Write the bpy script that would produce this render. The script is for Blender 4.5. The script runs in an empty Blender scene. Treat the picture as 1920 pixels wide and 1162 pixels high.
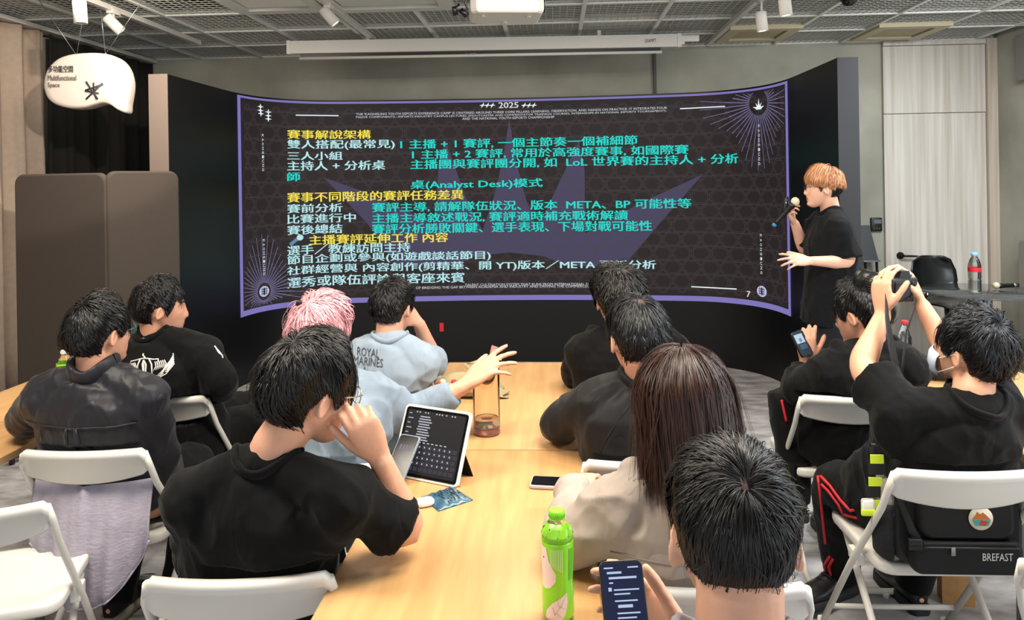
import bpy, bmesh, math, random
import numpy as np
from mathutils import Vector, Matrix, noise as mnoise

S = bpy.context.scene
COL = S.collection
PI = math.pi
rad = math.radians
random.seed(7)

# ------------------------------------------------------------------ camera
FPX, CX, CY, CAMH = 1400.0, 960.0, 340.0, 1.62
YAW, ROLL = rad(3.2), rad(0.9)
F_ = Vector((-math.sin(YAW), math.cos(YAW), 0))
R0 = Vector((math.cos(YAW), math.sin(YAW), 0))
U0 = Vector((0, 0, 1))
R_ = R0 * math.cos(ROLL) - U0 * math.sin(ROLL)
U_ = U0 * math.cos(ROLL) + R0 * math.sin(ROLL)
CAMP = Vector((0, 0, CAMH))
cam_d = bpy.data.cameras.new('camera')
cam = bpy.data.objects.new('camera', cam_d)
COL.objects.link(cam)
cam_d.sensor_width = 36.0
cam_d.sensor_fit = 'HORIZONTAL'
cam_d.lens = 36.0 * FPX / 1920.0
cam_d.shift_y = -(581 - CY) / 1920.0
cam_d.clip_start = 0.05
m = Matrix.Identity(4)
for i in range(3):
    m[i][0], m[i][1], m[i][2], m[i][3] = R_[i], U_[i], -F_[i], CAMP[i]
cam.matrix_world = m
S.camera = cam


def at(px, py, Z):
    """point seen at photo pixel px, py at camera depth Z (metres)"""
    return CAMP + (F_ + R_ * ((px - CX) / FPX) + U_ * ((CY - py) / FPX)) * Z


def atz(px, py, z):
    """point seen at photo pixel px, py on the level z"""
    d = F_ + R_ * ((px - CX) / FPX) + U_ * ((CY - py) / FPX)
    return CAMP + d * ((z - CAMH) / d.z)


def aty(px, py, Y):
    d = F_ + R_ * ((px - CX) / FPX) + U_ * ((CY - py) / FPX)
    return CAMP + d * (Y / d.y)


def atx(px, py, X):
    d = F_ + R_ * ((px - CX) / FPX) + U_ * ((CY - py) / FPX)
    return CAMP + d * (X / d.x)


# ------------------------------------------------------------------ world, exposure, light
S.view_settings.view_transform = 'Standard'
S.view_settings.look = 'None'
S.view_settings.gamma = 1.0
S.view_settings.use_curve_mapping = False
S.view_settings.exposure = 0.0
W = bpy.data.worlds.new('daylight')
S.world = W
W.use_nodes = True
bg = W.node_tree.nodes['Background']
bg.inputs[0].default_value = (0.92, 0.96, 1.0, 1)
bg.inputs[1].default_value = 1.3


def lamp(name, kind, loc, target, power, color=(1, 1, 1), size=1.0, size_y=None, spot=60, blend=0.4, soft=0.05):
    d = bpy.data.lights.new(name, kind)
    d.energy = power
    d.color = color
    if kind == 'AREA':
        d.shape = 'RECTANGLE' if size_y else 'SQUARE'
        d.size = size
        if size_y:
            d.size_y = size_y
    elif kind == 'SPOT':
        d.spot_size = rad(spot)
        d.spot_blend = blend
        d.shadow_soft_size = soft
    else:
        d.shadow_soft_size = soft
    o = bpy.data.objects.new(name, d)
    COL.objects.link(o)
    o.location = loc
    q = (Vector(target) - Vector(loc)).to_track_quat('-Z', 'Y')
    o.rotation_euler = q.to_euler()
    return o


# unseen area lamps added under the ceiling to brighten the room, above the frame
WARM, COOL = (1.0, 0.90, 0.76), (0.93, 0.97, 1.0)
lamp('ceiling_fill', 'AREA', (-1.6, 1.6, 2.74), (-1.6, 1.75, 0), 85, WARM, 1.2, 0.6)
lamp('ceiling_fill', 'AREA', (0.35, 1.9, 2.74), (0.3, 2.2, 0), 85, WARM, 1.2, 0.6)
lamp('ceiling_fill', 'AREA', (2.2, 2.0, 2.74), (2.2, 2.2, 0), 95, COOL, 1.2, 0.6)
lamp('ceiling_fill', 'AREA', (0.2, 4.3, 2.74), (0.2, 4.4, 0), 42, WARM, 1.2, 0.6)
lamp('ceiling_fill', 'AREA', (-2.3, 4.1, 2.74), (-2.7, 4.6, 0), 45, WARM, 0.9, 0.6)
lamp('ceiling_fill', 'AREA', (2.9, 4.4, 2.74), (3.0, 4.9, 0), 95, COOL, 0.9, 0.6)
lamp('track_light', 'SPOT', (-0.5, 1.75, 2.74), (-3.45, 4.95, 2.05), 340, (1.0, 0.86, 0.72), spot=26, blend=0.25, soft=0.035)
lamp('window_light', 'AREA', (3.75, 1.2, 1.6), (0, 2.6, 0.9), 95, (0.9, 0.96, 1.0), 2.4, 1.6)


# ------------------------------------------------------------------ materials
def hexc(h):
    h = h.lstrip('#')
    v = [int(h[i:i + 2], 16) / 255 for i in (0, 2, 4)]
    return tuple(((c / 12.92) if c <= 0.04045 else ((c + 0.055) / 1.055) ** 2.4) for c in v) + (1.0,)


MATS = {}


def mat(name, col='#808080', rough=0.5, metal=0.0, spec=0.5, emit=None, estr=1.0, alpha=1.0, trans=0.0, ior=1.45,
        var=0.0, vscale=8.0, vstretch=(1, 1, 1), bump=0.0, bscale=60.0, bstretch=(1, 1, 1), coat=0.0, col2=None, sheen=0.0, detail=4.0):
    if name in MATS:
        return MATS[name]
    M = bpy.data.materials.new(name)
    M.use_nodes = True
    nt = M.node_tree
    b = nt.nodes['Principled BSDF']
    c = hexc(col) if isinstance(col, str) else tuple(col) + (1,) if len(col) == 3 else col
    b.inputs['Base Color'].default_value = c
    b.inputs['Roughness'].default_value = rough
    b.inputs['Metallic'].default_value = metal
    b.inputs['Specular IOR Level'].default_value = spec
    b.inputs['Alpha'].default_value = alpha
    b.inputs['Transmission Weight'].default_value = trans
    b.inputs['IOR'].default_value = ior
    b.inputs['Coat Weight'].default_value = coat
    b.inputs['Sheen Weight'].default_value = sheen
    if emit:
        b.inputs['Emission Color'].default_value = hexc(emit)
        b.inputs['Emission Strength'].default_value = estr
    if var > 0 or col2 or bump > 0:
        tc = nt.nodes.new('ShaderNodeTexCoord')
    if var > 0 or col2:
        mp = nt.nodes.new('ShaderNodeMapping')
        mp.inputs['Scale'].default_value = vstretch
        nz = nt.nodes.new('ShaderNodeTexNoise')
        nz.inputs['Scale'].default_value = vscale
        nz.inputs['Detail'].default_value = detail
        rp = nt.nodes.new('ShaderNodeValToRGB')
        rp.color_ramp.elements[0].position = 0.3
        rp.color_ramp.elements[1].position = 0.7
        if col2:
            rp.color_ramp.elements[0].color = c
            rp.color_ramp.elements[1].color = hexc(col2)
        else:
            rp.color_ramp.elements[0].color = tuple(x * (1 - var) for x in c[:3]) + (1,)
            rp.color_ramp.elements[1].color = tuple(min(1, x * (1 + var)) for x in c[:3]) + (1,)
        nt.links.new(tc.outputs['Object'], mp.inputs[0])
        nt.links.new(mp.outputs[0], nz.inputs['Vector'])
        nt.links.new(nz.outputs['Fac'], rp.inputs[0])
        nt.links.new(rp.outputs[0], b.inputs['Base Color'])
    if bump > 0:
        mp2 = nt.nodes.new('ShaderNodeMapping')
        mp2.inputs['Scale'].default_value = bstretch
        n2 = nt.nodes.new('ShaderNodeTexNoise')
        n2.inputs['Scale'].default_value = bscale
        n2.inputs['Detail'].default_value = 3
        bp = nt.nodes.new('ShaderNodeBump')
        bp.inputs['Strength'].default_value = bump
        bp.inputs['Distance'].default_value = 0.01
        nt.links.new(tc.outputs['Object'], mp2.inputs[0])
        nt.links.new(mp2.outputs[0], n2.inputs['Vector'])
        nt.links.new(n2.outputs['Fac'], bp.inputs['Height'])
        nt.links.new(bp.outputs[0], b.inputs['Normal'])
    MATS[name] = M
    return M


def glow(name, col, strength=1.0):
    """a surface that gives off light (screen picture, lamp lens)"""
    if name in MATS:
        return MATS[name]
    M = bpy.data.materials.new(name)
    M.use_nodes = True
    nt = M.node_tree
    b = nt.nodes['Principled BSDF']
    b.inputs['Base Color'].default_value = (0.01, 0.01, 0.01, 1)
    b.inputs['Roughness'].default_value = 0.5
    b.inputs['Specular IOR Level'].default_value = 0.1
    b.inputs['Emission Color'].default_value = hexc(col)
    b.inputs['Emission Strength'].default_value = strength
    MATS[name] = M
    return M


# ------------------------------------------------------------------ objects and meshes
def empty(name, label, cat, loc=(0, 0, 0), rz=0.0, group=None):
    o = bpy.data.objects.new(name, None)
    COL.objects.link(o)
    o.location = loc
    o.rotation_euler = (0, 0, rz)
    o.empty_display_size = 0.1
    o['label'] = label
    o['category'] = cat
    if group:
        o['group'] = group
    return o


def tag(o, label, cat, group=None):
    o['label'] = label
    o['category'] = cat
    if group:
        o['group'] = group
    return o


def smooth(me, on=True):
    me.polygons.foreach_set('use_smooth', [on] * len(me.polygons))


def link(name, me, m, parent=None, label=None, world=False):
    """one mesh object; with world=True the mesh is in world coordinates and keeps its place under its parent"""
    for x in (m if isinstance(m, (list, tuple)) else [m]):
        if x is not None and x.name not in [q.name for q in me.materials if q]:
            me.materials.append(x)
    o = bpy.data.objects.new(name, me)
    COL.objects.link(o)
    if parent is not None:
        o.parent = parent
        if world:
            pm = parent
            mw = Matrix.LocRotScale(pm.location, pm.rotation_euler, pm.scale)
            while pm.parent is not None:
                pm = pm.parent
                mw = Matrix.LocRotScale(pm.location, pm.rotation_euler, pm.scale) @ mw
            me.transform(mw.inverted())
    if label:
        o['label'] = label
    return o


def struct(o):
    o['kind'] = 'structure'
    return o


class MB:
    """collects shapes into one mesh"""

    def __init__(self):
        self.v, self.f, self.mi, self.sm = [], [], [], []
        self.n = 0

    def add(self, vs, fs, mi=0, sm=False):
        b = self.n
        self.v.extend([tuple(p) for p in vs])
        self.f.extend([tuple(i + b for i in f) for f in fs])
        self.mi.extend([mi] * len(fs))
        self.sm.extend([sm] * len(fs))
        self.n += len(vs)

    def box(self, lo, hi, mi=0, rot=None, c=None, bev=0.0):
        lo, hi = Vector(lo), Vector(hi)
        if bev > 0:
            bm = bmesh.new()
            bmesh.ops.create_cube(bm, size=1.0)
            for v in bm.verts:
                v.co = Vector([(lo[i] + hi[i]) / 2 + v.co[i] * (hi[i] - lo[i]) for i in range(3)])
            bmesh.ops.bevel(bm, geom=bm.edges[:], offset=bev, segments=3, affect='EDGES', profile=0.5)
            self.bm(bm, mi, True, rot, c)
            return
        vs = [Vector((x, y, z)) for z in (lo.z, hi.z) for y in (lo.y, hi.y) for x in (lo.x, hi.x)]
        if rot is not None:
            c = Vector(c) if c is not None else (lo + hi) / 2
            vs = [rot @ (v - c) + c for v in vs]
        self.add(vs, [(0, 2, 3, 1), (4, 5, 7, 6), (0, 1, 5, 4), (2, 6, 7, 3), (0, 4, 6, 2), (1, 3, 7, 5)], mi)

    def bm(self, bm, mi=0, sm=False, rot=None, c=None):
        bm.verts.ensure_lookup_table()
        vs = [v.co.copy() for v in bm.verts]
        if rot is not None:
            c = Vector(c) if c is not None else Vector((0, 0, 0))
            vs = [rot @ (v - c) + c for v in vs]
        self.add(vs, [tuple(v.index for v in f.verts) for f in bm.faces], mi, sm)
        bm.free()

    def tube(self, pts, r, seg=10, mi=0, caps=True, flat=None):
        """round bar along pts; r a number or one per point; flat=(normal, ratio) squashes the section"""
        pts = [Vector(p) for p in pts]
        rs = list(r) if isinstance(r, (list, tuple, np.ndarray)) else [r] * len(pts)
        rings = []
        prev = None
        for i, p in enumerate(pts):
            a = pts[max(0, i - 1)]
            b = pts[min(len(pts) - 1, i + 1)]
            t = (b - a).normalized()
            if prev is None:
                u = t.orthogonal().normalized()
                if flat is not None:
                    u = (Vector(flat[0]) - t * t.dot(Vector(flat[0]))).normalized()
            else:
                u = (prev - t * t.dot(prev)).normalized()
            prev = u
            w = t.cross(u)
            k = flat[1] if flat is not None else 1.0
            rings.append([p + u * (math.cos(2 * PI * j / seg) * rs[i] * k) + w * (math.sin(2 * PI * j / seg) * rs[i]) for j in range(seg)])
        self.loft(rings, mi, caps)

    def loft(self, rings, mi=0, caps=True, sm=True, close=True):
        n = len(rings[0])
        vs = [p for r in rings for p in r]
        fs = []
        for i in range(len(rings) - 1):
            for j in range(n if close else n - 1):
                a, b = i * n + j, i * n + (j + 1) % n
                fs.append((a, b, b + n, a + n))
        self.add(vs, fs, mi, sm)
        if caps:
            b = self.n - len(vs)
            k = b + (len(rings) - 1) * n
            self.f.append(tuple(b + j for j in reversed(range(n))))
            self.f.append(tuple(k + j for j in range(n)))
            self.mi += [mi, mi]
            self.sm += [False, False]

    def lathe(self, prof, c=(0, 0, 0), seg=24, mi=0, caps=True, axis=None):
        """prof: (radius, height) pairs round the axis through c"""
        c = Vector(c)
        q = Vector((0, 0, 1)).rotation_difference(Vector(axis)) if axis is not None else None
        rings = []
        for r, h in prof:
            ring = [Vector((r * math.cos(2 * PI * j / seg), r * math.sin(2 * PI * j / seg), h)) for j in range(seg)]
            rings.append([c + (q @ p if q else p) for p in ring])
        self.loft(rings, mi, caps)

    def ball(self, c, r, seg=16, rings=10, mi=0, M=None):
        c = Vector(c)
        rr = r if isinstance(r, (tuple, list)) else (r, r, r)
        R = []
        for i in range(rings + 1):
            th = PI * i / rings
            th = min(max(th, 0.02), PI - 0.02)
            ring = []
            for j in range(seg):
                ph = 2 * PI * j / seg
                p = Vector((rr[0] * math.sin(th) * math.cos(ph), rr[1] * math.sin(th) * math.sin(ph), -rr[2] * math.cos(th)))
                ring.append(c + (M @ p if M is not None else p))
            R.append(ring)
        self.loft(R, mi, True)

    def prism(self, poly, d, mi=0, sm=False):
        """poly: 3-D outline; d: extrusion vector"""
        d = Vector(d)
        n = len(poly)
        vs = [Vector(p) for p in poly] + [Vector(p) + d for p in poly]
        fs = [tuple(reversed(range(n))), tuple(range(n, 2 * n))] + [(i, (i + 1) % n, n + (i + 1) % n, n + i) for i in range(n)]
        self.add(vs, fs, mi, sm)

    def mesh(self, name):
        me = bpy.data.meshes.new(name)
        me.from_pydata(self.v, [], self.f)
        me.polygons.foreach_set('material_index', self.mi)
        me.polygons.foreach_set('use_smooth', self.sm)
        me.update()
        return me

    def build(self, name, m, parent=None, label=None, world=False):
        me = self.mesh(name)
        mats = m if isinstance(m, (list, tuple)) else [m]
        for x in mats:
            me.materials.append(x)
        mi = [min(i, len(mats) - 1) for i in self.mi]
        me.polygons.foreach_set('material_index', mi)
        bm = bmesh.new()
        bm.from_mesh(me)
        bmesh.ops.recalc_face_normals(bm, faces=bm.faces[:])
        bm.to_mesh(me)
        bm.free()
        o = bpy.data.objects.new(name, me)
        COL.objects.link(o)
        if parent is not None:
            o.parent = parent
            if world:
                pm = parent
                mw = Matrix.LocRotScale(pm.location, pm.rotation_euler, pm.scale)
                while pm.parent is not None:
                    pm = pm.parent
                    mw = Matrix.LocRotScale(pm.location, pm.rotation_euler, pm.scale) @ mw
                me.transform(mw.inverted())
        if label:
            o['label'] = label
        return o


def kids(o):
    return [c for c in bpy.data.objects if c.parent == o]


def copy_tree(o, loc=None, rz=None, label=None):
    c = o.copy()
    COL.objects.link(c)
    if loc is not None:
        c.location = loc
    if rz is not None:
        c.rotation_euler = (0, 0, rz)
    if label:
        c['label'] = label
    for ch in kids(o):
        d = ch.copy()
        COL.objects.link(d)
        d.parent = c
        for g in kids(ch):
            e = g.copy()
            COL.objects.link(e)
            e.parent = d
    return c


def text_polys(body, bold=0.0, res=2):
    """lettering as (points n x 2, faces), box normalised to 0..1 in both directions; also the aspect"""
    c = bpy.data.curves.new('lettering', 'FONT')
    c.body = body
    c.resolution_u = res
    c.offset = bold
    o = bpy.data.objects.new('lettering', c)
    COL.objects.link(o)
    bpy.context.view_layer.update()
    dg = bpy.context.evaluated_depsgraph_get()
    me = o.evaluated_get(dg).to_mesh()
    P = np.array([tuple(v.co)[:2] for v in me.vertices])
    fs = [tuple(p.vertices) for p in me.polygons]
    o.evaluated_get(dg).to_mesh_clear()
    bpy.data.objects.remove(o)
    bpy.data.curves.remove(c)
    lo, hi = P.min(axis=0), P.max(axis=0)
    return (P - lo) / (hi - lo), fs, (hi - lo)


def decal(mb, body, o, ux, uy, w, h, mi=0, bold=0.0, curve=None):
    """lettering laid on a surface: origin o, unit directions ux, uy, size w x h"""
    P, fs, _ = text_polys(body, bold)
    o, ux, uy = Vector(o), Vector(ux), Vector(uy)
    vs = [o + ux * (p[0] * w) + uy * (p[1] * h) for p in P]
    if curve:
        vs = [curve(v) for v in vs]
    mb.add(vs, fs, mi)

# ================================================================== the room
XL, XR, YB, CEIL = -3.9, 3.92, 6.88, 2.83
concrete = mat('concrete plaster', '#858377', 0.75, spec=0.3, var=0.12, vscale=1.3, col2='#aeac9e', bump=0.15, bscale=14, detail=8)
M_floor = mat('grey vinyl floor', '#7b7a79', 0.45, spec=0.35, vscale=5.5, col2='#c4c3c6', vstretch=(1.0, 2.2, 1), detail=9, var=0.1)
white_metal = mat('white painted metal', '#c9c6bf', 0.4, spec=0.4)
white_plastic = mat('white moulded plastic', '#cdcac3', 0.38, spec=0.45)
black_plastic = mat('black plastic', '#0d0d0f', 0.35, spec=0.5)
black_gloss = mat('black gloss', '#060607', 0.12, spec=0.6)
chrome = mat('chrome', '#c9ccd0', 0.12, metal=1.0)
steel = mat('grey metal', '#8d9094', 0.35, metal=0.8)

mb = MB()
mb.box((XL - 0.15, -2.0, -0.1), (XR + 0.15, YB + 0.15, 0))
struct(mb.build('floor', M_floor))
mb = MB()
mb.box((XL - 0.15, YB, 0), (XR + 0.15, YB + 0.15, 3.4))
struct(mb.build('wall_back', concrete))
mb = MB()
mb.box((XL - 0.15, -2.0, 0), (XL, YB, 3.4))
struct(mb.build('wall_left', concrete))
mb = MB()
mb.box((XR, -2.0, 0), (XR + 0.15, YB, 3.4))
struct(mb.build('wall_right', concrete))
# raised ceiling behind the mesh
mb = MB()
mb.box((XL - 0.15, -2.0, 3.3), (XR + 0.15, YB + 0.15, 3.4))
ceiling = struct(mb.build('ceiling', mat('dark ceiling void', '#141517', 0.9)))
# ceiling grid: tee bars and wire mesh panels
GX0, GY0, GS = -2.72, 6.30, 0.59
xs = [GX0 + GS * k for k in range(-2, 12) if XL < GX0 + GS * k < XR]
ys = [GY0 - GS * k for k in range(-1, 5) if GY0 - GS * k < YB]
Y0C = ys[-1]
tee = mat('ceiling tee bar', '#dcdcd6', 0.5)
g = MB()
for x in xs:
    g.box((x - 0.014, Y0C - 0.6, CEIL - 0.012), (x + 0.014, YB, CEIL + 0.02))
for y in ys:
    g.box((XL, y - 0.012, CEIL - 0.010), (XR, y + 0.012, CEIL + 0.02))
g.box((XL, YB - 0.02, CEIL - 0.012), (XR, YB, CEIL + 0.02))
struct(g.build('ceiling_grid', tee, ceiling, world=True))
wire = mat('galvanised wire mesh', '#c4c4bd', 0.6)
g = MB()
w = GS - 0.03
for k in range(11):
    p = -w / 2 + w * k / 10
    g.box((-w / 2, p - 0.0022, 0.0), (w / 2, p + 0.0022, 0.003))
for k in range(12):
    p = -w / 2 + w * k / 11
    g.box((p - 0.0022, -w / 2, 0.0), (p + 0.0022, w / 2, 0.004))
panel0 = None
bxs = [GX0 + GS * k for k in range(-3, 13)]
bys = [GY0 - GS * k for k in range(-2, 6)]
SKIP = set()
for i, x in enumerate(bxs[:-1]):
    for j, y in enumerate(bys[:-1]):
        cx, cy = x + GS / 2, y - GS / 2
        if not (XL + 0.1 < cx < XR - 0.1 and cy < YB + 0.0):
            continue
        if panel0 is None:
            panel0 = g.build('ceiling_panel', wire, ceiling)
            o = panel0
        else:
            o = panel0.copy()
            COL.objects.link(o)
        o.location = (cx, min(cy, YB - GS / 2), CEIL - 0.002)
        struct(o)

# ------------------------------------------------------------------ door and right side
def yb(px, py):
    return aty(px, py, YB)


wash = mat('whitewashed wood', '#b3aa9d', 0.6, vscale=3.0, vstretch=(9, 9, 0.25), col2='#d0cbc3', bump=0.05, bscale=8, bstretch=(8, 8, 0.3), detail=6)
wash2 = mat('whitewashed wood frame', '#ab9c8a', 0.6, vscale=4.0, vstretch=(9, 9, 0.25), col2='#bdb1a2')
dl, dr = yb(1655, 300).x, yb(1858, 300).x
zt = yb(1760, 213).z
mb = MB()
mb.box((dl, YB - 0.035, 0.01), (dr - 0.06, YB - 0.002, zt))
door = struct(mb.build('door_1', wash))
mb = MB()
mb.box((dl, YB - 0.04, zt + 0.006), (dr - 0.06, YB - 0.002, CEIL - 0.06))
mb.box((dl, YB - 0.05, CEIL - 0.055), (dr, YB - 0.002, CEIL - 0.015))
struct(mb.build('door_panel', wash, door, world=True))
mb = MB()
mb.box((dr - 0.055, YB - 0.07, 0), (dr + 0.03, YB, CEIL - 0.015))
struct(mb.build('door_frame', wash2, door, world=True))
h = yb(1684, 478)
mb = MB()
mb.lathe([(0.031, 0), (0.031, 0.012)], (h.x, YB - 0.036, h.z), 20, axis=(0, -1, 0))
mb.lathe([(0.011, 0), (0.011, 0.05)], (h.x, YB - 0.04, h.z), 12, axis=(0, -1, 0))
mb.tube([(h.x, YB - 0.085, h.z), (h.x + 0.04, YB - 0.09, h.z), (h.x + 0.13, YB - 0.09, h.z - 0.004)], [0.011, 0.010, 0.008], 10)
mb.build('door_handle', black_plastic, door, label='black lever door handle', world=True)
# wall joint above the screen
a = yb(1227, 120)
mb = MB()
mb.box((a.x - 0.012, YB - 0.03, 0), (a.x + 0.012, YB, CEIL))
struct(mb.build('trim_1', mat('dark joint', '#55524c', 0.7)))
# concrete beam and grey cupboard at the right wall
b0, b1 = atx(1903, 60, XR - 0.07), atx(1935, 150, XR - 0.07)
mb = MB()
mb.box((XR - 0.07, b1.y - 0.4, atx(1906, 152, XR - 0.07).z), (XR, b0.y, CEIL - 0.06))
struct(mb.build('beam', mat('grey beam', '#7d7a75', 0.7)))
c0 = atx(1908, 450, XR - 0.12)
cab = empty('cupboard', 'tall grey wooden cupboard against the concrete wall beside the door', 'cupboard', (XR - 0.06, c0.y - 0.3, 0))
mb = MB()
mb.box((-0.045, -0.45, 0.0), (0.058, 0.3, c0.z))
mb.build('body', mat('grey oak board', '#7b746b', 0.6, vscale=5, vstretch=(6, 6, 0.3), col2='#8d867d'), cab)
mb = MB()
mb.box((-0.060, -0.44, 0.05), (-0.046, 0.29, c0.z - 0.02))
mb.build('door', mat('grey oak front', '#857e75', 0.6), cab)

# intercom and leaning black board by the arm of the screen
q0, q1 = yb(1631, 408), yb(1652, 433)
ic = empty('intercom', 'small black wall intercom with a grey screen beside the wooden door', 'intercom', ((q0.x + q1.x) / 2, YB, (q0.z + q1.z) / 2))
mb = MB()
hw, hh = (q1.x - q0.x) / 2, (q0.z - q1.z) / 2
mb.box((-hw, -0.03, -hh), (hw, -0.001, hh), bev=0.006)
mb.build('case', black_plastic, ic)
mb = MB()
mb.box((-hw * 0.55, -0.033, hh * 0.15), (hw * 0.8, -0.029, hh * 0.75))
mb.build('screen', mat('grey display', '#5b6468', 0.2), ic)
mb = MB()
for k in range(3):
    mb.box((-hw * 0.6 + k * hw * 0.45, -0.033, -hh * 0.7), (-hw * 0.6 + k * hw * 0.45 + 0.012, -0.029, -hh * 0.45))
mb.build('button', mat('dark grey key', '#3b3b40', 0.5), ic)
tb = empty('easel_board', 'narrow black board leaning on the concrete wall behind the presenter', 'board', yb(1628, 480) * 1.0)
tb.location.z = 0
p0, p1 = yb(1616, 422), yb(1636, 480)
mb = MB()
x0, x1 = p0.x - tb.location.x - 0.05, p1.x - tb.location.x
mb.prism([(x0, -0.12, p1.z - 0.02), (x1 + 0.0, -0.12, p1.z - 0.02), (x1 - 0.04, -0.04, p0.z), (x0, -0.04, p0.z)], (0, 0.02, 0))
mb.build('panel', mat('dark grey board', '#23262b', 0.4), tb)
mb = MB()
mb.tube([(x0 + 0.02, -0.13, p1.z - 0.03), (x0 + 0.02, -0.2, 0.0)], 0.012, 8)
mb.build('leg', black_plastic, tb)
mb = MB()
mb.tube([(x1 - 0.02, -0.13, p1.z - 0.03), (x1 - 0.02, -0.2, 0.0)], 0.012, 8)
mb.build('leg', black_plastic, tb)
mb = MB()
mb.box((x0, -0.16, p1.z - 0.035), (x1, -0.10, p1.z - 0.02))
mb.build('tray', steel, tb)

# ------------------------------------------------------------------ curtains
def curtain(name, y0, y1, m, label, seed, x=XL + 0.12):
    rnd = random.Random(seed)
    n = int((y1 - y0) / 0.012)
    zs = [0.02, 0.5, 1.0, 1.5, 2.0, 2.4, 2.6, 2.7, CEIL - 0.05]
    ph = [rnd.uniform(0, 6) for _ in range(4)]
    rings = []
    for i in range(n + 1):
        y = y0 + (y1 - y0) * i / n
        col = []
        for z in zs:
            t = z / 2.8
            a = 0.035 + 0.02 * (1 - t)
            pl = math.sin(2 * PI * y / 0.23 + ph[0] + 0.5 * math.sin(y * 3 + ph[1]))
            d = a * math.copysign(abs(pl) ** 0.7, pl) + 0.012 * math.sin(2 * PI * y / 0.09 + ph[2] + z)
            col.append(Vector((x + d, y + 0.01 * math.sin(z * 3 + ph[3]), z)))
        rings.append(col)
    mb = MB()
    mb.loft(rings, 0, False, True, False)
    o = mb.build(name, m)
    md = o.modifiers.new('thickness', 'SOLIDIFY')
    md.thickness = 0.004
    return tag(o, label, 'curtain')


ys_ = atx(95, 300, XL + 0.15).y
curtain('curtain', 2.6, ys_, mat('beige curtain cloth', '#a08f80', 0.85, var=0.06, vscale=30, bump=0.1, bscale=300), 'long beige pleated curtain on the wall beside the speech bubble sign', 3)
curtain('curtain', ys_ + 0.02, YB - 0.03, mat('black curtain cloth', '#15130f', 0.9), 'black pleated curtain in the corner behind the brown partition panels', 5, XL + 0.09)
mb = MB()
mb.box((XL + 0.06, 2.5, CEIL - 0.045), (XL + 0.18, YB - 0.02, CEIL - 0.015))
tag(mb.build('curtain_rail', white_metal), 'thin white curtain rail along the ceiling above the beige curtain', 'rail')

# ------------------------------------------------------------------ brown fabric partitions
brown = mat('brown felt', '#3f3731', 0.9, var=0.1, vscale=200, bump=0.15, bscale=400)


def rounded_rect(w, h, r, n=6):
    pts = []
    for cx, cy, a0 in ((w / 2 - r, h - r, 0), (-w / 2 + r, h - r, 90), (-w / 2 + r, r, 180), (w / 2 - r, r, 270)):
        for k in range(n + 1):
            a = rad(a0 + 90 * k / n)
            pts.append((cx + r * math.cos(a), cy + r * math.sin(a)))
    return pts


def partition(a, b, ztop, label):
    d = (b - a)
    d.z = 0
    o = empty('partition_panel', label, 'partition', ((a.x + b.x) / 2, (a.y + b.y) / 2, 0), math.atan2(d.y, d.x), 'brown fabric partition panels')
    w = d.length
    mb = MB()
    outer = rounded_rect(w, ztop - 0.08, 0.06)
    rings = []
    for y, k in ((0.0, 0.012), (0.006, 0.003), (0.012, 0.0), (0.034, 0.0), (0.04, 0.003), (0.046, 0.012)):
        rings.append([Vector((x * (1 - 2 * k / w), y, 0.08 + k + (z) * (1 - 2 * k / (ztop - 0.08)))) for x, z in outer])
    mb.loft(rings, 0, True)
    mb.build('fabric_panel', brown, o)
    for sx in (-1, 1):
        mb = MB()
        mb.box((sx * (w / 2 - 0.09) - 0.02, -0.17, 0.03), (sx * (w / 2 - 0.09) + 0.02, 0.22, 0.075), bev=0.006)
        mb.box((sx * (w / 2 - 0.09) - 0.015, 0.01, 0.07), (sx * (w / 2 - 0.09) + 0.015, 0.036, 0.12))
        mb.lathe([(0.015, 0), (0.015, 0.03)], (sx * (w / 2 - 0.09), -0.14, 0.0), 10)
        mb.lathe([(0.015, 0), (0.015, 0.03)], (sx * (w / 2 - 0.09), 0.19, 0.0), 10)
        mb.build('foot', black_plastic, o)
    return o


partition(at(28, 500, 4.55), at(200, 500, 4.45), 1.71, 'brown fabric partition with rounded corners standing next to the beige curtain')
partition(at(203, 500, 4.45), at(339, 500, 4.8), 1.72, 'brown fabric partition with rounded corners standing against the end of the LED wall')

# ------------------------------------------------------------------ curved LED wall
XC = -0.377
half = [(0, 6.70), (0.6, 6.68), (1.3, 6.615), (1.7, 6.54), (1.95, 6.38), (2.10, 6.16), (2.17, 5.85), (2.18, 5.4), (2.18, 4.84)]
ctrl = [(-x, y) for x, y in reversed(half)] + half[1:]
plan = []
for i in range(len(ctrl) - 1):
    p0, p1, p2, p3 = [Vector(ctrl[min(max(i + k, 0), len(ctrl) - 1)]) for k in (-1, 0, 1, 2)]
    for k in range(16):
        t = k / 16
        plan.append(0.5 * ((2 * p1) + (p2 - p0) * t + (2 * p0 - 5 * p1 + 4 * p2 - p3) * t * t + (3 * p1 - p0 - 3 * p2 + p3) * t ** 3))
plan.append(Vector(ctrl[-1]))
PL = np.array([(p.x + XC, p.y) for p in plan])
SL = np.concatenate([[0], np.cumsum(np.hypot(*np.diff(PL, axis=0).T))])
TG = np.gradient(PL, SL, axis=0)
TG /= np.linalg.norm(TG, axis=1)[:, None]
NR = np.stack([TG[:, 1], -TG[:, 0]], axis=1)      # towards the room


def slide(s, z, off=0.0):
    """points on the LED wall's face: s along the curve, z up (arrays)"""
    x, y = np.interp(s, SL, PL[:, 0]), np.interp(s, SL, PL[:, 1])
    nx, ny = np.interp(s, SL, NR[:, 0]), np.interp(s, SL, NR[:, 1])
    return np.stack([x + nx * off, y + ny * off, np.broadcast_to(z, x.shape)], axis=-1)


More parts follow.
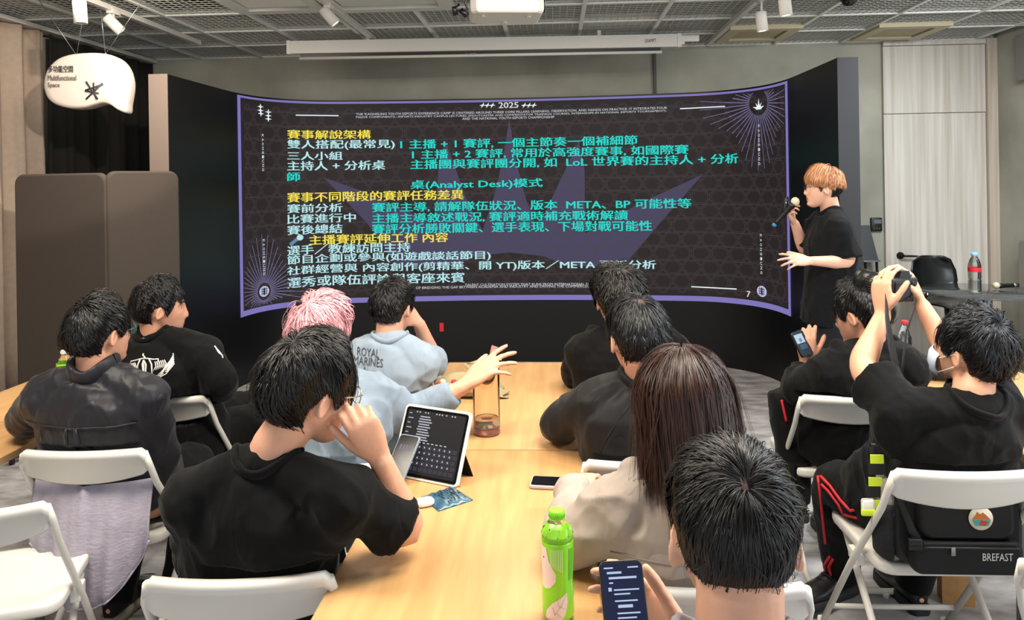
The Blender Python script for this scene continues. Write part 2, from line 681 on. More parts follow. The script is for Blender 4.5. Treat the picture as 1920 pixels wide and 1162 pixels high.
def project(p):
    d = Vector(p) - CAMP
    Z = d.dot(F_)
    return CX + FPX * d.dot(R_) / Z, CY - FPX * d.dot(U_) / Z, Z


def pix(px, py):
    """slide coordinates of what the photo shows at px, py"""
    z = 1.5
    for _ in range(4):
        d = np.stack([PL[:, 0], PL[:, 1], np.full(len(PL), z)], 1) - np.array(CAMP)
        Z = d @ np.array(F_)
        X = CX + FPX * (d @ np.array(R_)) / Z
        s = float(np.interp(px, X, SL))
        x, y = np.interp(s, SL, PL[:, 0]), np.interp(s, SL, PL[:, 1])
        ray = F_ + R_ * ((px - CX) / FPX) + U_ * ((CY - py) / FPX)
        z = CAMH + ray.z * ((y / ray.y))
    return s, z


led = empty('led_wall', 'large curved black LED wall showing a slide of cyan and yellow writing', 'screen', (XC, 6.6, 0))
M_ledbody = mat('LED wall black', '#0b0b0d', 0.42, spec=0.4)
ZT = 2.37
rings = []
for i in range(len(SL)):
    f = Vector((PL[i][0], PL[i][1], 0))
    n = Vector((NR[i][0], NR[i][1], 0))
    b = f - n * 0.13
    rings.append([f + Vector((0, 0, 0.0)), f + Vector((0, 0, ZT)), b + Vector((0, 0, ZT)), b])
mb = MB()
mb.loft(rings, 0, True, False)
mb.build('cabinet', M_ledbody, led, world=True)
# end caps of the two arms; light on the left one put into its colour
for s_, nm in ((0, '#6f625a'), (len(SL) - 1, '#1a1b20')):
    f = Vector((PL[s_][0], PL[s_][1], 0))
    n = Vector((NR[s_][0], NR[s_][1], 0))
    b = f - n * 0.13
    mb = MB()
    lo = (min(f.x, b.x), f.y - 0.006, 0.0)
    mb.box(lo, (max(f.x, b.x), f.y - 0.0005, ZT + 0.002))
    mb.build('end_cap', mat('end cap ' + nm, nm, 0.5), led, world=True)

sA, zA = pix(444, 180)[0], 0
sB = pix(1481, 400)[0]
zlo, zhi = 0.555, 2.355


def strip(mb, s0, s1, z0, z1, off, mi=0, n=90):
    s = np.linspace(s0, s1, n)
    a, b = slide(s, z0, off), slide(s, z1, off)
    mb.loft([[Vector(a[i]), Vector(b[i])] for i in range(n)], mi, False, True, False)


BW = 0.045
mb = MB()
strip(mb, sA + BW, sB - BW, zlo + BW, zhi - 0.02, 0.003)
mb.build('display', glow('slide ground', '#241d1e'), led, world=True)
mb = MB()
strip(mb, sA, sA + BW, zlo, zhi, 0.004, 0, 6)
strip(mb, sB - BW, sB, zlo, zhi, 0.004, 0, 6)
strip(mb, sA, sB, zlo, zlo + BW, 0.004)
strip(mb, sA, sB, zhi - 0.018, zhi, 0.004)
mb.build('display_border', glow('slide lavender', '#7d74b8'), led, world=True)


def smap(pts, off):
    """photo points to points on the slide"""
    out = []
    for px, py in pts:
        s, z = pix(px, py)
        out.append(Vector(slide(np.array([s]), np.array([z]), off)[0]))
    return out


def dense(poly, step=12):
    out = []
    for i in range(len(poly)):
        a, b = poly[i], poly[(i + 1) % len(poly)]
        n = max(1, int(math.hypot(b[0] - a[0], b[1] - a[1]) / step))
        for k in range(n):
            out.append((a[0] + (b[0] - a[0]) * k / n, a[1] + (b[1] - a[1]) * k / n))
    return out


# faint pattern of linked octagons
mb = MB()
OW, OH = 0.163, 0.122
s0, s1, z0, z1 = sA + BW + 0.005, sB - BW - 0.005, zlo + BW + 0.005, zhi - 0.03


def line(mb, a, b, w, off, mi=0):
    d = Vector((b[0] - a[0], b[1] - a[1]))
    if d.length < 1e-6:
        return
    n = Vector((-d.y, d.x)).normalized() * (w / 2)
    P = np.array([(a[0] + n.x, a[1] + n.y), (b[0] + n.x, b[1] + n.y), (b[0] - n.x, b[1] - n.y), (a[0] - n.x, a[1] - n.y)])
    if P[:, 0].min() < s0 - 0.0 or P[:, 0].max() > s1 or P[:, 1].min() < z0 or P[:, 1].max() > z1:
        return
    mb.add([Vector(p) for p in slide(P[:, 0], P[:, 1], off)], [(0, 1, 2, 3)], mi)


k = 0.30
for i in range(int((s1 - s0) / OW) + 2):
    for j in range(int((z1 - z0) / OH) + 2):
        c = (s0 + (i + 0.5 * (j % 2)) * OW, z0 + j * OH)
        for sc_, w_ in ((0.50, 0.004), (0.40, 0.003)):
            a_, b_ = OW * sc_, OH * sc_ * 1.02
            oc = [(a_, b_ * k), (a_ * 0.55, b_), (-a_ * 0.55, b_), (-a_, b_ * k), (-a_, -b_ * k), (-a_ * 0.55, -b_), (a_ * 0.55, -b_), (a_, -b_ * k)]
            for q in range(8):
                p1, p2 = oc[q], oc[(q + 1) % 8]
                line(mb, (c[0] + p1[0], c[1] + p1[1]), (c[0] + p2[0], c[1] + p2[1]), w_, 0.0065)
mb.build('pattern', glow('slide pattern', '#473f45'), led, world=True)

# large crown
crown = [(608, 333), (690, 362), (805, 415), (860, 445), (835, 265), (874, 372), (905, 432), (925, 372), (943, 300), (955, 222), (967, 300), (986, 372), (1008, 432), (1031, 379),
         (1085, 265), (1096, 317), (1097, 437), (1203, 379), (1318, 327), (1240, 415), (1168, 500), (1062, 498), (1020, 480), (955, 473), (890, 480), (850, 498), (745, 500), (690, 420)]
crown[3:5] = [(813, 437), (819, 372), (822, 310), (835, 262)]
cr = dense(crown, 10)
bm = bmesh.new()
SZ = [pix(*p) for p in cr]
vs = [bm.verts.new((p[0], p[1], 0)) for p in SZ]
bm.faces.new(vs)
bmesh.ops.triangulate(bm, faces=bm.faces[:])
for _ in range(3):
    long_e = [e for e in bm.edges if e.calc_length() > 0.12]
    if not long_e:
        break
    bmesh.ops.subdivide_edges(bm, edges=long_e, cuts=1)
    bmesh.ops.triangulate(bm, faces=bm.faces[:])
P = np.array([v.co[:] for v in bm.verts])
W3 = slide(P[:, 0], P[:, 1], 0.005)
for v, w3 in zip(bm.verts, W3):
    v.co = w3
mb = MB()
mb.bm(bm)
mb.build('crown_figure', glow('slide crown', '#443f5c'), led, world=True)

# rays, crests, rules
mb = MB()
for (ex, ey, n, a0, a1, r0, r1) in ((1424, 193, 46, 0, 360, 24, 128), (494, 546, 44, 0, 360, 17, 112)):
    es, ez = pix(ex, ey)
    for q in range(n):
        a = rad(a0 + (a1 - a0) * q / n + 2)
        L = r1 * (0.82 + 0.18 * math.cos(4 * a)) / 232.0
        ca, sa = math.cos(a), math.sin(a)
        t = r0 / 232.0
        e = L
        while e > t:
            if s0 < es + ca * e < s1 and z0 < ez + sa * e < z1:
                break
            e -= 0.01
        for w_, f0, f1 in ((0.009, 0.0, 0.55), (0.006, 0.55, 1.0)):
            u, v = t + (e - t) * f0, t + (e - t) * f1
            if v > u + 0.005:
                line(mb, (es + ca * u, ez + sa * u), (es + ca * v, ez + sa * v), w_, 0.007)
mb.build('rays', glow('slide rays', '#6a6488'), led, world=True)

mb = MB()
for a, b in (((554, 217), (635, 216)), ((1275, 204.5), (1360, 199)), ((1296, 537), (1382, 541.5))):
    pa, pb = pix(*a), pix(*b)
    line(mb, (pa[0], (pa[1] + pb[1]) / 2), (pb[0], (pa[1] + pb[1]) / 2), 0.009, 0.008)


def star(mb, px, py, w, h, off=0.008, skew=0.0):
    s, z = pix(px, py)
    P = []
    for q in range(8):
        r = 1.0 if q % 2 == 0 else 0.3
        a = PI * q / 4
        P.append((s + r * w * math.cos(a) + skew * r * math.sin(a) * h, z + r * h * math.sin(a)))
    P = np.array(P)
    mb.add([Vector(p) for p in slide(P[:, 0], P[:, 1], off)], [tuple(range(8))])


for px, py in ((487, 200), (487, 207), (488, 213), (502, 210), (502, 217), (502, 223)):
    star(mb, px, py, 0.036, 0.026)
for px in (905, 914, 923, 983, 992, 1001):
    star(mb, px, 197.5, 0.030, 0.026, skew=0.5)
# crest crown with five points at the top corner
s, z = pix(1424, 197)
P = []
for a, r in ((-75, 0.075), (-38, 0.065), (0, 0.085), (38, 0.065), (75, 0.075)):
    for da, f in ((-14, 0.45), (0, 1.0), (14, 0.45)):
        t = rad(90 - a - da)
        P.append((s + r * f * 0.9 * math.cos(t), z - 0.03 + r * f * math.sin(t)))
P += [(s + 0.03, z - 0.036), (s - 0.03, z - 0.036)]
P = np.array(P)
mb.add([Vector(p) for p in slide(P[:, 0], P[:, 1], 0.009)], [tuple(range(len(P)))])
mb.build('slide_mark', glow('slide white', '#e8f4f6'), led, world=True)

# round crests
for px, py in ((494, 546), (1430, 546)):
    s, z = pix(px, py)
    mb = MB()
    t = np.linspace(0, 2 * PI, 33)[:-1]
    P = np.stack([s + 0.055 * np.cos(t), z + 0.045 * np.sin(t)], 1)
    mb.add([Vector(p) for p in slide(P[:, 0], P[:, 1], 0.008)], [tuple(range(32))])
    for q in (-1, 0, 1):
        line(mb, (s - 0.04, z + q * 0.018), (s + 0.04, z + q * 0.018), 0.006, 0.010, 1)
        line(mb, (s + q * 0.022, z - 0.036), (s + q * 0.022, z + 0.036), 0.006, 0.010, 1)
    line(mb, (s, z - 0.03), (s, z + 0.03), 0.02, 0.010, 1)
    mb.build('crest', [glow('slide pale lilac', '#c4c6e6'), glow('slide dark', '#2b2740')], led, world=True)

# writing
YEL, CYA, PAL, WHI = glow('slide yellow', '#f3e04e'), glow('slide cyan', '#15d9cc'), glow('slide pale blue', '#b6e6ea'), glow('slide grey white', '#cfd2d6')


def writing(body, x0, x1, ya, yb_, m, bold=0.012, off=0.009, name='slide_text'):
    """one line of writing: from px x0 to x1, top ya and bottom yb_ at its start"""
    P, fs, asp = text_polys(body, 0.0)
    sa, zt_ = pix(x0, ya)
    _, zb_ = pix(x0, yb_)
    sb, _ = pix(x1, (ya + yb_) / 2)
    ss, zz = sa + P[:, 0] * (sb - sa), zb_ + P[:, 1] * (zt_ - zb_)
    mb = MB()
    em = (sb - sa) / asp[0]
    for dx, dz in ((-0.022, 0), (0.022, 0), (0, 0.012)):
        if bold > 0 or dx < 0:
            mb.add([Vector(p) for p in slide(ss + dx * em, zz + dz * (zt_ - zb_), off + dx * 0.01)], fs)
    return mb.build(name, m, led, world=True)


for t in (
    ('賽事解說架構', 538, 695, 243, 260, YEL), ('雙人搭配(最常見)', 538, 740, 262, 281, PAL), ('1 主播 + 1 賽評, 一個主節奏一個補細節', 751, 1195, 262, 280, CYA),
    ('三人小組', 538, 642, 284, 300, PAL), ('1 主播 + 2 賽評, 常用於高強度賽事, 如國際賽', 773, 1291, 281, 299, CYA),
    ('主持人 + 分析桌', 538, 722, 302, 320, PAL), ('主播團與賽評團分開, 如  LoL 世界賽的主持人 + 分析', 770, 1385, 299.5, 318, CYA),
    ('師', 538, 562, 323, 340, CYA), ('桌(Analyst Desk)模式', 770, 1017, 338, 357, CYA), ('賽事不同階段的賽評任務差異', 538, 869, 361, 380, YEL),
    ('賽前分析', 538, 642, 383, 400, PAL), ('賽評主導, 請解隊伍狀況、版本  META、BP 可能性等', 698, 1296, 380, 398.5, CYA),
    ('比賽進行中', 538, 667, 402.5, 420, PAL), ('主播主導敘述戰況, 賽評適時補充戰術解讀', 698, 1177, 400.5, 419, CYA),
    ('賽後總結', 538, 642, 423, 441, PAL), ('賽評分析勝敗關鍵、選手表現、下場對戰可能性', 698, 1222, 420, 439, CYA),
    ('主播賽評延伸工作 內容', 579, 840, 441, 459.5, YEL), ('選手／教練訪問主持', 538, 769, 461, 480, PAL),
    ('節目企劃或參與(如遊戲談話節目)', 538, 920, 480, 499, PAL), ('社群經營與 內容創作(剪精華、開 YT)版本／META 更新分析', 538, 1230, 500, 519, PAL),
    ('選秀或隊伍評論與客座來賓', 538, 871, 521, 541, PAL),
    ('2025', 935, 972, 192, 203, WHI), ('7', 1401, 1408, 545, 556, WHI),
):
    writing(*t)
for t in (
    ("THE 'KAOHSIUNG YOUTH ESPORTS EXPERIENCE CAMP' IS CENTERED AROUND THREE CORE PILLARS: LEARNING, OBSERVATION, AND HANDS-ON PRACTICE. IT INTEGRATES FOUR", 668, 1251, 212, 217),
    ('MAJOR COMPONENTS—ESPORTS INDUSTRY CAMPUS LECTURES, SHOUTCASTER AND COMMENTATOR TRAINING COURSES, INTERNSHIPS IN NATIONAL ESPORTS TOURNAMENTS,', 668, 1250, 218, 222.5),
    ('AND THE NATIONAL YOUTH ESPORTS CHAMPIONSHIP.', 867, 1041, 220.5, 225),
    ('TALENT CULTIVATION SYSTEM THAT RUNS FROM INTERNATIONAL EDUCATION TO THE GLOBAL', 872, 1200, 531.5, 536),
    ('OF BRIDGING THE GAP BETWEEN ACADEMIA AND INDUSTRY AND DRIVING THE COMMERCIALIZATION OF THE ESPORTS', 780, 1200, 537, 541.5),
):
    writing(*t, WHI, 0.0, 0.009, 'slide_text')
for px, ya, yb_ in ((491, 250, 322), (493, 447, 517), (1424, 232, 311), (1428, 437, 515)):
    sa, z1_ = pix(px, ya)
    _, z0_ = pix(px, yb_)
    mb = MB()
    for q, chh in enumerate('KAOHSIUNG'):
        P, fs, _ = text_polys(chh, 0.01)
        zz = z1_ + (z0_ - z1_) * (q + 0.5) / 9
        mb.add([Vector(p) for p in slide(sa + (P[:, 1] - 0.5) * 0.022, zz + (0.5 - P[:, 0]) * 0.024, 0.009)], fs)
    mb.build('slide_text', WHI, led, world=True)
# little microphone picture before the third heading
mb = MB()
a, b = pix(543, 459), pix(558, 447)
line(mb, a, b, 0.03, 0.009)
s, z = pix(562, 445)
t = np.linspace(0, 2 * PI, 17)[:-1]
P = np.stack([s + 0.03 * np.cos(t), z + 0.026 * np.sin(t)], 1)
mb.add([Vector(p) for p in slide(P[:, 0], P[:, 1], 0.010)], [tuple(range(16))], 1)
mb.build('slide_mark', [glow('slide handle', '#5f87a8'), PAL], led, world=True)
# small red label on the black base
mb = MB()
s, z = pix(828, 605)
s2, z2 = pix(832, 621)
P = np.array([(s - 0.018, z), (s + 0.018, z), (s + 0.018, z2), (s - 0.018, z2)])
mb.add([Vector(p) for p in slide(P[:, 0], P[:, 1], 0.003)], [(0, 1, 2, 3)])
mb.build('red_sticker', mat('red sticker', '#d3202a', 0.5), led, label='small red sticker', world=True)

# ================================================================== ceiling fittings
def plate(name, x0, y0, x1, y1, label, cat, m_frame, m_in, slot=True, group=None):
    o = empty(name, label, cat, ((x0 + x1) / 2, (y0 + y1) / 2, CEIL), 0, group)
    w, d = (x1 - x0) / 2, (y1 - y0) / 2
    mb = MB()
    rim = 0.09
    for lo, hi in (((-w, -d), (w, -d + rim)), ((-w, d - rim), (w, d)), ((-w, -d + rim), (-w + rim, d - rim)), ((w - rim, -d + rim), (w, d - rim))):
        mb.box((lo[0], lo[1], -0.035), (hi[0], hi[1], 0.01))
    mb.build('frame', m_frame, o)
    mb = MB()
    mb.box((-w + rim + 0.012, -d + rim + 0.012, -0.022), (w - rim - 0.012, d - rim - (0.05 if slot else 0.012), 0.0))
    mb.build('grille', m_in, o)
    mb = MB()
    mb.box((-w + rim, -d + rim, -0.004), (w - rim, d - rim, 0.02))
    mb.build('air_slot', black_plastic, o)
    return o


cream = mat('cream plastic', '#b9ae90', 0.55)
cream2 = mat('cream plastic grille', '#a89c7c', 0.6, bump=0.2, bscale=100, bstretch=(1, 8, 1))
lightp = mat('light grille', '#c9c8c2', 0.55)


def cell(px, py):
    p = atz(px, py, CEIL)
    return p


a = cell(1745, 43)
i = math.floor((a.x - GX0) / GS)
x0 = GX0 + GS * i
plate('air_conditioner', x0 + 0.01, a.y - 0.05, x0 + GS - 0.01, a.y + 0.54, 'cream ceiling air conditioner cassette above the wooden door', 'air conditioner', cream, cream2)
a = cell(1440, 46)
i = math.floor((a.x - GX0) / GS)
x0 = GX0 + GS * i
plate('air_conditioner', x0 + 0.01, a.y - 0.0, x0 + GS - 0.01, a.y + 0.56, 'cream ceiling air conditioner cassette behind the pair of lit spotlights', 'air conditioner', cream, cream2)
a = cell(740, 14)
plate('air_conditioner', a.x - 0.42, a.y - 0.75, a.x + 0.42, a.y - 0.02, 'white ceiling air conditioner panel beside the projector', 'air conditioner', white_metal, lightp)
a = cell(530, 18)
plate('air_conditioner', a.x - 0.28, a.y - 0.62, a.x + 0.34, a.y - 0.03, 'pale ceiling panel with a grille beside the lit spotlight in mid ceiling', 'air conditioner', lightp, mat('pale grille', '#dcdad5', 0.5))  # pale panel with a grille, shaped like the cassettes
a = cell(1195, 45)
mb = MB()
i = math.floor((a.x - GX0) / GS)
mb.box((GX0 + GS * i + 0.02, a.y - 0.25, CEIL + 0.022), (GX0 + GS * i + GS - 0.02, a.y + 0.25, CEIL + 0.03))
tag(mb.build('acoustic_tile', mat('pale tile', '#b5b3ab', 0.7)), 'pale tile lying on the ceiling mesh above the projection screen', 'tile')


def spotlight(px, py, Z, yaw, tilt, on, label, track_y0, track_y1, power=0.0, L=0.13):
    """spot head on a short stem; yaw about z, tilt from straight down"""
    p = at(px, py, Z)
    o = empty('spotlight', label, 'spotlight', p, 0, 'white track spotlights')
    d = Vector((math.sin(tilt) * math.cos(yaw), math.sin(tilt) * math.sin(yaw), -math.cos(tilt)))
    mb = MB()
    mb.lathe([(0.02, -L * 0.5), (0.034, -L * 0.48), (0.036, -L * 0.4), (0.036, L * 0.5), (0.031, L * 0.5), (0.029, L * 0.42)], (0, 0, 0), 20, axis=d)
    mb.build('head', white_metal, o)
    mb = MB()
    mb.lathe([(0.003, L * 0.43), (0.028, L * 0.44), (0.0285, L * 0.46), (0.003, L * 0.465)], (0, 0, 0), 20, axis=d)
    mb.build('lens', glow('warm lens', '#fff0cf', 6.0) if on else mat('dark lens', '#6d6a66', 0.2), o)
    mb = MB()
    top = CEIL - 0.035 - p.z
    mb.tube([(0, 0, 0), (0, 0, top)], 0.008, 8)
    mb.box((-0.022, -0.05, top - 0.03), (0.022, 0.05, top + 0.012), bev=0.004)
    mb.build('stem', white_metal, o)
    if on and power > 0:
        l = lamp('spot_lamp', 'SPOT', p + d * (L * 0.5 + 0.01), p + d * 2, power, (1.0, 0.87, 0.68), spot=70, blend=0.6, soft=0.03)
    return o, p


def track(x, y0, y1, label):
    mb = MB()
    mb.box((x - 0.018, y0, CEIL - 0.048), (x + 0.018, y1, CEIL - 0.013))
    mb.box((x - 0.02, y1 - 0.01, CEIL - 0.05), (x + 0.02, y1 + 0.01, CEIL - 0.012))
    return tag(mb.build('light_track', white_metal), label, 'track', 'white light tracks')


zt = CEIL - 0.05
a = atz(372, 84, zt)
track(a.x, a.y - 2.4, a.y, 'white light track on the ceiling beside the speech bubble sign')
xl = a.x
a = atz(700, 77, zt)
track(a.x, a.y - 2.4, a.y, 'white light track on the ceiling meeting the projection screen case')
xm = a.x
a = atz(1327, 86, zt)
track(a.x, a.y - 2.6, a.y, 'white light track on the ceiling carrying the two lit spotlights')
xr = a.x
Zf = lambda px, py, X: (atx(px, py, X) - CAMP).dot(F_)
spotlight(213, 45, Zf(213, 40, xl), 0.5, 0.75, True, 'lit white spotlight tilted above the speech bubble sign', 0, 0, 9)
spotlight(150, 22, Zf(150, 22, xl) if False else 4.2, 0.5, 0.05, False, 'unlit white spotlight hanging straight down in the ceiling corner over the curtain', 0, 0)
spotlight(617, 30, Zf(617, 26, xm), 0.3, 0.7, True, 'lit white spotlight tilted on the track before the projection screen', 0, 0, 9)
spotlight(1428, 40, Zf(1428, 30, xr), 0.2, 0.1, True, 'lit white spotlight pointing down, lower of the pair near the cream cassette', 0, 0, 9)
spotlight(1472, 9, Zf(1472, 5, xr), 0.2, 0.1, True, 'lit white spotlight pointing down, higher of the pair near the cream cassette', 0, 0, 9)
# dark dome camera
p = at(1592, -6, 5.0)
o = empty('dome_camera', 'small dark dome camera under the ceiling between the two cream cassettes', 'camera', (p.x, p.y, CEIL))
mb = MB()
mb.lathe([(0.06, 0.0), (0.065, -0.02), (0.055, -0.035)], (0, 0, 0), 20)
mb.build('base', black_plastic, o)
mb = MB()
mb.ball((0, 0, -0.03), (0.05, 0.05, 0.045), 20, 12)
mb.build('dome', mat('smoked dome', '#1c1113', 0.1), o)

# rolled projection screen under the ceiling
a, b = at(548, 94, 6.02), at(1268, 74, 5.98)
o = empty('projection_screen', 'long white rolled-up projection screen case hung under the ceiling mesh', 'projection screen', (a + b) / 2)
d = (b - a)
o.rotation_euler = (0, 0, math.atan2(d.y, d.x))
L = math.hypot(d.x, d.y) / 2
mb = MB()
prof = [(-0.05, -0.05), (0.035, -0.05), (0.055, -0.035), (0.055, 0.035), (0.04, 0.05), (-0.05, 0.05)]
mb.prism([(-L, y, z) for y, z in prof], (2 * L, 0, 0))
mb.build('case', white_metal, o)
for sx in (-1, 1):
    mb = MB()
    mb.prism([(sx * L, y * 1.08, z * 1.08) for y, z in prof], (sx * 0.03, 0, 0))
    mb.build('end_cap', white_plastic, o)
mb = MB()
mb.tube([(-L + 0.06, -0.01, -0.085), (L - 0.12, -0.01, -0.085)], 0.012, 10)
mb.build('hem_bar', white_metal, o)
mb = MB()
mb.box((-L + 0.07, -0.012, -0.08), (L - 0.13, -0.008, -0.05))
mb.build('screen_edge', black_plastic, o)
for x in (-L * 0.6, L * 0.6):
    mb = MB()
    mb.box((x - 0.015, -0.02, 0.045), (x + 0.015, 0.02, CEIL - 0.014 - o.location.z))
    mb.build('bracket', white_metal, o)
mb = MB()
mb.box((L + 0.03, -0.03, -0.03), (L + 0.06, 0.03, 0.04))
mb.box((L + 0.06, -0.02, -0.005), (L + 0.18, 0.025, 0.045), bev=0.005)
mb.build('power_plug', white_plastic, o)
mb = MB()
decal(mb, 'LKAMPT', (L - 0.26, -0.0515, -0.015), (1, 0, 0), (0, 0, 1), 0.09, 0.03)
mb.build('logo_lettering', black_plastic, o)
mb = MB()
decal(mb, '0.007', (-0.15, -0.024, -0.083), (1, 0, 0), (0, 0, 1), 0.09, 0.014)
mb.build('lettering', steel, o)

# projector
p0 = at(948, 14, 3.45)
o = empty('projector', 'white projector hanging from the ceiling mesh with a black cable', 'projector', p0, rad(8))
pw, pd, ph = 0.165, 0.13, 0.05
mb = MB()
rings = []
for z, k in ((-0.05, 0.93), (-0.043, 0.98), (-0.03, 1.0), (0.03, 1.0), (0.044, 0.98), (0.05, 0.94)):
    rings.append([Vector((x * k, y * k, z)) for x, y in [(-pw, -pd * 0.8), (-pw * 0.85, -pd), (pw * 0.85, -pd), (pw, -pd * 0.8), (pw, pd * 0.8), (pw * 0.85, pd), (-pw * 0.85, pd), (-pw, pd * 0.8)]])
mb.loft(rings, 0, True, False)
mb.build('case', white_plastic, o)
mb = MB()
for k in range(9):
    mb.box((-0.12 + k * 0.014, -pd - 0.002, -0.01), (-0.112 + k * 0.014, -pd + 0.003, 0.03))
mb.build('vent', steel, o)
mb = MB()
mb.lathe([(0.03, 0), (0.034, 0.012), (0.026, 0.014)], (pw - 0.002, -0.04, 0.0), 20, axis=(1, 0, 0))
mb.build('speaker_opening', black_plastic, o)
mb = MB()
mb.lathe([(0.04, 0), (0.04, 0.03), (0.03, 0.032)], (-0.06, pd - 0.005, 0.0), 20, axis=(0, 1, 0))
mb.build('lens', black_gloss, o)
mb = MB()
mb.tube([(0, 0, 0.04), (0, 0, CEIL - p0.z + 0.2)], 0.02, 12)
mb.box((-0.07, -0.07, 0.049), (0.07, 0.07, 0.06))
mb.build('mount', white_metal, o)
for x, y in ((-0.11, -0.06), (0.1, -0.05), (0.0, 0.07)):
    mb = MB()
    mb.lathe([(0.012, 0), (0.012, 0.008)], (x, y, -0.058), 12)
    mb.build('foot', lightp, o)
mb = MB()
cab_ = [(-0.15, -0.10, 0.04), (-0.19, -0.10, 0.0), (-0.18, -0.1, -0.03), (-0.205, -0.10, -0.045), (-0.235, -0.1, -0.03), (-0.215, -0.1, -0.01)]
mb.tube(cab_, 0.006, 8)
mb.lathe([(0.012, -0.02), (0.014, 0.02)], (-0.195, -0.11, -0.05), 10, axis=(0.7, 0, -0.7))
mb.lathe([(0.010, -0.02), (0.012, 0.018)], (-0.235, -0.1, -0.04), 10, axis=(0.2, 0.3, -0.9))
mb.build('cable', black_plastic, o)

# ------------------------------------------------------------------ hanging speech bubble sign
ZS = 4.75
outl = [(232, 480), (233, 430), (246, 385), (272, 348), (315, 314), (380, 293), (470, 284), (545, 286), (610, 300), (655, 328), (685, 370), (701, 425), (703, 470), (697, 520), (689, 565), (683, 611), (650, 604),
        (618, 582), (585, 566), (550, 562), (510, 572), (460, 586), (400, 590), (340, 582), (285, 562), (250, 530)]
outl = [(x / 2.905, y / 2.905) for x, y in outl]
pts = [at(x, y, ZS) for x, y in outl]
c = sum(pts, Vector()) / len(pts)
sign = empty('hanging_sign', 'white speech bubble sign with grey lettering hanging from the ceiling', 'sign', c)
nrm = Vector((0.18, -1, 0)).normalized()
# dense closed outline
dn = []
for i in range(len(pts)):
    q0, q1, q2, q3 = [pts[(i + k) % len(pts)] for k in (-1, 0, 1, 2)]
    for k in range(4):
        t = k / 4
        dn.append(0.5 * ((2 * q1) + (q2 - q0) * t + (2 * q0 - 5 * q1 + 4 * q2 - q3) * t * t + (3 * q1 - q0 - 3 * q2 + q3) * t ** 3) - c)
TH = 0.14
prof = [(0.0, 0.0), (0.30, 0.0), (0.86, 0.0), (0.95, 0.004), (0.985, 0.013), (1.0, 0.03), (1.0, TH - 0.04), (0.975, TH - 0.015), (0.9, TH - 0.004), (0.5, TH), (0.0, TH)]
rings = [[p * max(k, 0.01) - nrm * (TH * 0.0 - d) * (-1) * -1 for p in dn] for k, d in prof]
rings = [[p * max(k, 0.01) - nrm * d for p in dn] for k, d in prof]
mb = MB()
mb.loft(rings, 0, True)
mb.build('body', mat('white foam sign', '#bdb5ac', 0.5), sign)
gs = mat('grey sign print', '#2c2b2c', 0.6)
ux = (at(142, 130, ZS) - at(91, 130, ZS)).normalized()
uy = Vector((0, 0, 1))
for body, x0, x1, y0, y1, m_ in (('多功能空間', 91, 137, 123, 136, gs), ('Multifunctional', 90, 143, 141, 151, mat('light grey sign print', '#6a6561', 0.6)), ('Space', 90, 112, 155, 166, mat('light grey sign print', '#6a6561', 0.6))):
    mb = MB()
    o0 = at(x0, y1, ZS) - c + nrm * 0.004
    o0 = o0 + Vector((0, 0, 0))
    for k_ in (0, 0.0012, 0.0024):
        decal(mb, body, o0 + ux * k_, ux, uy, (at(x1, y1, ZS) - at(x0, y1, ZS)).length, (at(x0, y0, ZS) - at(x0, y1, ZS)).length)
    mb.build('lettering', m_, sign)
mb = MB()
for (xa, ya), (xb, yb_) in (((160, 170), (194, 158)), ((162, 153), (184, 186)), ((176, 155), (177, 170)), ((182, 186), (176, 170)), ((162, 186), (193, 156)), ((160, 170), (186, 175))):
    A, B = at(xa, ya, ZS) - c + nrm * 0.006, at(xb, yb_, ZS) - c + nrm * 0.006
    mb.tube([A, B], 0.006, 6, flat=(nrm, 0.3))
mb.build('asterisk', gs, sign)
for (px, py), tops in (((133, 100), ((122, 72), (148, 78))), ((188, 97), ((189, 24), (222, 66)))):
    mb = MB()
    A = at(px, py, ZS) - c - nrm * 0.08
    for tx, ty in tops:
        B = atz(tx, ty, CEIL) - c
        Bz = CEIL - c.z
        B = at(tx, ty, ZS + 0.06) - c
        B = A + (B - A) * ((Bz - A.z) / (B.z - A.z))
        mb.tube([A, B], 0.0022, 6)
    mb.ball(A, 0.008, 8, 6)
    mb.build('wire', steel, sign)

# ================================================================== tables
oak = mat('light oak laminate', '#b48858', 0.38, spec=0.35, vscale=5.0, vstretch=(7, 0.55, 1), col2='#c39a68', detail=7)
oak_edge = mat('oak edge band', '#a98b68', 0.5)
grey_leg = mat('grey table frame', '#77777a', 0.45, metal=0.3)


def table(x0, x1, y0, y1, label):
    o = empty('folding_table', label, 'table', ((x0 + x1) / 2, (y0 + y1) / 2, 0), 0, 'oak topped tables')
    w, d = (x1 - x0) / 2, (y1 - y0) / 2 - 0.0015
    mb = MB()
    mb.box((-w, -d, 0.712), (w, d, 0.74), bev=0.003)
    mb.build('tabletop', oak, o)
    mb = MB()
    mb.box((-w - 0.001, -d - 0.001, 0.714), (w + 0.001, d + 0.001, 0.7375))
    mb.build('edge_band', oak_edge, o)
    for sx in (-1, 1):
        for sy in (-1, 1):
            mb = MB()
            x, y = sx * (w - 0.06), sy * (d - 0.1)
            mb.tube([(x, y, 0.71), (x, y, 0.03)], 0.016, 10)
            mb.lathe([(0.02, 0), (0.02, 0.03)], (x, y, 0), 10)
            mb.build('leg', grey_leg, o)
    for sy in (-1, 1):
        for zz in (0.68, 0.12):
            mb = MB()
            mb.tube([(-w + 0.06, sy * (d - 0.1), zz), (w - 0.06, sy * (d - 0.1), zz)], 0.012, 8)
            mb.build('crossbar', grey_leg, o)
    mb = MB()
    mb.box((-0.02, -d + 0.1, 0.67), (0.02, d - 0.1, 0.71))
    mb.build('rail', grey_leg, o)
    return o


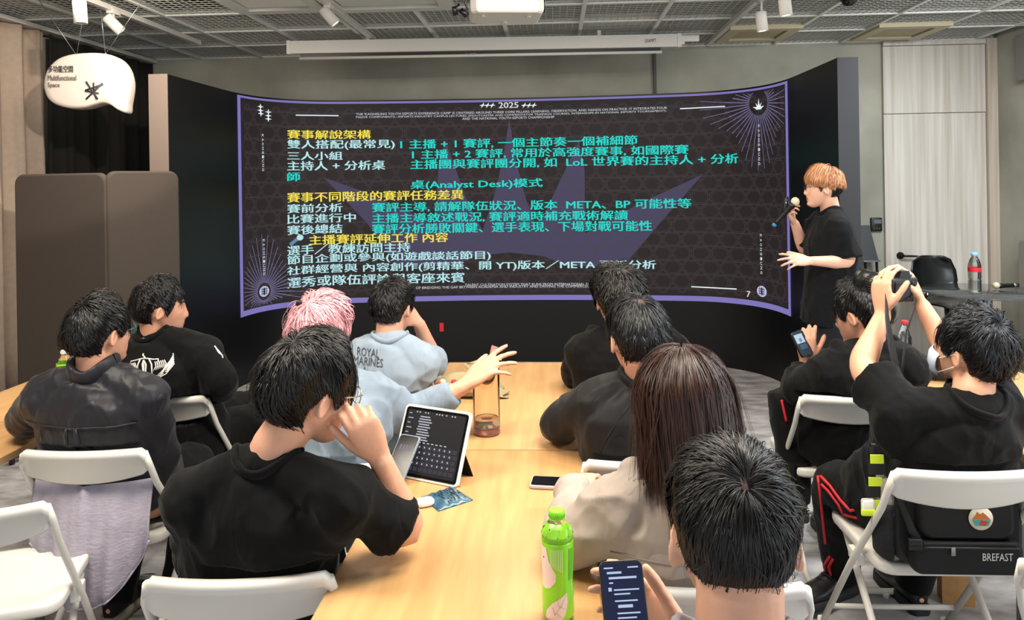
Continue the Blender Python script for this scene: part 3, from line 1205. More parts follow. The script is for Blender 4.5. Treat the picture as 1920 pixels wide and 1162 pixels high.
table(-0.505, 0.085, 1.26, 2.445, 'oak folding table with the tablet and the green tea bottle')
table(-0.525, 0.065, 2.45, 3.63, 'oak folding table with the tall tumbler, nearer the LED wall')
table(-2.42, -1.83, 2.72, 3.92, 'oak folding table under the white capped bottle beside the brown partitions')
table(-2.42, -1.83, 1.51, 2.715, 'oak folding table beside the empty white chair')
table(1.46, 2.05, 2.45, 3.60, 'oak folding table beside the hooded person, holding the red capped bottle')
table(1.46, 2.05, 1.26, 2.445, 'oak folding table beside the person raising a camera')


# ================================================================== folding chairs
def make_chair(label):
    o = empty('folding_chair', label, 'chair', (0, 0, 0), 0, 'white folding chairs')
    # backrest: curved moulded panel
    mb = MB()
    W2, n = 0.203, 24
    rings = []
    for i in range(n + 1):
        u = -1 + 2 * i / n
        x = W2 * u
        yy = -0.262 - 0.030 * (1 - u * u)
        r = max(0.0, (abs(u) - 0.93) / 0.07)
        top = 0.78 - 0.018 * r * r
        bot = 0.695 - 0.026 * (1 - u * u) + 0.01 * r
        lean = 0.16
        sec = [(0.004, top), (-0.014, top), (-0.021, top - 0.008), (-0.022, top - 0.025), (-0.011, top - 0.032), (-0.010, bot + 0.006), (-0.006, bot), (0.0, bot), (0.004, bot + 0.005)]
        rings.append([Vector((x, yy + dy - (z - 0.73) * lean, z)) for dy, z in sec])
    mb.loft(rings, 0, True)
    mb.build('backrest', white_plastic, o)
    # seat
    mb = MB()
    rings = []
    def sq(k, zz):
        pts = []
        for cx, cy, a0 in ((0.205 - 0.05, 0.235 - 0.05, 0), (-0.205 + 0.05, 0.235 - 0.05, 90), (-0.195 + 0.05, -0.17 + 0.05, 180), (0.195 - 0.05, -0.17 + 0.05, 270)):
            for q in range(6):
                a = rad(a0 + 90 * q / 5)
                pts.append(Vector(((cx + 0.05 * math.cos(a)) * k, (cy + 0.05 * math.sin(a)) * k, zz)))
        return pts
    for k, zz in ((0.93, 0.413), (0.985, 0.416), (1.0, 0.425), (1.0, 0.440), (0.985, 0.449), (0.93, 0.450), (0.75, 0.444), (0.3, 0.442)):
        rings.append(sq(k, zz))
    mb.loft(rings, 0, True)
    mb.build('seat', white_plastic, o)
    for sx in (-1, 1):
        mb = MB()
        x = sx * 0.208
        mb.tube([(sx * 0.196, -0.275, 0.765), (sx * 0.206, -0.262, 0.72), (x, -0.22, 0.645), (x + sx * 0.006, 0.01, 0.36), (x + sx * 0.008, 0.27, 0.02)], 0.0125, 10, flat=((1, 0, 0), 0.75))
        mb.lathe([(0.016, 0.0), (0.016, 0.03)], (x + sx * 0.008, 0.278, 0.0), 10)
        mb.build('front_leg', white_metal, o)
        mb = MB()
        mb.box((sx * 0.200 - 0.014, -0.035, 0.375), (sx * 0.200 + 0.014, 0.03, 0.415), bev=0.004)
        mb.build('hinge', white_plastic, o)
    mb = MB()
    xx = 0.178
    mb.tube([(-xx, 0.14, 0.405), (-xx, -0.04, 0.24), (-xx, -0.215, 0.075), (-xx + 0.01, -0.25, 0.035), (-xx + 0.045, -0.262, 0.022), (0, -0.262, 0.022), (xx - 0.045, -0.262, 0.022), (xx - 0.01, -0.25, 0.035), (xx, -0.215, 0.075), (xx, -0.04, 0.24), (xx, 0.14, 0.405)], 0.0115, 10)
    for sx in (-1, 1):
        mb.lathe([(0.015, 0.0), (0.015, 0.02)], (sx * 0.11, -0.262, 0.0), 10)
    mb.build('rear_leg', white_metal, o)
    mb = MB()
    mb.tube([(-0.212, 0.20, 0.115), (0.212, 0.20, 0.115)], 0.009, 8)
    mb.build('stretcher', white_metal, o)
    return o


chairs = []


def chair(px, py, yaw, label, dz=0.80):
    """px, py: middle of the top of the backrest in the photo; yaw: turn to the left (degrees)"""
    p = atz(px, py, 0.78)
    yr = rad(yaw)
    back = Vector((math.sin(yr), -math.cos(yr), 0)) * 0.29
    loc = (p.x - back.x, p.y - back.y, 0)
    if not chairs:
        o = make_chair(label)
        o.location = loc
        o.rotation_euler = (0, 0, yr)
    else:
        o = copy_tree(chairs[0], loc, yr, label)
    chairs.append(o)
    return o


ch6 = chair(443, 1082, 5, 'white folding chair of the person in glasses and plain black T-shirt')
ch2 = chair(152, 844, 3, 'white folding chair with a shirt tail coloured as lit hanging below its backrest')
ch3 = chair(296, 742, 0, 'white folding chair of the person with white wings on the black T-shirt')
ch5 = chair(678, 742, 0, 'white folding chair of the person in the pale blue printed T-shirt')
ch4 = chair(576, 872, 1, 'white folding chair of the pink-haired person')
ch7 = chair(1180, 745, 0, 'white folding chair of the person in black hoodie with tousled hair at the LED wall')
ch8 = chair(1222, 865, 0, 'white folding chair of the person in black raglan top')
ch9 = chair(1338, 1099, 2, 'white folding chair of the long-haired person in beige hoodie')
ch11 = chair(1604, 742, -2, 'white folding chair of the hooded person looking at a phone')
ch12 = chair(1814, 882, 0, 'white folding chair holding the black backpack')
ch0 = chair(-76, 962, 20, 'empty white folding chair with its bare seat showing')
chr_ = chair(2132, 1108, -42, 'white folding chair cut off at the picture corner below the black backpack')

# ================================================================== people
def sst(x, a, b):
    t = np.clip((x - a) / (b - a), 0, 1)
    return t * t * (3 - 2 * t)


def skull(D, face=False):
    """points of a head (metres, origin between the eyes' level and the ears) in directions D"""
    dx, dy, dz = D[:, 0], D[:, 1], D[:, 2]
    x, y = 0.076 * dx, np.where(dy > 0, 0.092, 0.100) * dy
    z = np.where(dz > 0, 0.115, 0.122) * dz
    low = np.clip(-dz, 0, 1)
    x = x * (1 - 0.30 * low ** 1.6)
    y = np.where(dy < 0, y * (1 - 0.50 * sst(low, 0.08, 0.78)), y)
    y = y + 0.050 * low ** 2.4
    if face:
        f = sst(dy, 0.05, 0.5)
        ax = np.abs(x)
        brow = 0.004 * np.exp(-((ax - 0.03) / 0.022) ** 2 - ((z - 0.020) / 0.008) ** 2)
        eye = -0.010 * np.exp(-((ax - 0.032) / 0.015) ** 2 - ((z - 0.002) / 0.011) ** 2)
        npz = np.interp(z, [-0.060, -0.050, -0.040, -0.030, 0.0, 0.018], [0, 0.006, 0.021, 0.019, 0.008, 0.0])
        nose = npz * np.exp(-(x / (0.009 + 0.35 * np.clip(-z - 0.012, 0, 0.03))) ** 2)
        lips = 0.007 * np.exp(-(x / 0.024) ** 2 - ((z + 0.070) / 0.011) ** 2) - 0.005 * np.exp(-(x / 0.022) ** 2 - ((z + 0.0705) / 0.0028) ** 2)
        chin = 0.008 * np.exp(-(x / 0.022) ** 2 - ((z + 0.104) / 0.014) ** 2) - 0.004 * np.exp(-(x / 0.03) ** 2 - ((z + 0.088) / 0.007) ** 2)
        cheek = 0.004 * np.exp(-((ax - 0.045) / 0.018) ** 2 - ((z + 0.030) / 0.02) ** 2)
        y = y + f * (brow + eye + nose + lips + chin + cheek)
    return np.stack([x, y, z], 1)


def sphere_grid(nu, nv):
    th = np.linspace(0.015, PI - 0.015, nv + 1)
    ph = np.linspace(0, 2 * PI, nu + 1)[:-1]
    T, Pp = np.meshgrid(th, ph, indexing='ij')
    D = np.stack([np.sin(T) * np.sin(Pp), np.sin(T) * np.cos(Pp), np.cos(T)], -1).reshape(-1, 3)
    fs = [(i * nu + j, (i + 1) * nu + j, (i + 1) * nu + (j + 1) % nu, i * nu + (j + 1) % nu) for i in range(nv) for j in range(nu)]
    fs.append(tuple(range(nu)))
    fs.append(tuple(nv * nu + j for j in reversed(range(nu))))
    return D, fs


def solid(mb, voxel, smooth_n=4, factor=0.5):
    """one continuous skin round everything collected in mb"""
    me = mb.mesh('skin')
    bm = bmesh.new()
    bm.from_mesh(me)
    bmesh.ops.recalc_face_normals(bm, faces=bm.faces[:])
    bm.to_mesh(me)
    bm.free()
    o = bpy.data.objects.new('skin', me)
    COL.objects.link(o)
    r = o.modifiers.new('r', 'REMESH')
    r.mode = 'VOXEL'
    r.voxel_size = voxel
    s = o.modifiers.new('s', 'SMOOTH')
    s.iterations = smooth_n
    s.factor = factor
    bpy.context.view_layer.update()
    dg = bpy.context.evaluated_depsgraph_get()
    out = bpy.data.meshes.new_from_object(o.evaluated_get(dg))
    bpy.data.objects.remove(o)
    bpy.data.meshes.remove(me)
    smooth(out)
    return out


def mv(me):
    a = np.empty(len(me.vertices) * 3, dtype=np.float32)
    me.vertices.foreach_get('co', a)
    return a.reshape(-1, 3)


def mn(me):
    a = np.empty(len(me.vertices) * 3, dtype=np.float32)
    me.vertices.foreach_get('normal', a)
    return a.reshape(-1, 3)


def setv(me, P):
    me.vertices.foreach_set('co', np.asarray(P, dtype=np.float32).ravel())
    me.update()


def wrinkle(me, amp=0.006, freq=7.0, seed=0.0, stretch=(1, 1, 0.6)):
    P, N = mv(me).astype(float), mn(me)
    out = P.copy()
    sx, sy, sz = stretch
    for i in range(len(P)):
        x, y, z = P[i]
        q = Vector((x * freq * sx + seed, y * freq * sy, z * freq * sz))
        w = mnoise.noise(q * 0.6) * 0.9
        a = mnoise.noise(q + Vector((w, -w, w * 2)))
        b = mnoise.noise(q * 2.3 + Vector((5 + w * 2, w, 0)))
        ridge = (1 - abs(a)) ** 3 - 0.35
        r2 = (1 - abs(b)) ** 3 - 0.35
        out[i] += N[i] * (amp * (ridge + 0.45 * r2))
    setv(me, out)


def bez(a, b, c, n):
    return [a * (1 - t) ** 2 + b * (2 * t * (1 - t)) + c * t * t for t in [i / (n - 1) for i in range(n)]]


def rounded(pts, n=4, k=0.22):
    """a bent limb with a softened joint"""
    a, b, c = pts
    l1, l2 = (b - a).length * k, (c - b).length * k
    p, q = b + (a - b).normalized() * l1, b + (c - b).normalized() * l2
    out = [a + (p - a) * (i / n) for i in range(n)]
    out += bez(p, b, q, 5)
    out += [q + (c - q) * (i / n) for i in range(1, n + 1)]
    return out


def arclen(pts):
    d = [0.0]
    for i in range(1, len(pts)):
        d.append(d[-1] + (pts[i] - pts[i - 1]).length)
    return [x / d[-1] for x in d]


def limb(mb, pts, prof, seg=16, cap=True, flat=None):
    """tube along pts; prof = [(t, r)...] over the length, domed ends"""
    t = arclen(pts)
    r = [float(np.interp(x, [p[0] for p in prof], [p[1] for p in prof])) for x in t]
    if cap:
        d0, d1 = (pts[0] - pts[1]).normalized(), (pts[-1] - pts[-2]).normalized()
        pts = [pts[0] + d0 * r[0] * 0.95, pts[0] + d0 * r[0] * 0.7] + list(pts) + [pts[-1] + d1 * r[-1] * 0.7, pts[-1] + d1 * r[-1] * 0.95]
        r = [r[0] * 0.3, r[0] * 0.72] + r + [r[-1] * 0.72, r[-1] * 0.3]
    mb.tube(pts, r, seg, flat=flat)


BODY = [(-0.10, 0.125, 0.085, 0.0), (0.0, 0.165, 0.115, 0.0), (0.12, 0.168, 0.118, 0.0), (0.32, 0.150, 0.105, 0.005), (0.52, 0.158, 0.110, 0.008), (0.70, 0.172, 0.112, 0.010), (0.82, 0.168, 0.098, 0.006), (0.91, 0.125, 0.078, 0.002), (0.97, 0.080, 0.062, 0.0), (1.03, 0.055, 0.055, 0.0)]


class Person:
    pass


def torso_frames(p, ts):
    c = (p.hip + p.neck) / 2 - p.fwd * p.slouch
    out = []
    for t in ts:
        pos = p.hip * (1 - t) ** 2 + c * (2 * t * (1 - t)) + p.neck * t * t
        d = (c - p.hip) * (2 * (1 - t)) + (p.neck - c) * (2 * t)
        up = d.normalized()
        s = min(max((t - 0.3) / 0.5, 0), 1)
        right = (p.hipright * (1 - s) + p.right * s)
        right = (right - up * right.dot(up)).normalized()
        out.append((pos, right, up.cross(right).normalized(), up))
    return out


def torso(mb, p, grow=0.0, prof=BODY, box=1.0, seg=28, t0=None, t1=None, k=1.0):
    prof = [q for q in prof if (t0 is None or q[0] >= t0) and (t1 is None or q[0] <= t1)]
    fr = torso_frames(p, [q[0] for q in prof])
    rings = []
    for (t, w, d, f), (pos, r, fw, up) in zip(prof, fr):
        w, d = w * p.bw + grow, d * p.bd + grow
        ring = []
        for j in range(seg):
            a = 2 * PI * j / seg
            ca, sa = math.cos(a), math.sin(a)
            e = 2 / (2.4 * box)
            ring.append(pos + fw * f + r * (w * k * math.copysign(abs(ca) ** e, ca)) + fw * (d * math.copysign(abs(sa) ** e, sa)))
        rings.append(ring)
    mb.loft(rings, 0, True)


def hand(mb, p, wrist, d, nb, side, curls=(20, 25, 30, 35), spread=8, thumb=(35, 25), sc=1.0):
    """d: wrist to knuckles; nb: out of the back of the hand; side +1 when the thumb lies towards d x nb"""
    d = d.normalized()
    nb = (nb - d * nb.dot(d)).normalized()
    lat = d.cross(nb) * side
    S_ = sc
    # palm
    rings = []
    for t, w, h in ((-0.012, 0.026, 0.018), (0.01, 0.029, 0.018), (0.045, 0.038, 0.0165), (0.075, 0.0405, 0.014), (0.094, 0.038, 0.0115), (0.101, 0.030, 0.008)):
        c = wrist + d * (t * S_)
        rings.append([c + lat * (w * S_ * math.copysign(abs(math.cos(a)) ** 0.8, math.cos(a))) + nb * (h * S_ * math.sin(a)) for a in [2 * PI * j / 16 for j in range(16)]])
    mb.loft(rings, 0, True)
    spec = ((0.029, 0.090, (0.040, 0.025, 0.021), 0.0088), (0.010, 0.096, (0.045, 0.028, 0.022), 0.0090), (-0.010, 0.093, (0.041, 0.026, 0.022), 0.0086), (-0.028, 0.085, (0.032, 0.020, 0.019), 0.0076))
    for i, (o, y, L, r) in enumerate(spec):
        a = rad((1.2 - i) * spread)
        fd = (d * math.cos(a) + lat * math.sin(a)).normalized()
        ax = fd.cross(nb).normalized()
        q = wrist + (d * y + lat * o) * S_
        pts = [q - fd * (0.02 * S_), q]
        c = curls[i] if isinstance(curls, (tuple, list)) else curls
        ang = 0
        for jn, (ln, f) in enumerate(zip(L, (0.8, 1.1, 0.7))):
            ang += rad(c * f)
            # bend towards the palm
            v = fd * math.cos(ang) - nb * math.sin(ang)
            m_ = q + v * (ln * S_ * 0.5)
            q = q + v * (ln * S_)
            pts += [m_, q]
        rr = [r * S_ * f for f in (1.0, 1.08, 0.98, 1.0, 0.90, 0.93, 0.84, 0.74)]
        d1 = (pts[-1] - pts[-2]).normalized()
        pts.append(pts[-1] + d1 * r * 0.6)
        rr.append(rr[-1] * 0.55)
        mb.tube(pts, rr, 10)
    # thumb from the side of the palm near its base
    t1, t2 = rad(thumb[0]), rad(thumb[1])
    b0 = wrist + (d * 0.022 + lat * 0.024 - nb * 0.004) * S_
    v1 = (d * math.cos(t1) + lat * math.sin(t1) - nb * 0.25).normalized()
    b1 = b0 + v1 * (0.042 * S_)
    v2 = (v1 * math.cos(t2) + (d * 0.8 - nb * 0.6 - lat * 0.3).normalized() * math.sin(t2)).normalized()
    b2 = b1 + v2 * (0.032 * S_)
    v3 = (v2 * 0.9 + (d * 0.5 - nb * 0.5).normalized() * math.sin(t2) * 0.6).normalized()
    b3 = b2 + v3 * (0.026 * S_)
    mb.tube([b0 - v1 * 0.012, b0 + v1 * (0.015 * S_), b1, b1 + v2 * (0.016 * S_), b2, b2 + v3 * (0.014 * S_), b3, b3 + v3 * 0.005], [x * S_ for x in (0.013, 0.0145, 0.0115, 0.0108, 0.0112, 0.0102, 0.0085, 0.005)], 10)
    return b3


def head_matrix(yaw, pitch, roll):
    return Matrix.Rotation(rad(yaw), 3, 'Z') @ Matrix.Rotation(rad(pitch), 3, 'X') @ Matrix.Rotation(rad(roll), 3, 'Y')


SKINS = {}


def skin_mat(col):
    k = 'skin ' + col
    if k not in SKINS:
        SKINS[k] = mat(k, col, 0.45, spec=0.35, var=0.06, vscale=25, bump=0.05, bscale=180)
        b = SKINS[k].node_tree.nodes['Principled BSDF']
        b.inputs['Subsurface Weight'].default_value = 0.12
        b.inputs['Subsurface Radius'].default_value = (0.012, 0.005, 0.003)
    return SKINS[k]


def hairline(az, kind):
    """lowest elevation (degrees) of growing hair at azimuth az (0 = face, 180 = back)"""
    a = np.abs(az)
    if kind == 'short':
        return np.interp(a, [0, 35, 52, 64, 78, 88, 104, 118, 135, 150, 180], [40, 38, 30, 8, -12, 10, 12, -14, -34, -42, -44])
    if kind == 'bowl':
        return np.interp(a, [0, 35, 60, 90, 120, 150, 180], [34, 32, 27, 22, 14, 8, 5])
    if kind == 'long':
        return np.interp(a, [0, 35, 55, 70, 85, 110, 135, 180], [42, 36, 10, -25, -40, -45, -48, -48])
    return np.interp(a, [0, 35, 55, 66, 80, 88, 104, 118, 135, 150, 180], [38, 34, 24, 4, -2, 16, 15, -8, -34, -47, -50])


def make_hair(p, name, cols, n=4200, kind='short', crown=(0, -0.55, 0.84), vol=0.024, length=0.095, width=0.0019, messy=0.14, fringe=0.0, seed=1, swirl=0.25, spots=(), long_to=None, shellvol=0.62,
              zone=None, nape=0.30, lift=0.004, part=None, clump=0.5, fringe_az=48, nape_up=0.0, front_len=1.0, keep_spot=0.25, stray_share=0.04):
    """scalp cover and strands flowing from the crown; cols: three shades"""
    rng = np.random.default_rng(seed)
    M = np.array(p.HM)
    C = np.array(p.head)
    cr = np.array(crown, float)
    cr /= np.linalg.norm(cr)

    def volume(D):
        az = np.degrees(np.arctan2(D[:, 0], D[:, 1]))
        el = np.degrees(np.arcsin(np.clip(D[:, 2], -1, 1)))
        over = el - hairline(az, kind) - nape_up * sst(np.abs(az), 115, 145)
        low = np.clip(over / 38, 0, 1)
        back = np.clip((np.abs(az) - 90) / 60, 0, 1)
        v = vol * (nape + (1 - nape) * sst(low, 0.05, 0.95))
        bumpy = np.sin(D[:, 0] * 9 + seed) * np.sin(D[:, 1] * 8 + 2 * seed) * np.sin(D[:, 2] * 7 + seed * 3)
        return v * (1 + messy * 0.35 * bumpy), over

    def surf(D, h):
        P = skull(D)
        N = P / np.array([0.076, 0.097, 0.115]) ** 2
        N /= np.linalg.norm(N, axis=1)[:, None]
        return P + N * h[:, None]

    V, F, MI = [], [], []
    nb = 0
    # scalp cover
    D, fs = sphere_grid(56, 40)
    v, over = volume(D)
    h = np.where(over > 0, v * shellvol * sst(over, 0, 9) + 0.0, -0.006)
    if zone is not None:
        keep = zone(D)
        h = np.where(keep, h, -0.012)
    P = surf(D, h)
    V.append(P)
    F.append(fs)
    cent = np.array([D[list(f)].mean(axis=0) for f in fs])
    mi = np.zeros(len(fs), int)
    for sd, sr in spots:
        sd = np.array(sd, float)
        sd /= np.linalg.norm(sd)
        cn = cent / np.maximum(np.linalg.norm(cent, axis=1)[:, None], 1e-9)
        mi[(cn @ sd) > math.cos(rad(sr))] = 3
    MI.append(mi)
    nb += len(P)
    # strands
    m_ = int(n * 3)
    R = rng.normal(size=(m_, 3))
    R /= np.linalg.norm(R, axis=1)[:, None]
    v, over = volume(R)
    ok = over > 1
    if zone is not None:
        ok &= zone(R)
    for sd, sr in spots:
        sd = np.array(sd, float)
        sd /= np.linalg.norm(sd)
        ok &= ~(((R @ sd) > math.cos(rad(sr * 0.8))) & (rng.random(len(R)) > keep_spot))
    R = R[ok][:n]
    n = len(R)
    K = 9
    az = np.degrees(np.arctan2(R[:, 0], R[:, 1]))
    L = length * rng.uniform(0.75, 1.2, n)
    lowfac = np.clip((np.degrees(np.arcsin(R[:, 2])) + 40) / 70, 0.35, 1)
    L = L * lowfac * np.where(np.abs(az) < 60, front_len, 1.0)
    d = R.copy()
    pts = np.zeros((n, K, 3))
    step = L / (K - 1)
    cl = rng.normal(size=(n, 3))
    # clumps share their direction noise
    nc = max(10, n // 14)
    cc = R[rng.integers(0, n, nc)]
    near = np.argmax(R @ cc.T, axis=1)
    cn = rng.normal(size=(nc, 3))
    noise3 = cn[near] * clump + cl * (1 - clump)
    layer = rng.uniform(0.72, 1.12, n) + 0.10 * cn[near][:, 0]
    stray = (rng.random(n) < stray_share).astype(float)
    layer = layer + stray * rng.uniform(0.1, 0.35, n)
    noise3 = noise3 * (1 + stray[:, None] * 2.0)
    sw = swirl * np.sign(rng.normal(0.6, 0.6, n)) if part is None else 0
    hang = np.zeros(n, bool)
    cur = None
    hv = volume(d)[0]
    for k in range(K):
        vv, over = volume(d)
        hv = np.where(over > -2, vv, hv * 0.93)
        t = k / (K - 1)
        h = hv * layer * (0.62 + 0.38 * math.sin(PI * min(1, t * 1.2 + 0.1))) + (lift + 0.010 * stray * t) * math.sin(PI * t * 0.8) - 0.35 * hv * (t > 0.95) * (rng.random(n) < 0.4)
        h = np.maximum(h, 0.0025)
        if long_to is None:
            pts[:, k] = surf(d, h)
        else:
            q = surf(d, h)
            if k == 0:
                pts[:, k] = q
            else:
                hz = d[:, 2] < 0.12
                hang |= hz
                fall = pts[:, k - 1] + np.stack([noise3[:, 0] * 0.05 * step, noise3[:, 1] * 0.05 * step - 0.02 * step, -step], 1)
                pts[:, k] = np.where(hang[:, None], fall, q)
        if part is None:
            away = d * (d @ cr)[:, None] - cr
        else:
            away = np.stack([np.where(d[:, 0] > part, 1.0, -1.0) * 1.0, -0.25 - 0.3 * (d[:, 1] < 0), np.full(n, -0.6)], 1)
        away = away - d * (away * d).sum(1)[:, None]
        away /= np.maximum(np.linalg.norm(away, axis=1)[:, None], 1e-6)
        side = np.cross(d, away)
        g = np.array([0, 0, -1.0]) - d * (-d[:, 2])[:, None]
        tv = away + side * (sw if np.isscalar(sw) else sw[:, None]) * max(0, 0.8 - t) + noise3 * messy + g * 0.35
        if fringe:
            front = sst(d[:, 1], 0.0, 0.5)[:, None]
            tv = tv + front * np.array([fringe, 0.4, -0.5])
        tv = tv - d * (tv * d).sum(1)[:, None]
        tv /= np.maximum(np.linalg.norm(tv, axis=1)[:, None], 1e-6)
        adv = np.where((over > 0) | (np.abs(np.degrees(np.arctan2(d[:, 0], d[:, 1]))) < fringe_az), 1.0, np.where(np.abs(np.degrees(np.arctan2(d[:, 0], d[:, 1]))) > 125, 0.12, 0.30))
        ang = step * adv / 0.115
        d = d * np.cos(ang)[:, None] + tv * np.sin(ang)[:, None]
        d /= np.linalg.norm(d, axis=1)[:, None]
    T = np.gradient(pts, axis=1)
    T /= np.maximum(np.linalg.norm(T, axis=2)[..., None], 1e-9)
    Nn = pts / np.array([0.076, 0.097, 0.115]) ** 2
    if long_to is not None:
        Nn[..., 2] *= 0.2
    Nn /= np.maximum(np.linalg.norm(Nn, axis=2)[..., None], 1e-9)
    B = np.cross(T, Nn)
    B /= np.maximum(np.linalg.norm(B, axis=2)[..., None], 1e-9)
    wd = width * np.array([0.7, 0.95, 1, 1, 0.97, 0.9, 0.75, 0.5, 0.12])[None, :, None] * rng.uniform(0.7, 1.3, n)[:, None, None]
    a, b, c = pts + B * wd, pts + Nn * wd * 0.55, pts - B * wd
    verts = np.stack([a, b, c], 2).reshape(-1, 3)
    base = np.arange(n * K).reshape(n, K) * 3
    q0, q1 = base[:, :-1].ravel(), base[:, 1:].ravel()
    fa = np.stack([q0, q0 + 1, q1 + 1, q1], 1)
    fb = np.stack([q0 + 1, q0 + 2, q1 + 2, q1 + 1], 1)
    shade = rng.integers(0, 3, n)
    sh = np.repeat(shade, K - 1)
    V.append(verts)
    F.append((np.concatenate([fa, fb]) + nb).tolist())
    MI.append(np.concatenate([sh, sh]))
    P = np.concatenate(V) @ M.T * p.hs + C
    me = bpy.data.meshes.new(name)
    me.from_pydata(P.tolist(), [], [tuple(f) for q in F for f in q])
    me.polygons.foreach_set('material_index', np.concatenate(MI).astype(np.int32))
    smooth(me)
    for i, c in enumerate(cols):
        me.materials.append(c if not isinstance(c, str) else mat('hair ' + c, c, 0.40, spec=0.4))
    return link(name, me, None, p.root, world=True)


BLACK = ('#060606', '#0c0b0c', '#131011', '#8a6350')


def pup(p, v):
    """head coordinates to the world"""
    return Vector(p.head) + p.HM @ (Vector(v) * p.hs)


def finish(me, name, m, p, label=None):
    press(me, 0.014 if name == 'body' else 0.006 if name == 'trousers' else 0.0)
    return link(name, me, m, p.root, label, world=True)


PUSH = []      # (matrix from the world, lower corner, upper corner) of table tops, seats and backrests


def add_push(o, lo, hi, way=None):
    M_ = Matrix.LocRotScale(o.location, o.rotation_euler, None)
    PUSH.append((np.array(M_.inverted()), np.array(M_), np.array(lo), np.array(hi), way))


def press(me, margin=0.0):
    """cloth and skin give way where they meet a table top, a seat or a backrest (mesh in world coordinates)"""
    P = mv(me).astype(float)
    lo_, hi_ = P.min(0), P.max(0)
    ch = False
    for Mi, M_, lo, hi, way in PUSH:
        lo, hi = lo - margin, hi + margin
        q = P @ Mi[:3, :3].T + Mi[:3, 3]
        ins = ((q > lo) & (q < hi)).all(1)
        if not ins.any():
            continue
        ch = True
        a = q[ins]
        dist = np.stack([a[:, 0] - lo[0], hi[0] - a[:, 0], a[:, 1] - lo[1], hi[1] - a[:, 1], (a[:, 2] - lo[2]) + 0.02, hi[2] - a[:, 2]], 1)
        k = dist.argmin(1) if way is None else np.full(len(a), way)
        for ax in range(3):
            a[k == 2 * ax, ax] = lo[ax]
            a[k == 2 * ax + 1, ax] = hi[ax]
        q[ins] = a
        P[ins] = (a @ M_[:3, :3].T + M_[:3, 3])
    if ch:
        setv(me, P)


for o in [q for q in bpy.data.objects if q.parent is None and q.name.startswith('folding_')]:
    if 'table' in o.name:
        add_push(o, (-0.306, -0.604, 0.700), (0.306, 0.604, 0.744))
    else:
        add_push(o, (-0.215, -0.20, 0.400), (0.215, 0.245, 0.455), 5)
        add_push(o, (-0.222, -0.345, 0.66), (0.222, -0.238, 0.787), 3)


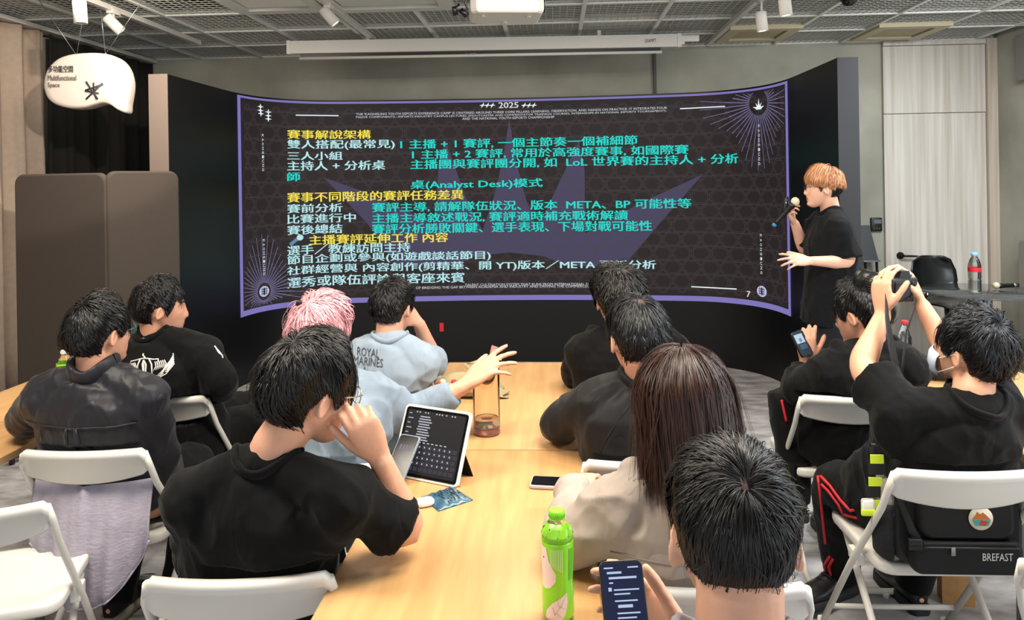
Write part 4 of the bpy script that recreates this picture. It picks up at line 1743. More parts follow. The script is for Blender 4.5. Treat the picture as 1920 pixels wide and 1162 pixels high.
def person(label, head, hyaw, hpitch, hroll, neck, hip, tyaw, skin='#c99673', hs=1.0, bw=1.0, bd=1.0, slouch=0.06, sh=None, hipyaw=None, arms=None, legs=None, voxel=0.0055, shw=0.185, group=None, eyes=True):
    p = Person()
    p.head, p.hs, p.bw, p.bd, p.slouch = Vector(head), hs, bw, bd, slouch
    p.HM = head_matrix(hyaw, hpitch, hroll)
    p.neck, p.hip = Vector(neck), Vector(hip)
    ty = rad(tyaw)
    p.right, p.fwd = Vector((math.cos(ty), math.sin(ty), 0)), Vector((-math.sin(ty), math.cos(ty), 0))
    hy = rad(tyaw if hipyaw is None else hipyaw)
    p.hipright, p.hipfwd = Vector((math.cos(hy), math.sin(hy), 0)), Vector((-math.sin(hy), math.cos(hy), 0))
    p.root = empty('person', label, 'person', (p.hip.x, p.hip.y, 0), 0, group)
    up = (p.neck - p.hip).normalized()
    p.sh = {}
    for s, nm in ((-1, 'L'), (1, 'R')):
        p.sh[nm] = Vector(sh[nm]) if sh and nm in sh else p.neck + p.right * (s * shw * bw) - up * 0.065 + p.fwd * 0.015
    p.arm = arms or {}
    p.leg = legs or {}
    mb = MB()
    D, fs = sphere_grid(96, 80)
    H = skull(D, True) @ np.array(p.HM).T * hs + np.array(p.head)
    mb.add([Vector(v) for v in H], fs)
    for s in (-1, 1):          # ears
        c = pup(p, (s * 0.0765, -0.008, -0.012))
        E = p.HM @ Matrix.Rotation(rad(s * 28), 3, 'Z') @ Matrix.Rotation(rad(-12), 3, 'X')
        rings = []
        for (dx, ry, rz) in ((-0.012, 0.010, 0.020), (0.0, 0.014, 0.027), (0.006, 0.018, 0.032), (0.010, 0.018, 0.032), (0.012, 0.015, 0.028), (0.0105, 0.011, 0.022), (0.008, 0.006, 0.014)):
            rings.append([c + E @ Vector((s * dx, ry * math.cos(a) - 0.004 * math.sin(a) * -1, rz * math.sin(a) + 0.002)) * hs for a in [2 * PI * j / 18 for j in range(18)]])
        mb.loft(rings, 0, True)
    nk = [p.neck - up * 0.03, p.neck + (pup(p, (0, -0.03, -0.055)) - p.neck) * 0.45 - p.fwd * 0.0, pup(p, (0, -0.028, -0.06)), pup(p, (0, -0.02, -0.02))]
    limb(mb, nk, [(0, 0.062), (0.35, 0.056), (0.7, 0.056), (1, 0.052)], 20)
    torso(mb, p)
    for nm in 'LR':
        s = 1 if nm == 'R' else -1
        S = p.sh[nm]
        # trapezius and shoulder
        limb(mb, [p.neck + up * 0.012 - p.fwd * 0.005, p.neck * 0.45 + S * 0.55 + up * 0.006, S], [(0, 0.036), (0.5, 0.037), (1, 0.047)], 14)
        limb(mb, [p.hip + up * 0.30 + p.right * (s * 0.11 * bw), S - up * 0.02], [(0, 0.07), (1, 0.058)], 14)
        if nm in p.arm:
            a = p.arm[nm]
            E, Wr = Vector(a['e']), Vector(a['w'])
            limb(mb, rounded([S, E, Wr]), [(0, 0.055), (0.25, 0.049 * a.get('k', 1)), (0.47, 0.041), (0.62, 0.042), (0.8, 0.033), (1, 0.0265)], 16)
            hd = Vector(a.get('d', Wr - E))
            nb = Vector(a.get('n', (0, 0, 1)))
            hand(mb, p, Wr + hd.normalized() * 0.012, hd, nb, a.get('side', s), a.get('curl', (22, 26, 30, 34)), a.get('spread', 6), a.get('thumb', (38, 22)), a.get('sc', 1.0))
    for nm in 'LR':
        if nm in p.leg:
            s = 1 if nm == 'R' else -1
            l = p.leg[nm]
            Hj = p.hip + p.hipright * (s * 0.095) - Vector((0, 0, 0.02))
            limb(mb, rounded([Hj, Vector(l['k']), Vector(l['a'])]), [(0, 0.085), (0.3, 0.075), (0.5, 0.056), (0.65, 0.056), (0.85, 0.042), (1, 0.036)], 14)
            td = Vector(l.get('toe', p.hipfwd))
            limb(mb, [Vector(l['a']) - Vector((0, 0, 0.02)) - td * 0.03, Vector(l['a']) + td * 0.05 - Vector((0, 0, 0.036)), Vector(l['a']) + td * 0.10 - Vector((0, 0, 0.046))], [(0, 0.028), (0.5, 0.026), (1, 0.018)], 12)
    me = solid(mb, voxel, 3)
    sm = skin_mat(skin)
    me.materials.clear()
    me.materials.append(sm)
    me.materials.append(mat('lip', '#a5605a', 0.4))
    p.body = finish(me, 'body', [], p)
    # lips coloured by place
    inv = p.HM.transposed()
    P = (mv(me) + np.array(p.root.location) - np.array(p.head)) @ np.array(inv).T / hs
    lip = (np.abs(P[:, 0]) < 0.023 * (1 - ((P[:, 2] + 0.070) / 0.014) ** 2).clip(0, 1)) & (np.abs(P[:, 2] + 0.070) < 0.011) & (P[:, 1] > 0.06)
    if lip.any():
        ids = np.zeros(len(me.polygons), np.int32)
        for i, q in enumerate(me.polygons):
            if lip[q.vertices[0]] and lip[q.vertices[2]]:
                ids[i] = 1
        me.polygons.foreach_set('material_index', ids)
    if eyes:
        for s in (-1, 1):
            mb = MB()
            c = pup(p, (s * 0.031, 0.0655, 0.002))
            mb.ball(c, 0.0125 * hs, 18, 12)
            f = p.HM @ Vector((0, 1, 0))
            mb.lathe([(0.0058, 0.0105), (0.004, 0.0120), (0.001, 0.0126)], c, 14, 1, axis=f)
            eb = mb.build('eye', [mat('eye white', '#b5aea6', 0.3), mat('iris', '#1a100b', 0.15)], p.root, world=True)
            mb = MB()
            arc = [skull(np.array([[s * x, y, z]]) / np.linalg.norm([x, y, z]), True)[0] + np.array([0, 0.0012, 0]) for x, y, z in ((0.17, 0.95, 0.19), (0.28, 0.92, 0.225), (0.40, 0.87, 0.23), (0.52, 0.80, 0.19))]
            mb.tube([pup(p, v) for v in arc], [0.0022, 0.003, 0.0028, 0.0012], 8)
            mb.build('eyebrow', mat('eyebrow', '#17110f', 0.8), p.root, world=True)
    return p


def spectacles(p, m, lens=0.022, rim=0.0014):
    mb = MB()
    y = 0.103
    for s in (-1, 1):
        mb.tube([pup(p, (s * 0.033 + lens * math.cos(a), y - 0.012 * abs(math.cos(a) * s + 0) * 0.3, -0.002 + lens * 0.88 * math.sin(a))) for a in [2 * PI * k / 20 for k in range(21)]], rim, 6)
        mb.tube([pup(p, (s * (0.033 + lens), y, 0.004)), pup(p, (s * 0.076, 0.07, 0.006)), pup(p, (s * 0.081, 0.0, 0.004)), pup(p, (s * 0.082, -0.02, -0.012))], rim, 6)
    mb.tube([pup(p, (-0.012, y, 0.004)), pup(p, (0, y + 0.004, 0.006)), pup(p, (0.012, y, 0.004))], rim, 6)
    o = mb.build('eyeglasses', m, p.root, world=True)
    for s in (-1, 1):
        mb = MB()
        mb.add([pup(p, (s * 0.033 + lens * 0.96 * math.cos(a), y, -0.002 + lens * 0.85 * math.sin(a))) for a in [2 * PI * k / 20 for k in range(20)]], [tuple(range(20))])
        mb.build('lens', mat('spectacle lens', '#ffffff', 0.02, trans=1.0, ior=1.02, spec=0.6), o, world=True)
    return o


def cloth_mat(name, col, var=0.08, rough=0.85, fine=6.0, bump=0.26, spec=0.2, sheen=0.08, col2=None):
    """woven cloth with soft creases"""
    if name in MATS:
        return MATS[name]
    M = mat(name, col, rough, spec=spec, var=var, vscale=9, sheen=sheen, col2=col2)
    nt = M.node_tree
    b = nt.nodes['Principled BSDF']
    tc = nt.nodes.new('ShaderNodeTexCoord')
    nz = nt.nodes.new('ShaderNodeTexNoise')
    nz.inputs['Scale'].default_value = fine
    nz.inputs['Detail'].default_value = 3.0
    nz.inputs['Roughness'].default_value = 0.45
    nz.inputs['Distortion'].default_value = 0.35
    a = nt.nodes.new('ShaderNodeMath')
    a.operation = 'SUBTRACT'
    a.inputs[1].default_value = 0.5
    c = nt.nodes.new('ShaderNodeMath')
    c.operation = 'ABSOLUTE'
    d = nt.nodes.new('ShaderNodeMath')
    d.operation = 'POWER'
    d.inputs[1].default_value = 0.6
    bp = nt.nodes.new('ShaderNodeBump')
    bp.inputs['Strength'].default_value = bump
    bp.inputs['Distance'].default_value = 0.03
    mp = nt.nodes.new('ShaderNodeMapping')
    mp.inputs['Rotation'].default_value = (0.5, 0.7, 0.3)
    mp.inputs['Scale'].default_value = (1.3, 1.0, 0.5)
    nt.links.new(tc.outputs['Object'], mp.inputs[0])
    nt.links.new(mp.outputs[0], nz.inputs['Vector'])
    nt.links.new(nz.outputs['Fac'], a.inputs[0])
    nt.links.new(a.outputs[0], c.inputs[0])
    nt.links.new(c.outputs[0], d.inputs[0])
    nt.links.new(d.outputs[0], bp.inputs['Height'])
    nt.links.new(bp.outputs[0], b.inputs['Normal'])
    return M


def shirt(p, m, sleeves=0.5, grow=0.018, name='shirt', sleeve_r=0.066, voxel=0.0065, amp=0.011, seed=0.0, hem=-0.08, smooth_n=7, flare=0.012, fitted=False, cuff=0.035, hood=None, freq=7.0, prof=None):
    """sleeves: share of the arm covered (0.35 = T-shirt, 1 = to the wrist)"""
    mb = MB()
    up = (p.neck - p.hip).normalized()
    pr = prof or [(hem, 0.168, 0.118, 0), (0.0, 0.176, 0.126, 0), (0.12, 0.178, 0.126, 0.0), (0.32, 0.170, 0.116, 0.004), (0.52, 0.172, 0.114, 0.006), (0.70, 0.176, 0.114, 0.008), (0.82, 0.170, 0.100, 0.004), (0.91, 0.128, 0.080, 0), (0.955, 0.100, 0.072, 0), (0.985, 0.080, 0.066, 0), (1.0, 0.070, 0.062, 0)]
    torso(mb, p, grow, pr)
    for nm in 'LR':
        s = 1 if nm == 'R' else -1
        S = p.sh[nm]
        limb(mb, [p.neck + up * 0.008 - p.fwd * 0.005, p.neck * 0.45 + S * 0.55 + up * 0.009, S], [(0, 0.054), (0.5, 0.047 + grow * 0.6), (1, 0.052 + grow * 0.8)], 16)
        limb(mb, [p.hip + up * 0.28 + p.right * (s * 0.115 * p.bw), S - up * 0.02], [(0, 0.072 + grow), (1, 0.062 + grow)], 16)
        if nm in p.arm:
            a = p.arm[nm]
            pts = rounded([S, Vector(a['e']), Vector(a['w'])])
            t = arclen(pts)
            sl = a.get('sleeve', sleeves)
            # cut the arm line at the sleeve's end
            out = []
            for i in range(len(pts)):
                if t[i] <= sl:
                    out.append(pts[i])
                else:
                    f = (sl - t[i - 1]) / (t[i] - t[i - 1])
                    if f > 0.02:
                        out.append(pts[i - 1] + (pts[i] - pts[i - 1]) * f)
                    break
            if sl >= 0.7:
                limb(mb, out, [(0, 0.052 + grow), (0.3, sleeve_r), (0.55, sleeve_r * 0.92), (0.85, sleeve_r * 0.8), (1, cuff + 0.006)], 18, cap=False)
            else:
                limb(mb, out, [(0, 0.052 + grow), (0.5, sleeve_r), (1, sleeve_r + flare)], 18, cap=False)
    if hood:
        hood(mb, p)
    me = solid(mb, voxel, smooth_n)
    wrinkle(me, amp, freq, seed)
    o = finish(me, name, [m], p)
    return o


def collar(p, m, on, r=0.068, tube=0.008, parent=None, name='collar', lean=0.0, wide=1.05, flat=1.6):
    """ribbed neck band lying on the garment round the base of the neck"""
    from mathutils.bvhtree import BVHTree
    off = Vector(p.root.location)
    bv = BVHTree.FromPolygons([v.co + off for v in on.data.vertices], [tuple(q.vertices) for q in on.data.polygons])
    up = (pup(p, (0, -0.03, -0.06)) - p.neck).normalized()
    up = (up * 0.6 + (p.neck - p.hip).normalized() * 0.4).normalized()
    rt = (p.right - up * p.right.dot(up)).normalized()
    fw = up.cross(rt)
    hs_ = []
    for k in range(32):
        a = 2 * PI * k / 32
        q = p.neck + rt * (r * wide * math.cos(a)) + fw * (r * math.sin(a) + lean)
        h = bv.ray_cast(q + up * 0.10, -up, 0.3)
        hs_.append((h[0] - q).dot(up) if h[0] is not None else -0.02)
    hs_ = np.array(hs_)
    hs_ = np.maximum(hs_, np.median(hs_) - 0.03)
    for _ in range(5):
        hs_ = (np.roll(hs_, 1) + 2 * hs_ + np.roll(hs_, -1)) / 4
    mb = MB()
    pts = [p.neck + rt * (r * wide * math.cos(2 * PI * k / 32)) + fw * (r * math.sin(2 * PI * k / 32) + lean) + up * (hs_[k % 32] + 0.002) for k in range(33)]
    mb.tube(pts, tube, 10, flat=(up, flat))
    return mb.build(name, m, parent or on, world=True)


def trousers(p, m, grow=0.016, seed=3.0, voxel=0.010, amp=0.008, cut=1.03, knee=0.072):
    mb = MB()
    torso(mb, p, grow * 0.6, t0=-0.2, t1=0.2)
    up = (p.neck - p.hip).normalized()
    for nm in 'LR':
        if nm in p.leg:
            s = 1 if nm == 'R' else -1
            l = p.leg[nm]
            Hj = p.hip + p.hipright * (s * 0.095) - Vector((0, 0, 0.02))
            a = Vector(l['k']) + (Vector(l['a']) - Vector(l['k'])) * cut
            limb(mb, rounded([Hj, Vector(l['k']), a]), [(0, 0.10 + grow * 0.3), (0.3, 0.088 + grow * 0.3), (0.5, knee), (0.7, knee * 0.95), (1, 0.060)], 16, cap=False)
    me = solid(mb, voxel, 6)
    wrinkle(me, amp, 8.0, seed)
    return finish(me, 'trousers', [m], p)


def shoes(p, m_up, m_sole):
    for nm in 'LR':
        if nm not in p.leg:
            continue
        l = p.leg[nm]
        d = Vector(l.get('toe', p.hipfwd))
        flat = Vector((d.x, d.y, 0)).normalized()
        tl = l.get('tilt', 0.0)
        fw = (flat * math.cos(tl) + Vector((0, 0, math.sin(tl)))).normalized()
        rt = Vector((flat.y, -flat.x, 0))
        upv = rt.cross(fw)
        A = Vector(l['a'])
        h0 = A - upv * 0.075 - fw * 0.055
        mb = MB()
        rings = []
        for t, w, h in ((0.0, 0.020, 0.05), (0.015, 0.034, 0.085), (0.06, 0.040, 0.10), (0.10, 0.041, 0.088), (0.15, 0.046, 0.062), (0.20, 0.049, 0.050), (0.25, 0.043, 0.042), (0.275, 0.028, 0.032), (0.285, 0.012, 0.022)):
            c = h0 + fw * t
            rings.append([c + rt * (w * math.copysign(abs(math.cos(a)) ** 0.8, math.cos(a))) + upv * (0.02 + max(0.0, h * (0.5 + 0.5 * math.sin(a)))) for a in [2 * PI * j / 16 for j in range(16)]])
        mb.loft(rings, 0, True)
        so = mb.build('shoe', m_up, p.root, world=True)
        mb = MB()
        rings = []
        for t, w in ((-0.006, 0.022), (0.01, 0.038), (0.06, 0.042), (0.11, 0.040), (0.16, 0.047), (0.21, 0.051), (0.255, 0.046), (0.28, 0.032), (0.293, 0.012)):
            c = h0 + fw * t
            rings.append([c + rt * w, c + rt * w * 1.03 + upv * 0.014, c + rt * w * 0.97 + upv * 0.030, c - rt * w * 0.97 + upv * 0.030, c - rt * w * 1.03 + upv * 0.014, c - rt * w])
        mb.loft(rings, 0, True, True)
        mb.build('sole', m_sole, so, world=True)
        mb = MB()
        for q in range(4):
            c = h0 + fw * (0.10 + q * 0.022) + upv * (0.112 - q * 0.012)
            mb.tube([c - rt * 0.024, c + upv * 0.004, c + rt * 0.024], 0.0028, 6)
        mb.build('lace', mat('dark lace', '#1b1b1d', 0.8), so, world=True)


def seated_legs(chairo, p_or_yaw=None, spread=0.11, knee_y=0.27, ank=(0.12, 0.10), kz=0.545, dyaw=0.0):
    yr = chairo.rotation_euler[2] + rad(dyaw)
    r, f = Vector((math.cos(yr), math.sin(yr), 0)), Vector((-math.sin(yr), math.cos(yr), 0))
    o = Vector(chairo.location)
    return {nm: {'k': o + r * (s * spread) + f * knee_y + Vector((0, 0, kz)), 'a': o + r * (s * ank[0]) + f * ank[1] + Vector((0, 0, 0.085)), 'toe': f} for nm, s in (('L', -1), ('R', 1))}


def hip_on(chairo, y=-0.05, z=0.555, x=0.0):
    yr = chairo.rotation_euler[2]
    r, f = Vector((math.cos(yr), math.sin(yr), 0)), Vector((-math.sin(yr), math.cos(yr), 0))
    return Vector(chairo.location) + r * x + f * y + Vector((0, 0, z))

rubber = mat('rubber sole', '#232326', 0.7)
dark_trs = cloth_mat('black trousers cloth', '#070708', sheen=0.04)
black_tee = cloth_mat('black cotton', '#060607', sheen=0.04)

# ------------------------------------------------------------------ the thinker in the plain black T-shirt
E_ = at(770, 1003, 1.765)
W_ = at(714, 862, 1.72)
P6 = person('person in plain black T-shirt and thin glasses, elbow on table, hand at cheek', at(585, 733, 1.74), -48, -10, 4, at(490, 880, 1.72), hip_on(ch6), -12, skin='#cf9c82', bw=0.98, bd=1.0,
            sh={'R': at(646, 925, 1.66), 'L': at(362, 930, 1.70)},
            arms={'R': {'e': E_, 'w': W_, 'd': at(680, 798, 1.69) - W_, 'n': (0.25, -0.9, 0.3), 'curl': (45, 55, 60, 60), 'spread': 4, 'thumb': (30, 20), 'sleeve': 0.44, 'side': -1},
                  'L': {'e': at(385, 1075, 1.90), 'w': at(592, 1066, 1.98), 'd': (1, 0.2, 0.05), 'n': (0, -0.3, 1), 'curl': (30, 35, 35, 40), 'side': -1}},
            legs=seated_legs(ch6), voxel=0.005)
t6 = shirt(P6, black_tee, 0.44, seed=1.0, sleeve_r=0.058, flare=0.010, grow=0.014)
collar(P6, black_tee, t6)
make_hair(P6, 'hair', BLACK, n=8500, vol=0.033, length=0.10, seed=6, kind='mid', width=0.00099)
spectacles(P6, mat('gold wire', '#b9a88a', 0.3, metal=0.8))
trousers(P6, dark_trs)
shoes(P6, black_plastic, rubber)

# ------------------------------------------------------------------ dark overshirt, beside the partition table
shirt_dark = cloth_mat('dark sateen shirt', '#12121a', rough=0.5, spec=0.35, bump=0.34)
lit_shirting = mat('shirting painted as lit', '#8f8a99', 0.7, spec=0.3, var=0.10, vscale=14, col2='#a39daa', bump=0.25, bscale=60, bstretch=(1, 1, 2.0))  # strong light on the same dark shirt, put into a lavender grey colour
P2 = person('person in dark long-sleeved shirt whose tail, coloured as lit, hangs behind the chair', at(190, 624, 2.52), -26, 2, 0, at(178, 705, 2.50), hip_on(ch2), -4, skin='#c79278', bw=1.02, hs=0.93,
            sh={'L': at(85, 742, 2.50), 'R': at(268, 738, 2.48)},
            arms={'L': {'e': at(42, 795, 2.62), 'w': at(105, 750, 2.86), 'd': (0.8, 0.5, 0), 'n': (0, 0, 1), 'side': 1},
                  'R': {'e': at(305, 855, 2.56), 'w': at(318, 905, 2.75), 'd': (-0.5, 0.8, -0.1), 'n': (0.3, 0, 1), 'side': -1}},
            legs=seated_legs(ch2, dyaw=-6))
t2 = shirt(P2, shirt_dark, 0.94, seed=2.0, sleeve_r=0.062, grow=0.022, amp=0.010, hem=0.10, prof=[(0.02, 0.166, 0.118, 0), (0.12, 0.174, 0.122, 0.0), (0.32, 0.172, 0.116, 0.004), (0.52, 0.174, 0.114, 0.006), (0.70, 0.178, 0.114, 0.008), (0.82, 0.172, 0.100, 0.004), (0.91, 0.130, 0.080, 0), (0.955, 0.095, 0.068, 0), (0.985, 0.072, 0.062, 0)])
collar(P2, shirt_dark, t2, r=0.068, tube=0.012, flat=2.6)
make_hair(P2, 'hair', BLACK, n=7140, vol=0.030, length=0.085, seed=12, kind='mid', width=0.00128)
spectacles(P2, mat('teal plastic', '#1d6b66', 0.3))
trousers(P2, dark_trs)
shoes(P2, cloth_mat('dark canvas shoe', '#1a1716'), mat('worn sole', '#8c8676', 0.7))
# the box pleat and the yoke seam of the shirt, and the tail below the backrest
(c0_, r0_, f0_, u0_), (c1_, r1_, f1_, u1_) = torso_frames(P2, [0.70, 0.2])


def on_back(p, on, t, x, lift=0.004):
    """point of a garment's back at height t of the torso, x metres to the right of the spine"""
    from mathutils.bvhtree import BVHTree
    if 'bv' not in on or True:
        off = Vector(p.root.location)
        if on.name not in BVS:
            BVS[on.name] = BVHTree.FromPolygons([v.co + off for v in on.data.vertices], [tuple(q.vertices) for q in on.data.polygons])
    (c, r, f, u), = torso_frames(p, [t])
    o_ = c + r * x - f * 0.6
    h = BVS[on.name].ray_cast(o_, f, 1.0)
    return (h[0] if h[0] is not None else c + r * x - f * 0.13) - f * lift


BVS = {}


def on_pix(p, on, px, py, lift=0.003):
    """point of a garment that the photo shows at px, py, lifted a little off the cloth"""
    from mathutils.bvhtree import BVHTree
    if on.name not in BVS:
        off = Vector(p.root.location)
        BVS[on.name] = BVHTree.FromPolygons([v.co + off for v in on.data.vertices], [tuple(q.vertices) for q in on.data.polygons])
    d = (at(px, py, 1.0) - CAMP).normalized()
    h = BVS[on.name].ray_cast(CAMP, d, 8.0)
    return (h[0] + h[1] * lift) if h[0] is not None else None


mb = MB()
mb.tube([on_back(P2, t2, 0.735, x, 0.002) for x in np.linspace(-0.19, 0.19, 15)], 0.0035, 6)
for x in (-0.026, 0.026):
    mb.tube([on_back(P2, t2, t, x * (0.6 + (0.74 - t) * 1.2), 0.003) for t in np.linspace(0.735, 0.36, 9)], [0.006, 0.006, 0.006, 0.006, 0.005, 0.005, 0.004, 0.003, 0.002], 6)
mb.build('pleat', shirt_dark, t2, world=True)
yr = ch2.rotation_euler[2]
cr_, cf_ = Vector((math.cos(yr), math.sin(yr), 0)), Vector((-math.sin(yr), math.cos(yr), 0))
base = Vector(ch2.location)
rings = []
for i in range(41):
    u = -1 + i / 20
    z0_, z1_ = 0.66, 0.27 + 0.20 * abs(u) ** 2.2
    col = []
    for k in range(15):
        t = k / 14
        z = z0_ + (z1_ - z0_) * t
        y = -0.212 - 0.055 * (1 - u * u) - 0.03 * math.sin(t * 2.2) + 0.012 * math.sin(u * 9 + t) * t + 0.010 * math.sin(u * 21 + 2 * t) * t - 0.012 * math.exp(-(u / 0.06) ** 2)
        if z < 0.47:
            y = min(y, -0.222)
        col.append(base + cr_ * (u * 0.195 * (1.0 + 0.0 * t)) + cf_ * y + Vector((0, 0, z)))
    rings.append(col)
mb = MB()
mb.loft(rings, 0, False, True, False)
tail = mb.build('shirt_tail', lit_shirting, t2, label='shirt tail coloured lavender grey as lit', world=True)
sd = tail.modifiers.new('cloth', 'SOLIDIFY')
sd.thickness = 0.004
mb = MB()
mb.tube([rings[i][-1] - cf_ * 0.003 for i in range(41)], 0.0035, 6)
mb.build('hem', lit_shirting, tail, world=True)

# ------------------------------------------------------------------ black T-shirt with white wings
P3 = person('person in black T-shirt with white wings printed on the back', at(303, 577, 3.08), -62, -2, 0, at(292, 632, 3.08), hip_on(ch3), -28, skin='#c08d76', hs=0.95, bw=1.18, bd=1.15, hipyaw=-40,
            sh={'L': at(232, 672, 3.14), 'R': at(382, 662, 3.02)},
            arms={'R': {'e': at(412, 712, 3.02), 'w': at(398, 742, 3.22), 'd': (-0.4, 0.9, 0), 'n': (0.2, 0, 1), 'sleeve': 0.5},
                  'L': {'e': at(275, 718, 3.22), 'w': at(345, 730, 3.3), 'd': (1, 0.1, 0), 'n': (0, 0, 1), 'sleeve': 0.5}},
            legs=seated_legs(ch3, dyaw=-38, knee_y=0.42))
t3 = shirt(P3, black_tee, 0.5, seed=4.0, sleeve_r=0.068, flare=0.010, grow=0.018)
collar(P3, black_tee, t3)
make_hair(P3, 'hair', BLACK, n=5440, vol=0.026, length=0.055, seed=21, kind='short', width=0.00139, messy=0.22)
trousers(P3, dark_trs, knee=0.085)
shoes(P3, black_plastic, rubber)
# printed wings
white_print = mat('white print', '#d9d6d0', 0.7)
mb = MB()


def stroke(pts, r=0.0032):
    q = [on_pix(P3, t3, x / 2.904, 480 + y / 2.904, 0.001) for x, y in pts]
    q = [v for v in q if v is not None]
    if len(q) > 1:
        mb.tube(q, r, 5)


for k in range(6):
    k = k * 1.4
    stroke([(830 + 8 * k, 668 - 6 * k), (870 + 4 * k, 660 - 8 * k), (905 + 3 * k, 640 - 10 * k), (930 + 2 * k, 610 - 10 * k), (950 - 1 * k, 585 - 8 * k)], 0.0022)
for k in range(6):
    stroke([(845 + 10 * k, 575 - 2 * k), (850 + 11 * k, 600 - 3 * k), (835 + 12 * k, 625 - 4 * k)], 0.0022)
for k in range(5):
    stroke([(648 + 4 * k, 565 + 12 * k), (672 + 6 * k, 600 + 9 * k), (700 + 8 * k, 622 + 6 * k), (740 + 2 * k, 640 + 3 * k)], 0.0024)
for k in range(4):
    stroke([(735 - 8 * k, 580 + 2 * k), (742 - 8 * k, 600 + 3 * k), (752 - 8 * k, 625 + 3 * k)], 0.0022)
stroke([(712, 585), (716, 572), (745, 566), (765, 560), (785, 556), (810, 558), (835, 562), (862, 560), (862, 575)], 0.003)
stroke([(765, 560), (752, 590), (748, 630)], 0.003)
stroke([(812, 560), (826, 590), (828, 640)], 0.003)
stroke([(782, 530), (778, 540), (790, 550), (784, 558)], 0.003)
stroke([(783, 566), (776, 590), (784, 655), (794, 640), (795, 590), (787, 566), (783, 600), (787, 650)], 0.0032)
mb.build('wing_print', white_print, t3, label='white wings print', world=True)
mb = MB()
for pts in (((1168, 490), (1178, 505), (1190, 515)), ((1180, 508), (1196, 525), (1205, 540)), ((1192, 520), (1208, 540), (1212, 556)), ((1176, 500), (1186, 520), (1198, 535))):
    stroke(pts, 0.0030)
if mb.n:
    mb.build('sleeve_print', white_print, t3, world=True)

# ------------------------------------------------------------------ pink hair
blue_grey = cloth_mat('pale blue grey sweatshirt', '#7d8b99', var=0.14, rough=0.9)
W4 = at(866, 726, 2.54)
P4 = person('person with pink hair in pale blue grey sweatshirt reaching over the tall tumbler', at(605, 622, 2.46), -22, -3, 3, at(622, 716, 2.42), hip_on(ch4), -16, skin='#dba58a', hs=0.92, bw=0.98,
            sh={'R': at(690, 742, 2.42), 'L': at(545, 750, 2.42)},
            arms={'R': {'e': at(770, 782, 2.56), 'w': W4, 'd': at(910, 692, 2.54) - W4, 'n': (-0.15, -0.5, 0.85), 'curl': (8, 14, 18, 24), 'spread': 10, 'sc': 1.1, 'thumb': (45, 10), 'side': -1},
                  'L': {'e': at(560, 830, 2.62), 'w': at(640, 850, 2.8), 'd': (1, 0.2, 0), 'n': (0, 0, 1), 'side': 1}},
            legs=seated_legs(ch4, dyaw=-8))
t4 = shirt(P4, blue_grey, 0.92, seed=6.0, sleeve_r=0.070, grow=0.026, amp=0.012, cuff=0.036)
collar(P4, blue_grey, t4, r=0.072, tube=0.010, flat=1.8)
PINK = ('#cf9aa0', '#dcaab0', '#c4868f', '#3a2a2b')
make_hair(P4, 'hair', PINK, n=7140, vol=0.036, length=0.11, seed=31, kind='mid', width=0.00128, crown=(-0.1, -0.6, 0.8), spots=(((-0.42, -0.55, 0.62), 9),), messy=0.2)
trousers(P4, cloth_mat('blue jeans cloth', '#37424f'))
shoes(P4, black_plastic, rubber)
mb = MB()
q = [pup(P4, skull(np.array([v]) / np.linalg.norm(v))[0] * k) for v, k in (((-0.30, -0.62, 0.72), 1.36), ((-0.36, -0.62, 0.66), 1.42), ((-0.40, -0.64, 0.58), 1.40))]
mb.tube(q, [0.006, 0.009, 0.005], 8)
mb.build('hair_clip', mat('black hair clip', '#141012', 0.5), P4.root, world=True)

# ------------------------------------------------------------------ pale blue printed T-shirt
pale_tee = cloth_mat('pale blue cotton', '#8c9aa8', var=0.06)
E5, W5 = at(815, 680, 3.32), at(786, 607, 3.20)
E5.z = max(E5.z, 0.785)
P5 = person('person in pale blue T-shirt with dark lettering, chin propped on one hand', at(738, 577, 3.10), -20, -4, 0, at(730, 640, 3.06), hip_on(ch5), -14, skin='#c9977f', hs=0.91, bw=0.98,
            sh={'R': at(792, 676, 3.04), 'L': at(674, 676, 3.06)},
            arms={'R': {'e': E5, 'w': W5, 'd': at(765, 585, 3.17) - W5, 'n': (0.7, -0.6, 0.3), 'curl': (60, 70, 70, 70), 'sleeve': 0.40, 'side': -1},
                  'L': {'e': at(665, 735, 3.3), 'w': at(730, 745, 3.5), 'd': (1, 0.3, 0), 'n': (0, 0, 1), 'side': 1}},
            legs=seated_legs(ch5))
t5 = shirt(P5, pale_tee, 0.40, seed=8.0, sleeve_r=0.064, flare=0.014, grow=0.018, amp=0.009)
collar(P5, pale_tee, t5)
make_hair(P5, 'hair', BLACK, n=5440, vol=0.026, length=0.085, seed=41, kind='mid', width=0.00139)
trousers(P5, dark_trs)
shoes(P5, black_plastic, rubber)
ink = mat('dark print', '#3a3d42', 0.8)


def pix_text(p, on, body, quad, name='lettering', m=None):
    """lettering on a garment; quad: photo corners top left, top right, bottom left"""
    P, fs, _ = text_polys(body, 0.0)
    tl, tr, bl = [Vector(q) for q in quad]
    pts = [bl + (tr - tl) * v[0] + (tl - bl) * v[1] for v in P]
    vs = [on_pix(p, on, q.x, q.y) for q in pts]
    ok = [f for f in fs if all(vs[i] is not None for i in f)]
    mb = MB()
    mb.add([v if v is not None else Vector(p.neck) for v in vs], ok)
    return mb.build(name, m or ink, on, world=True)


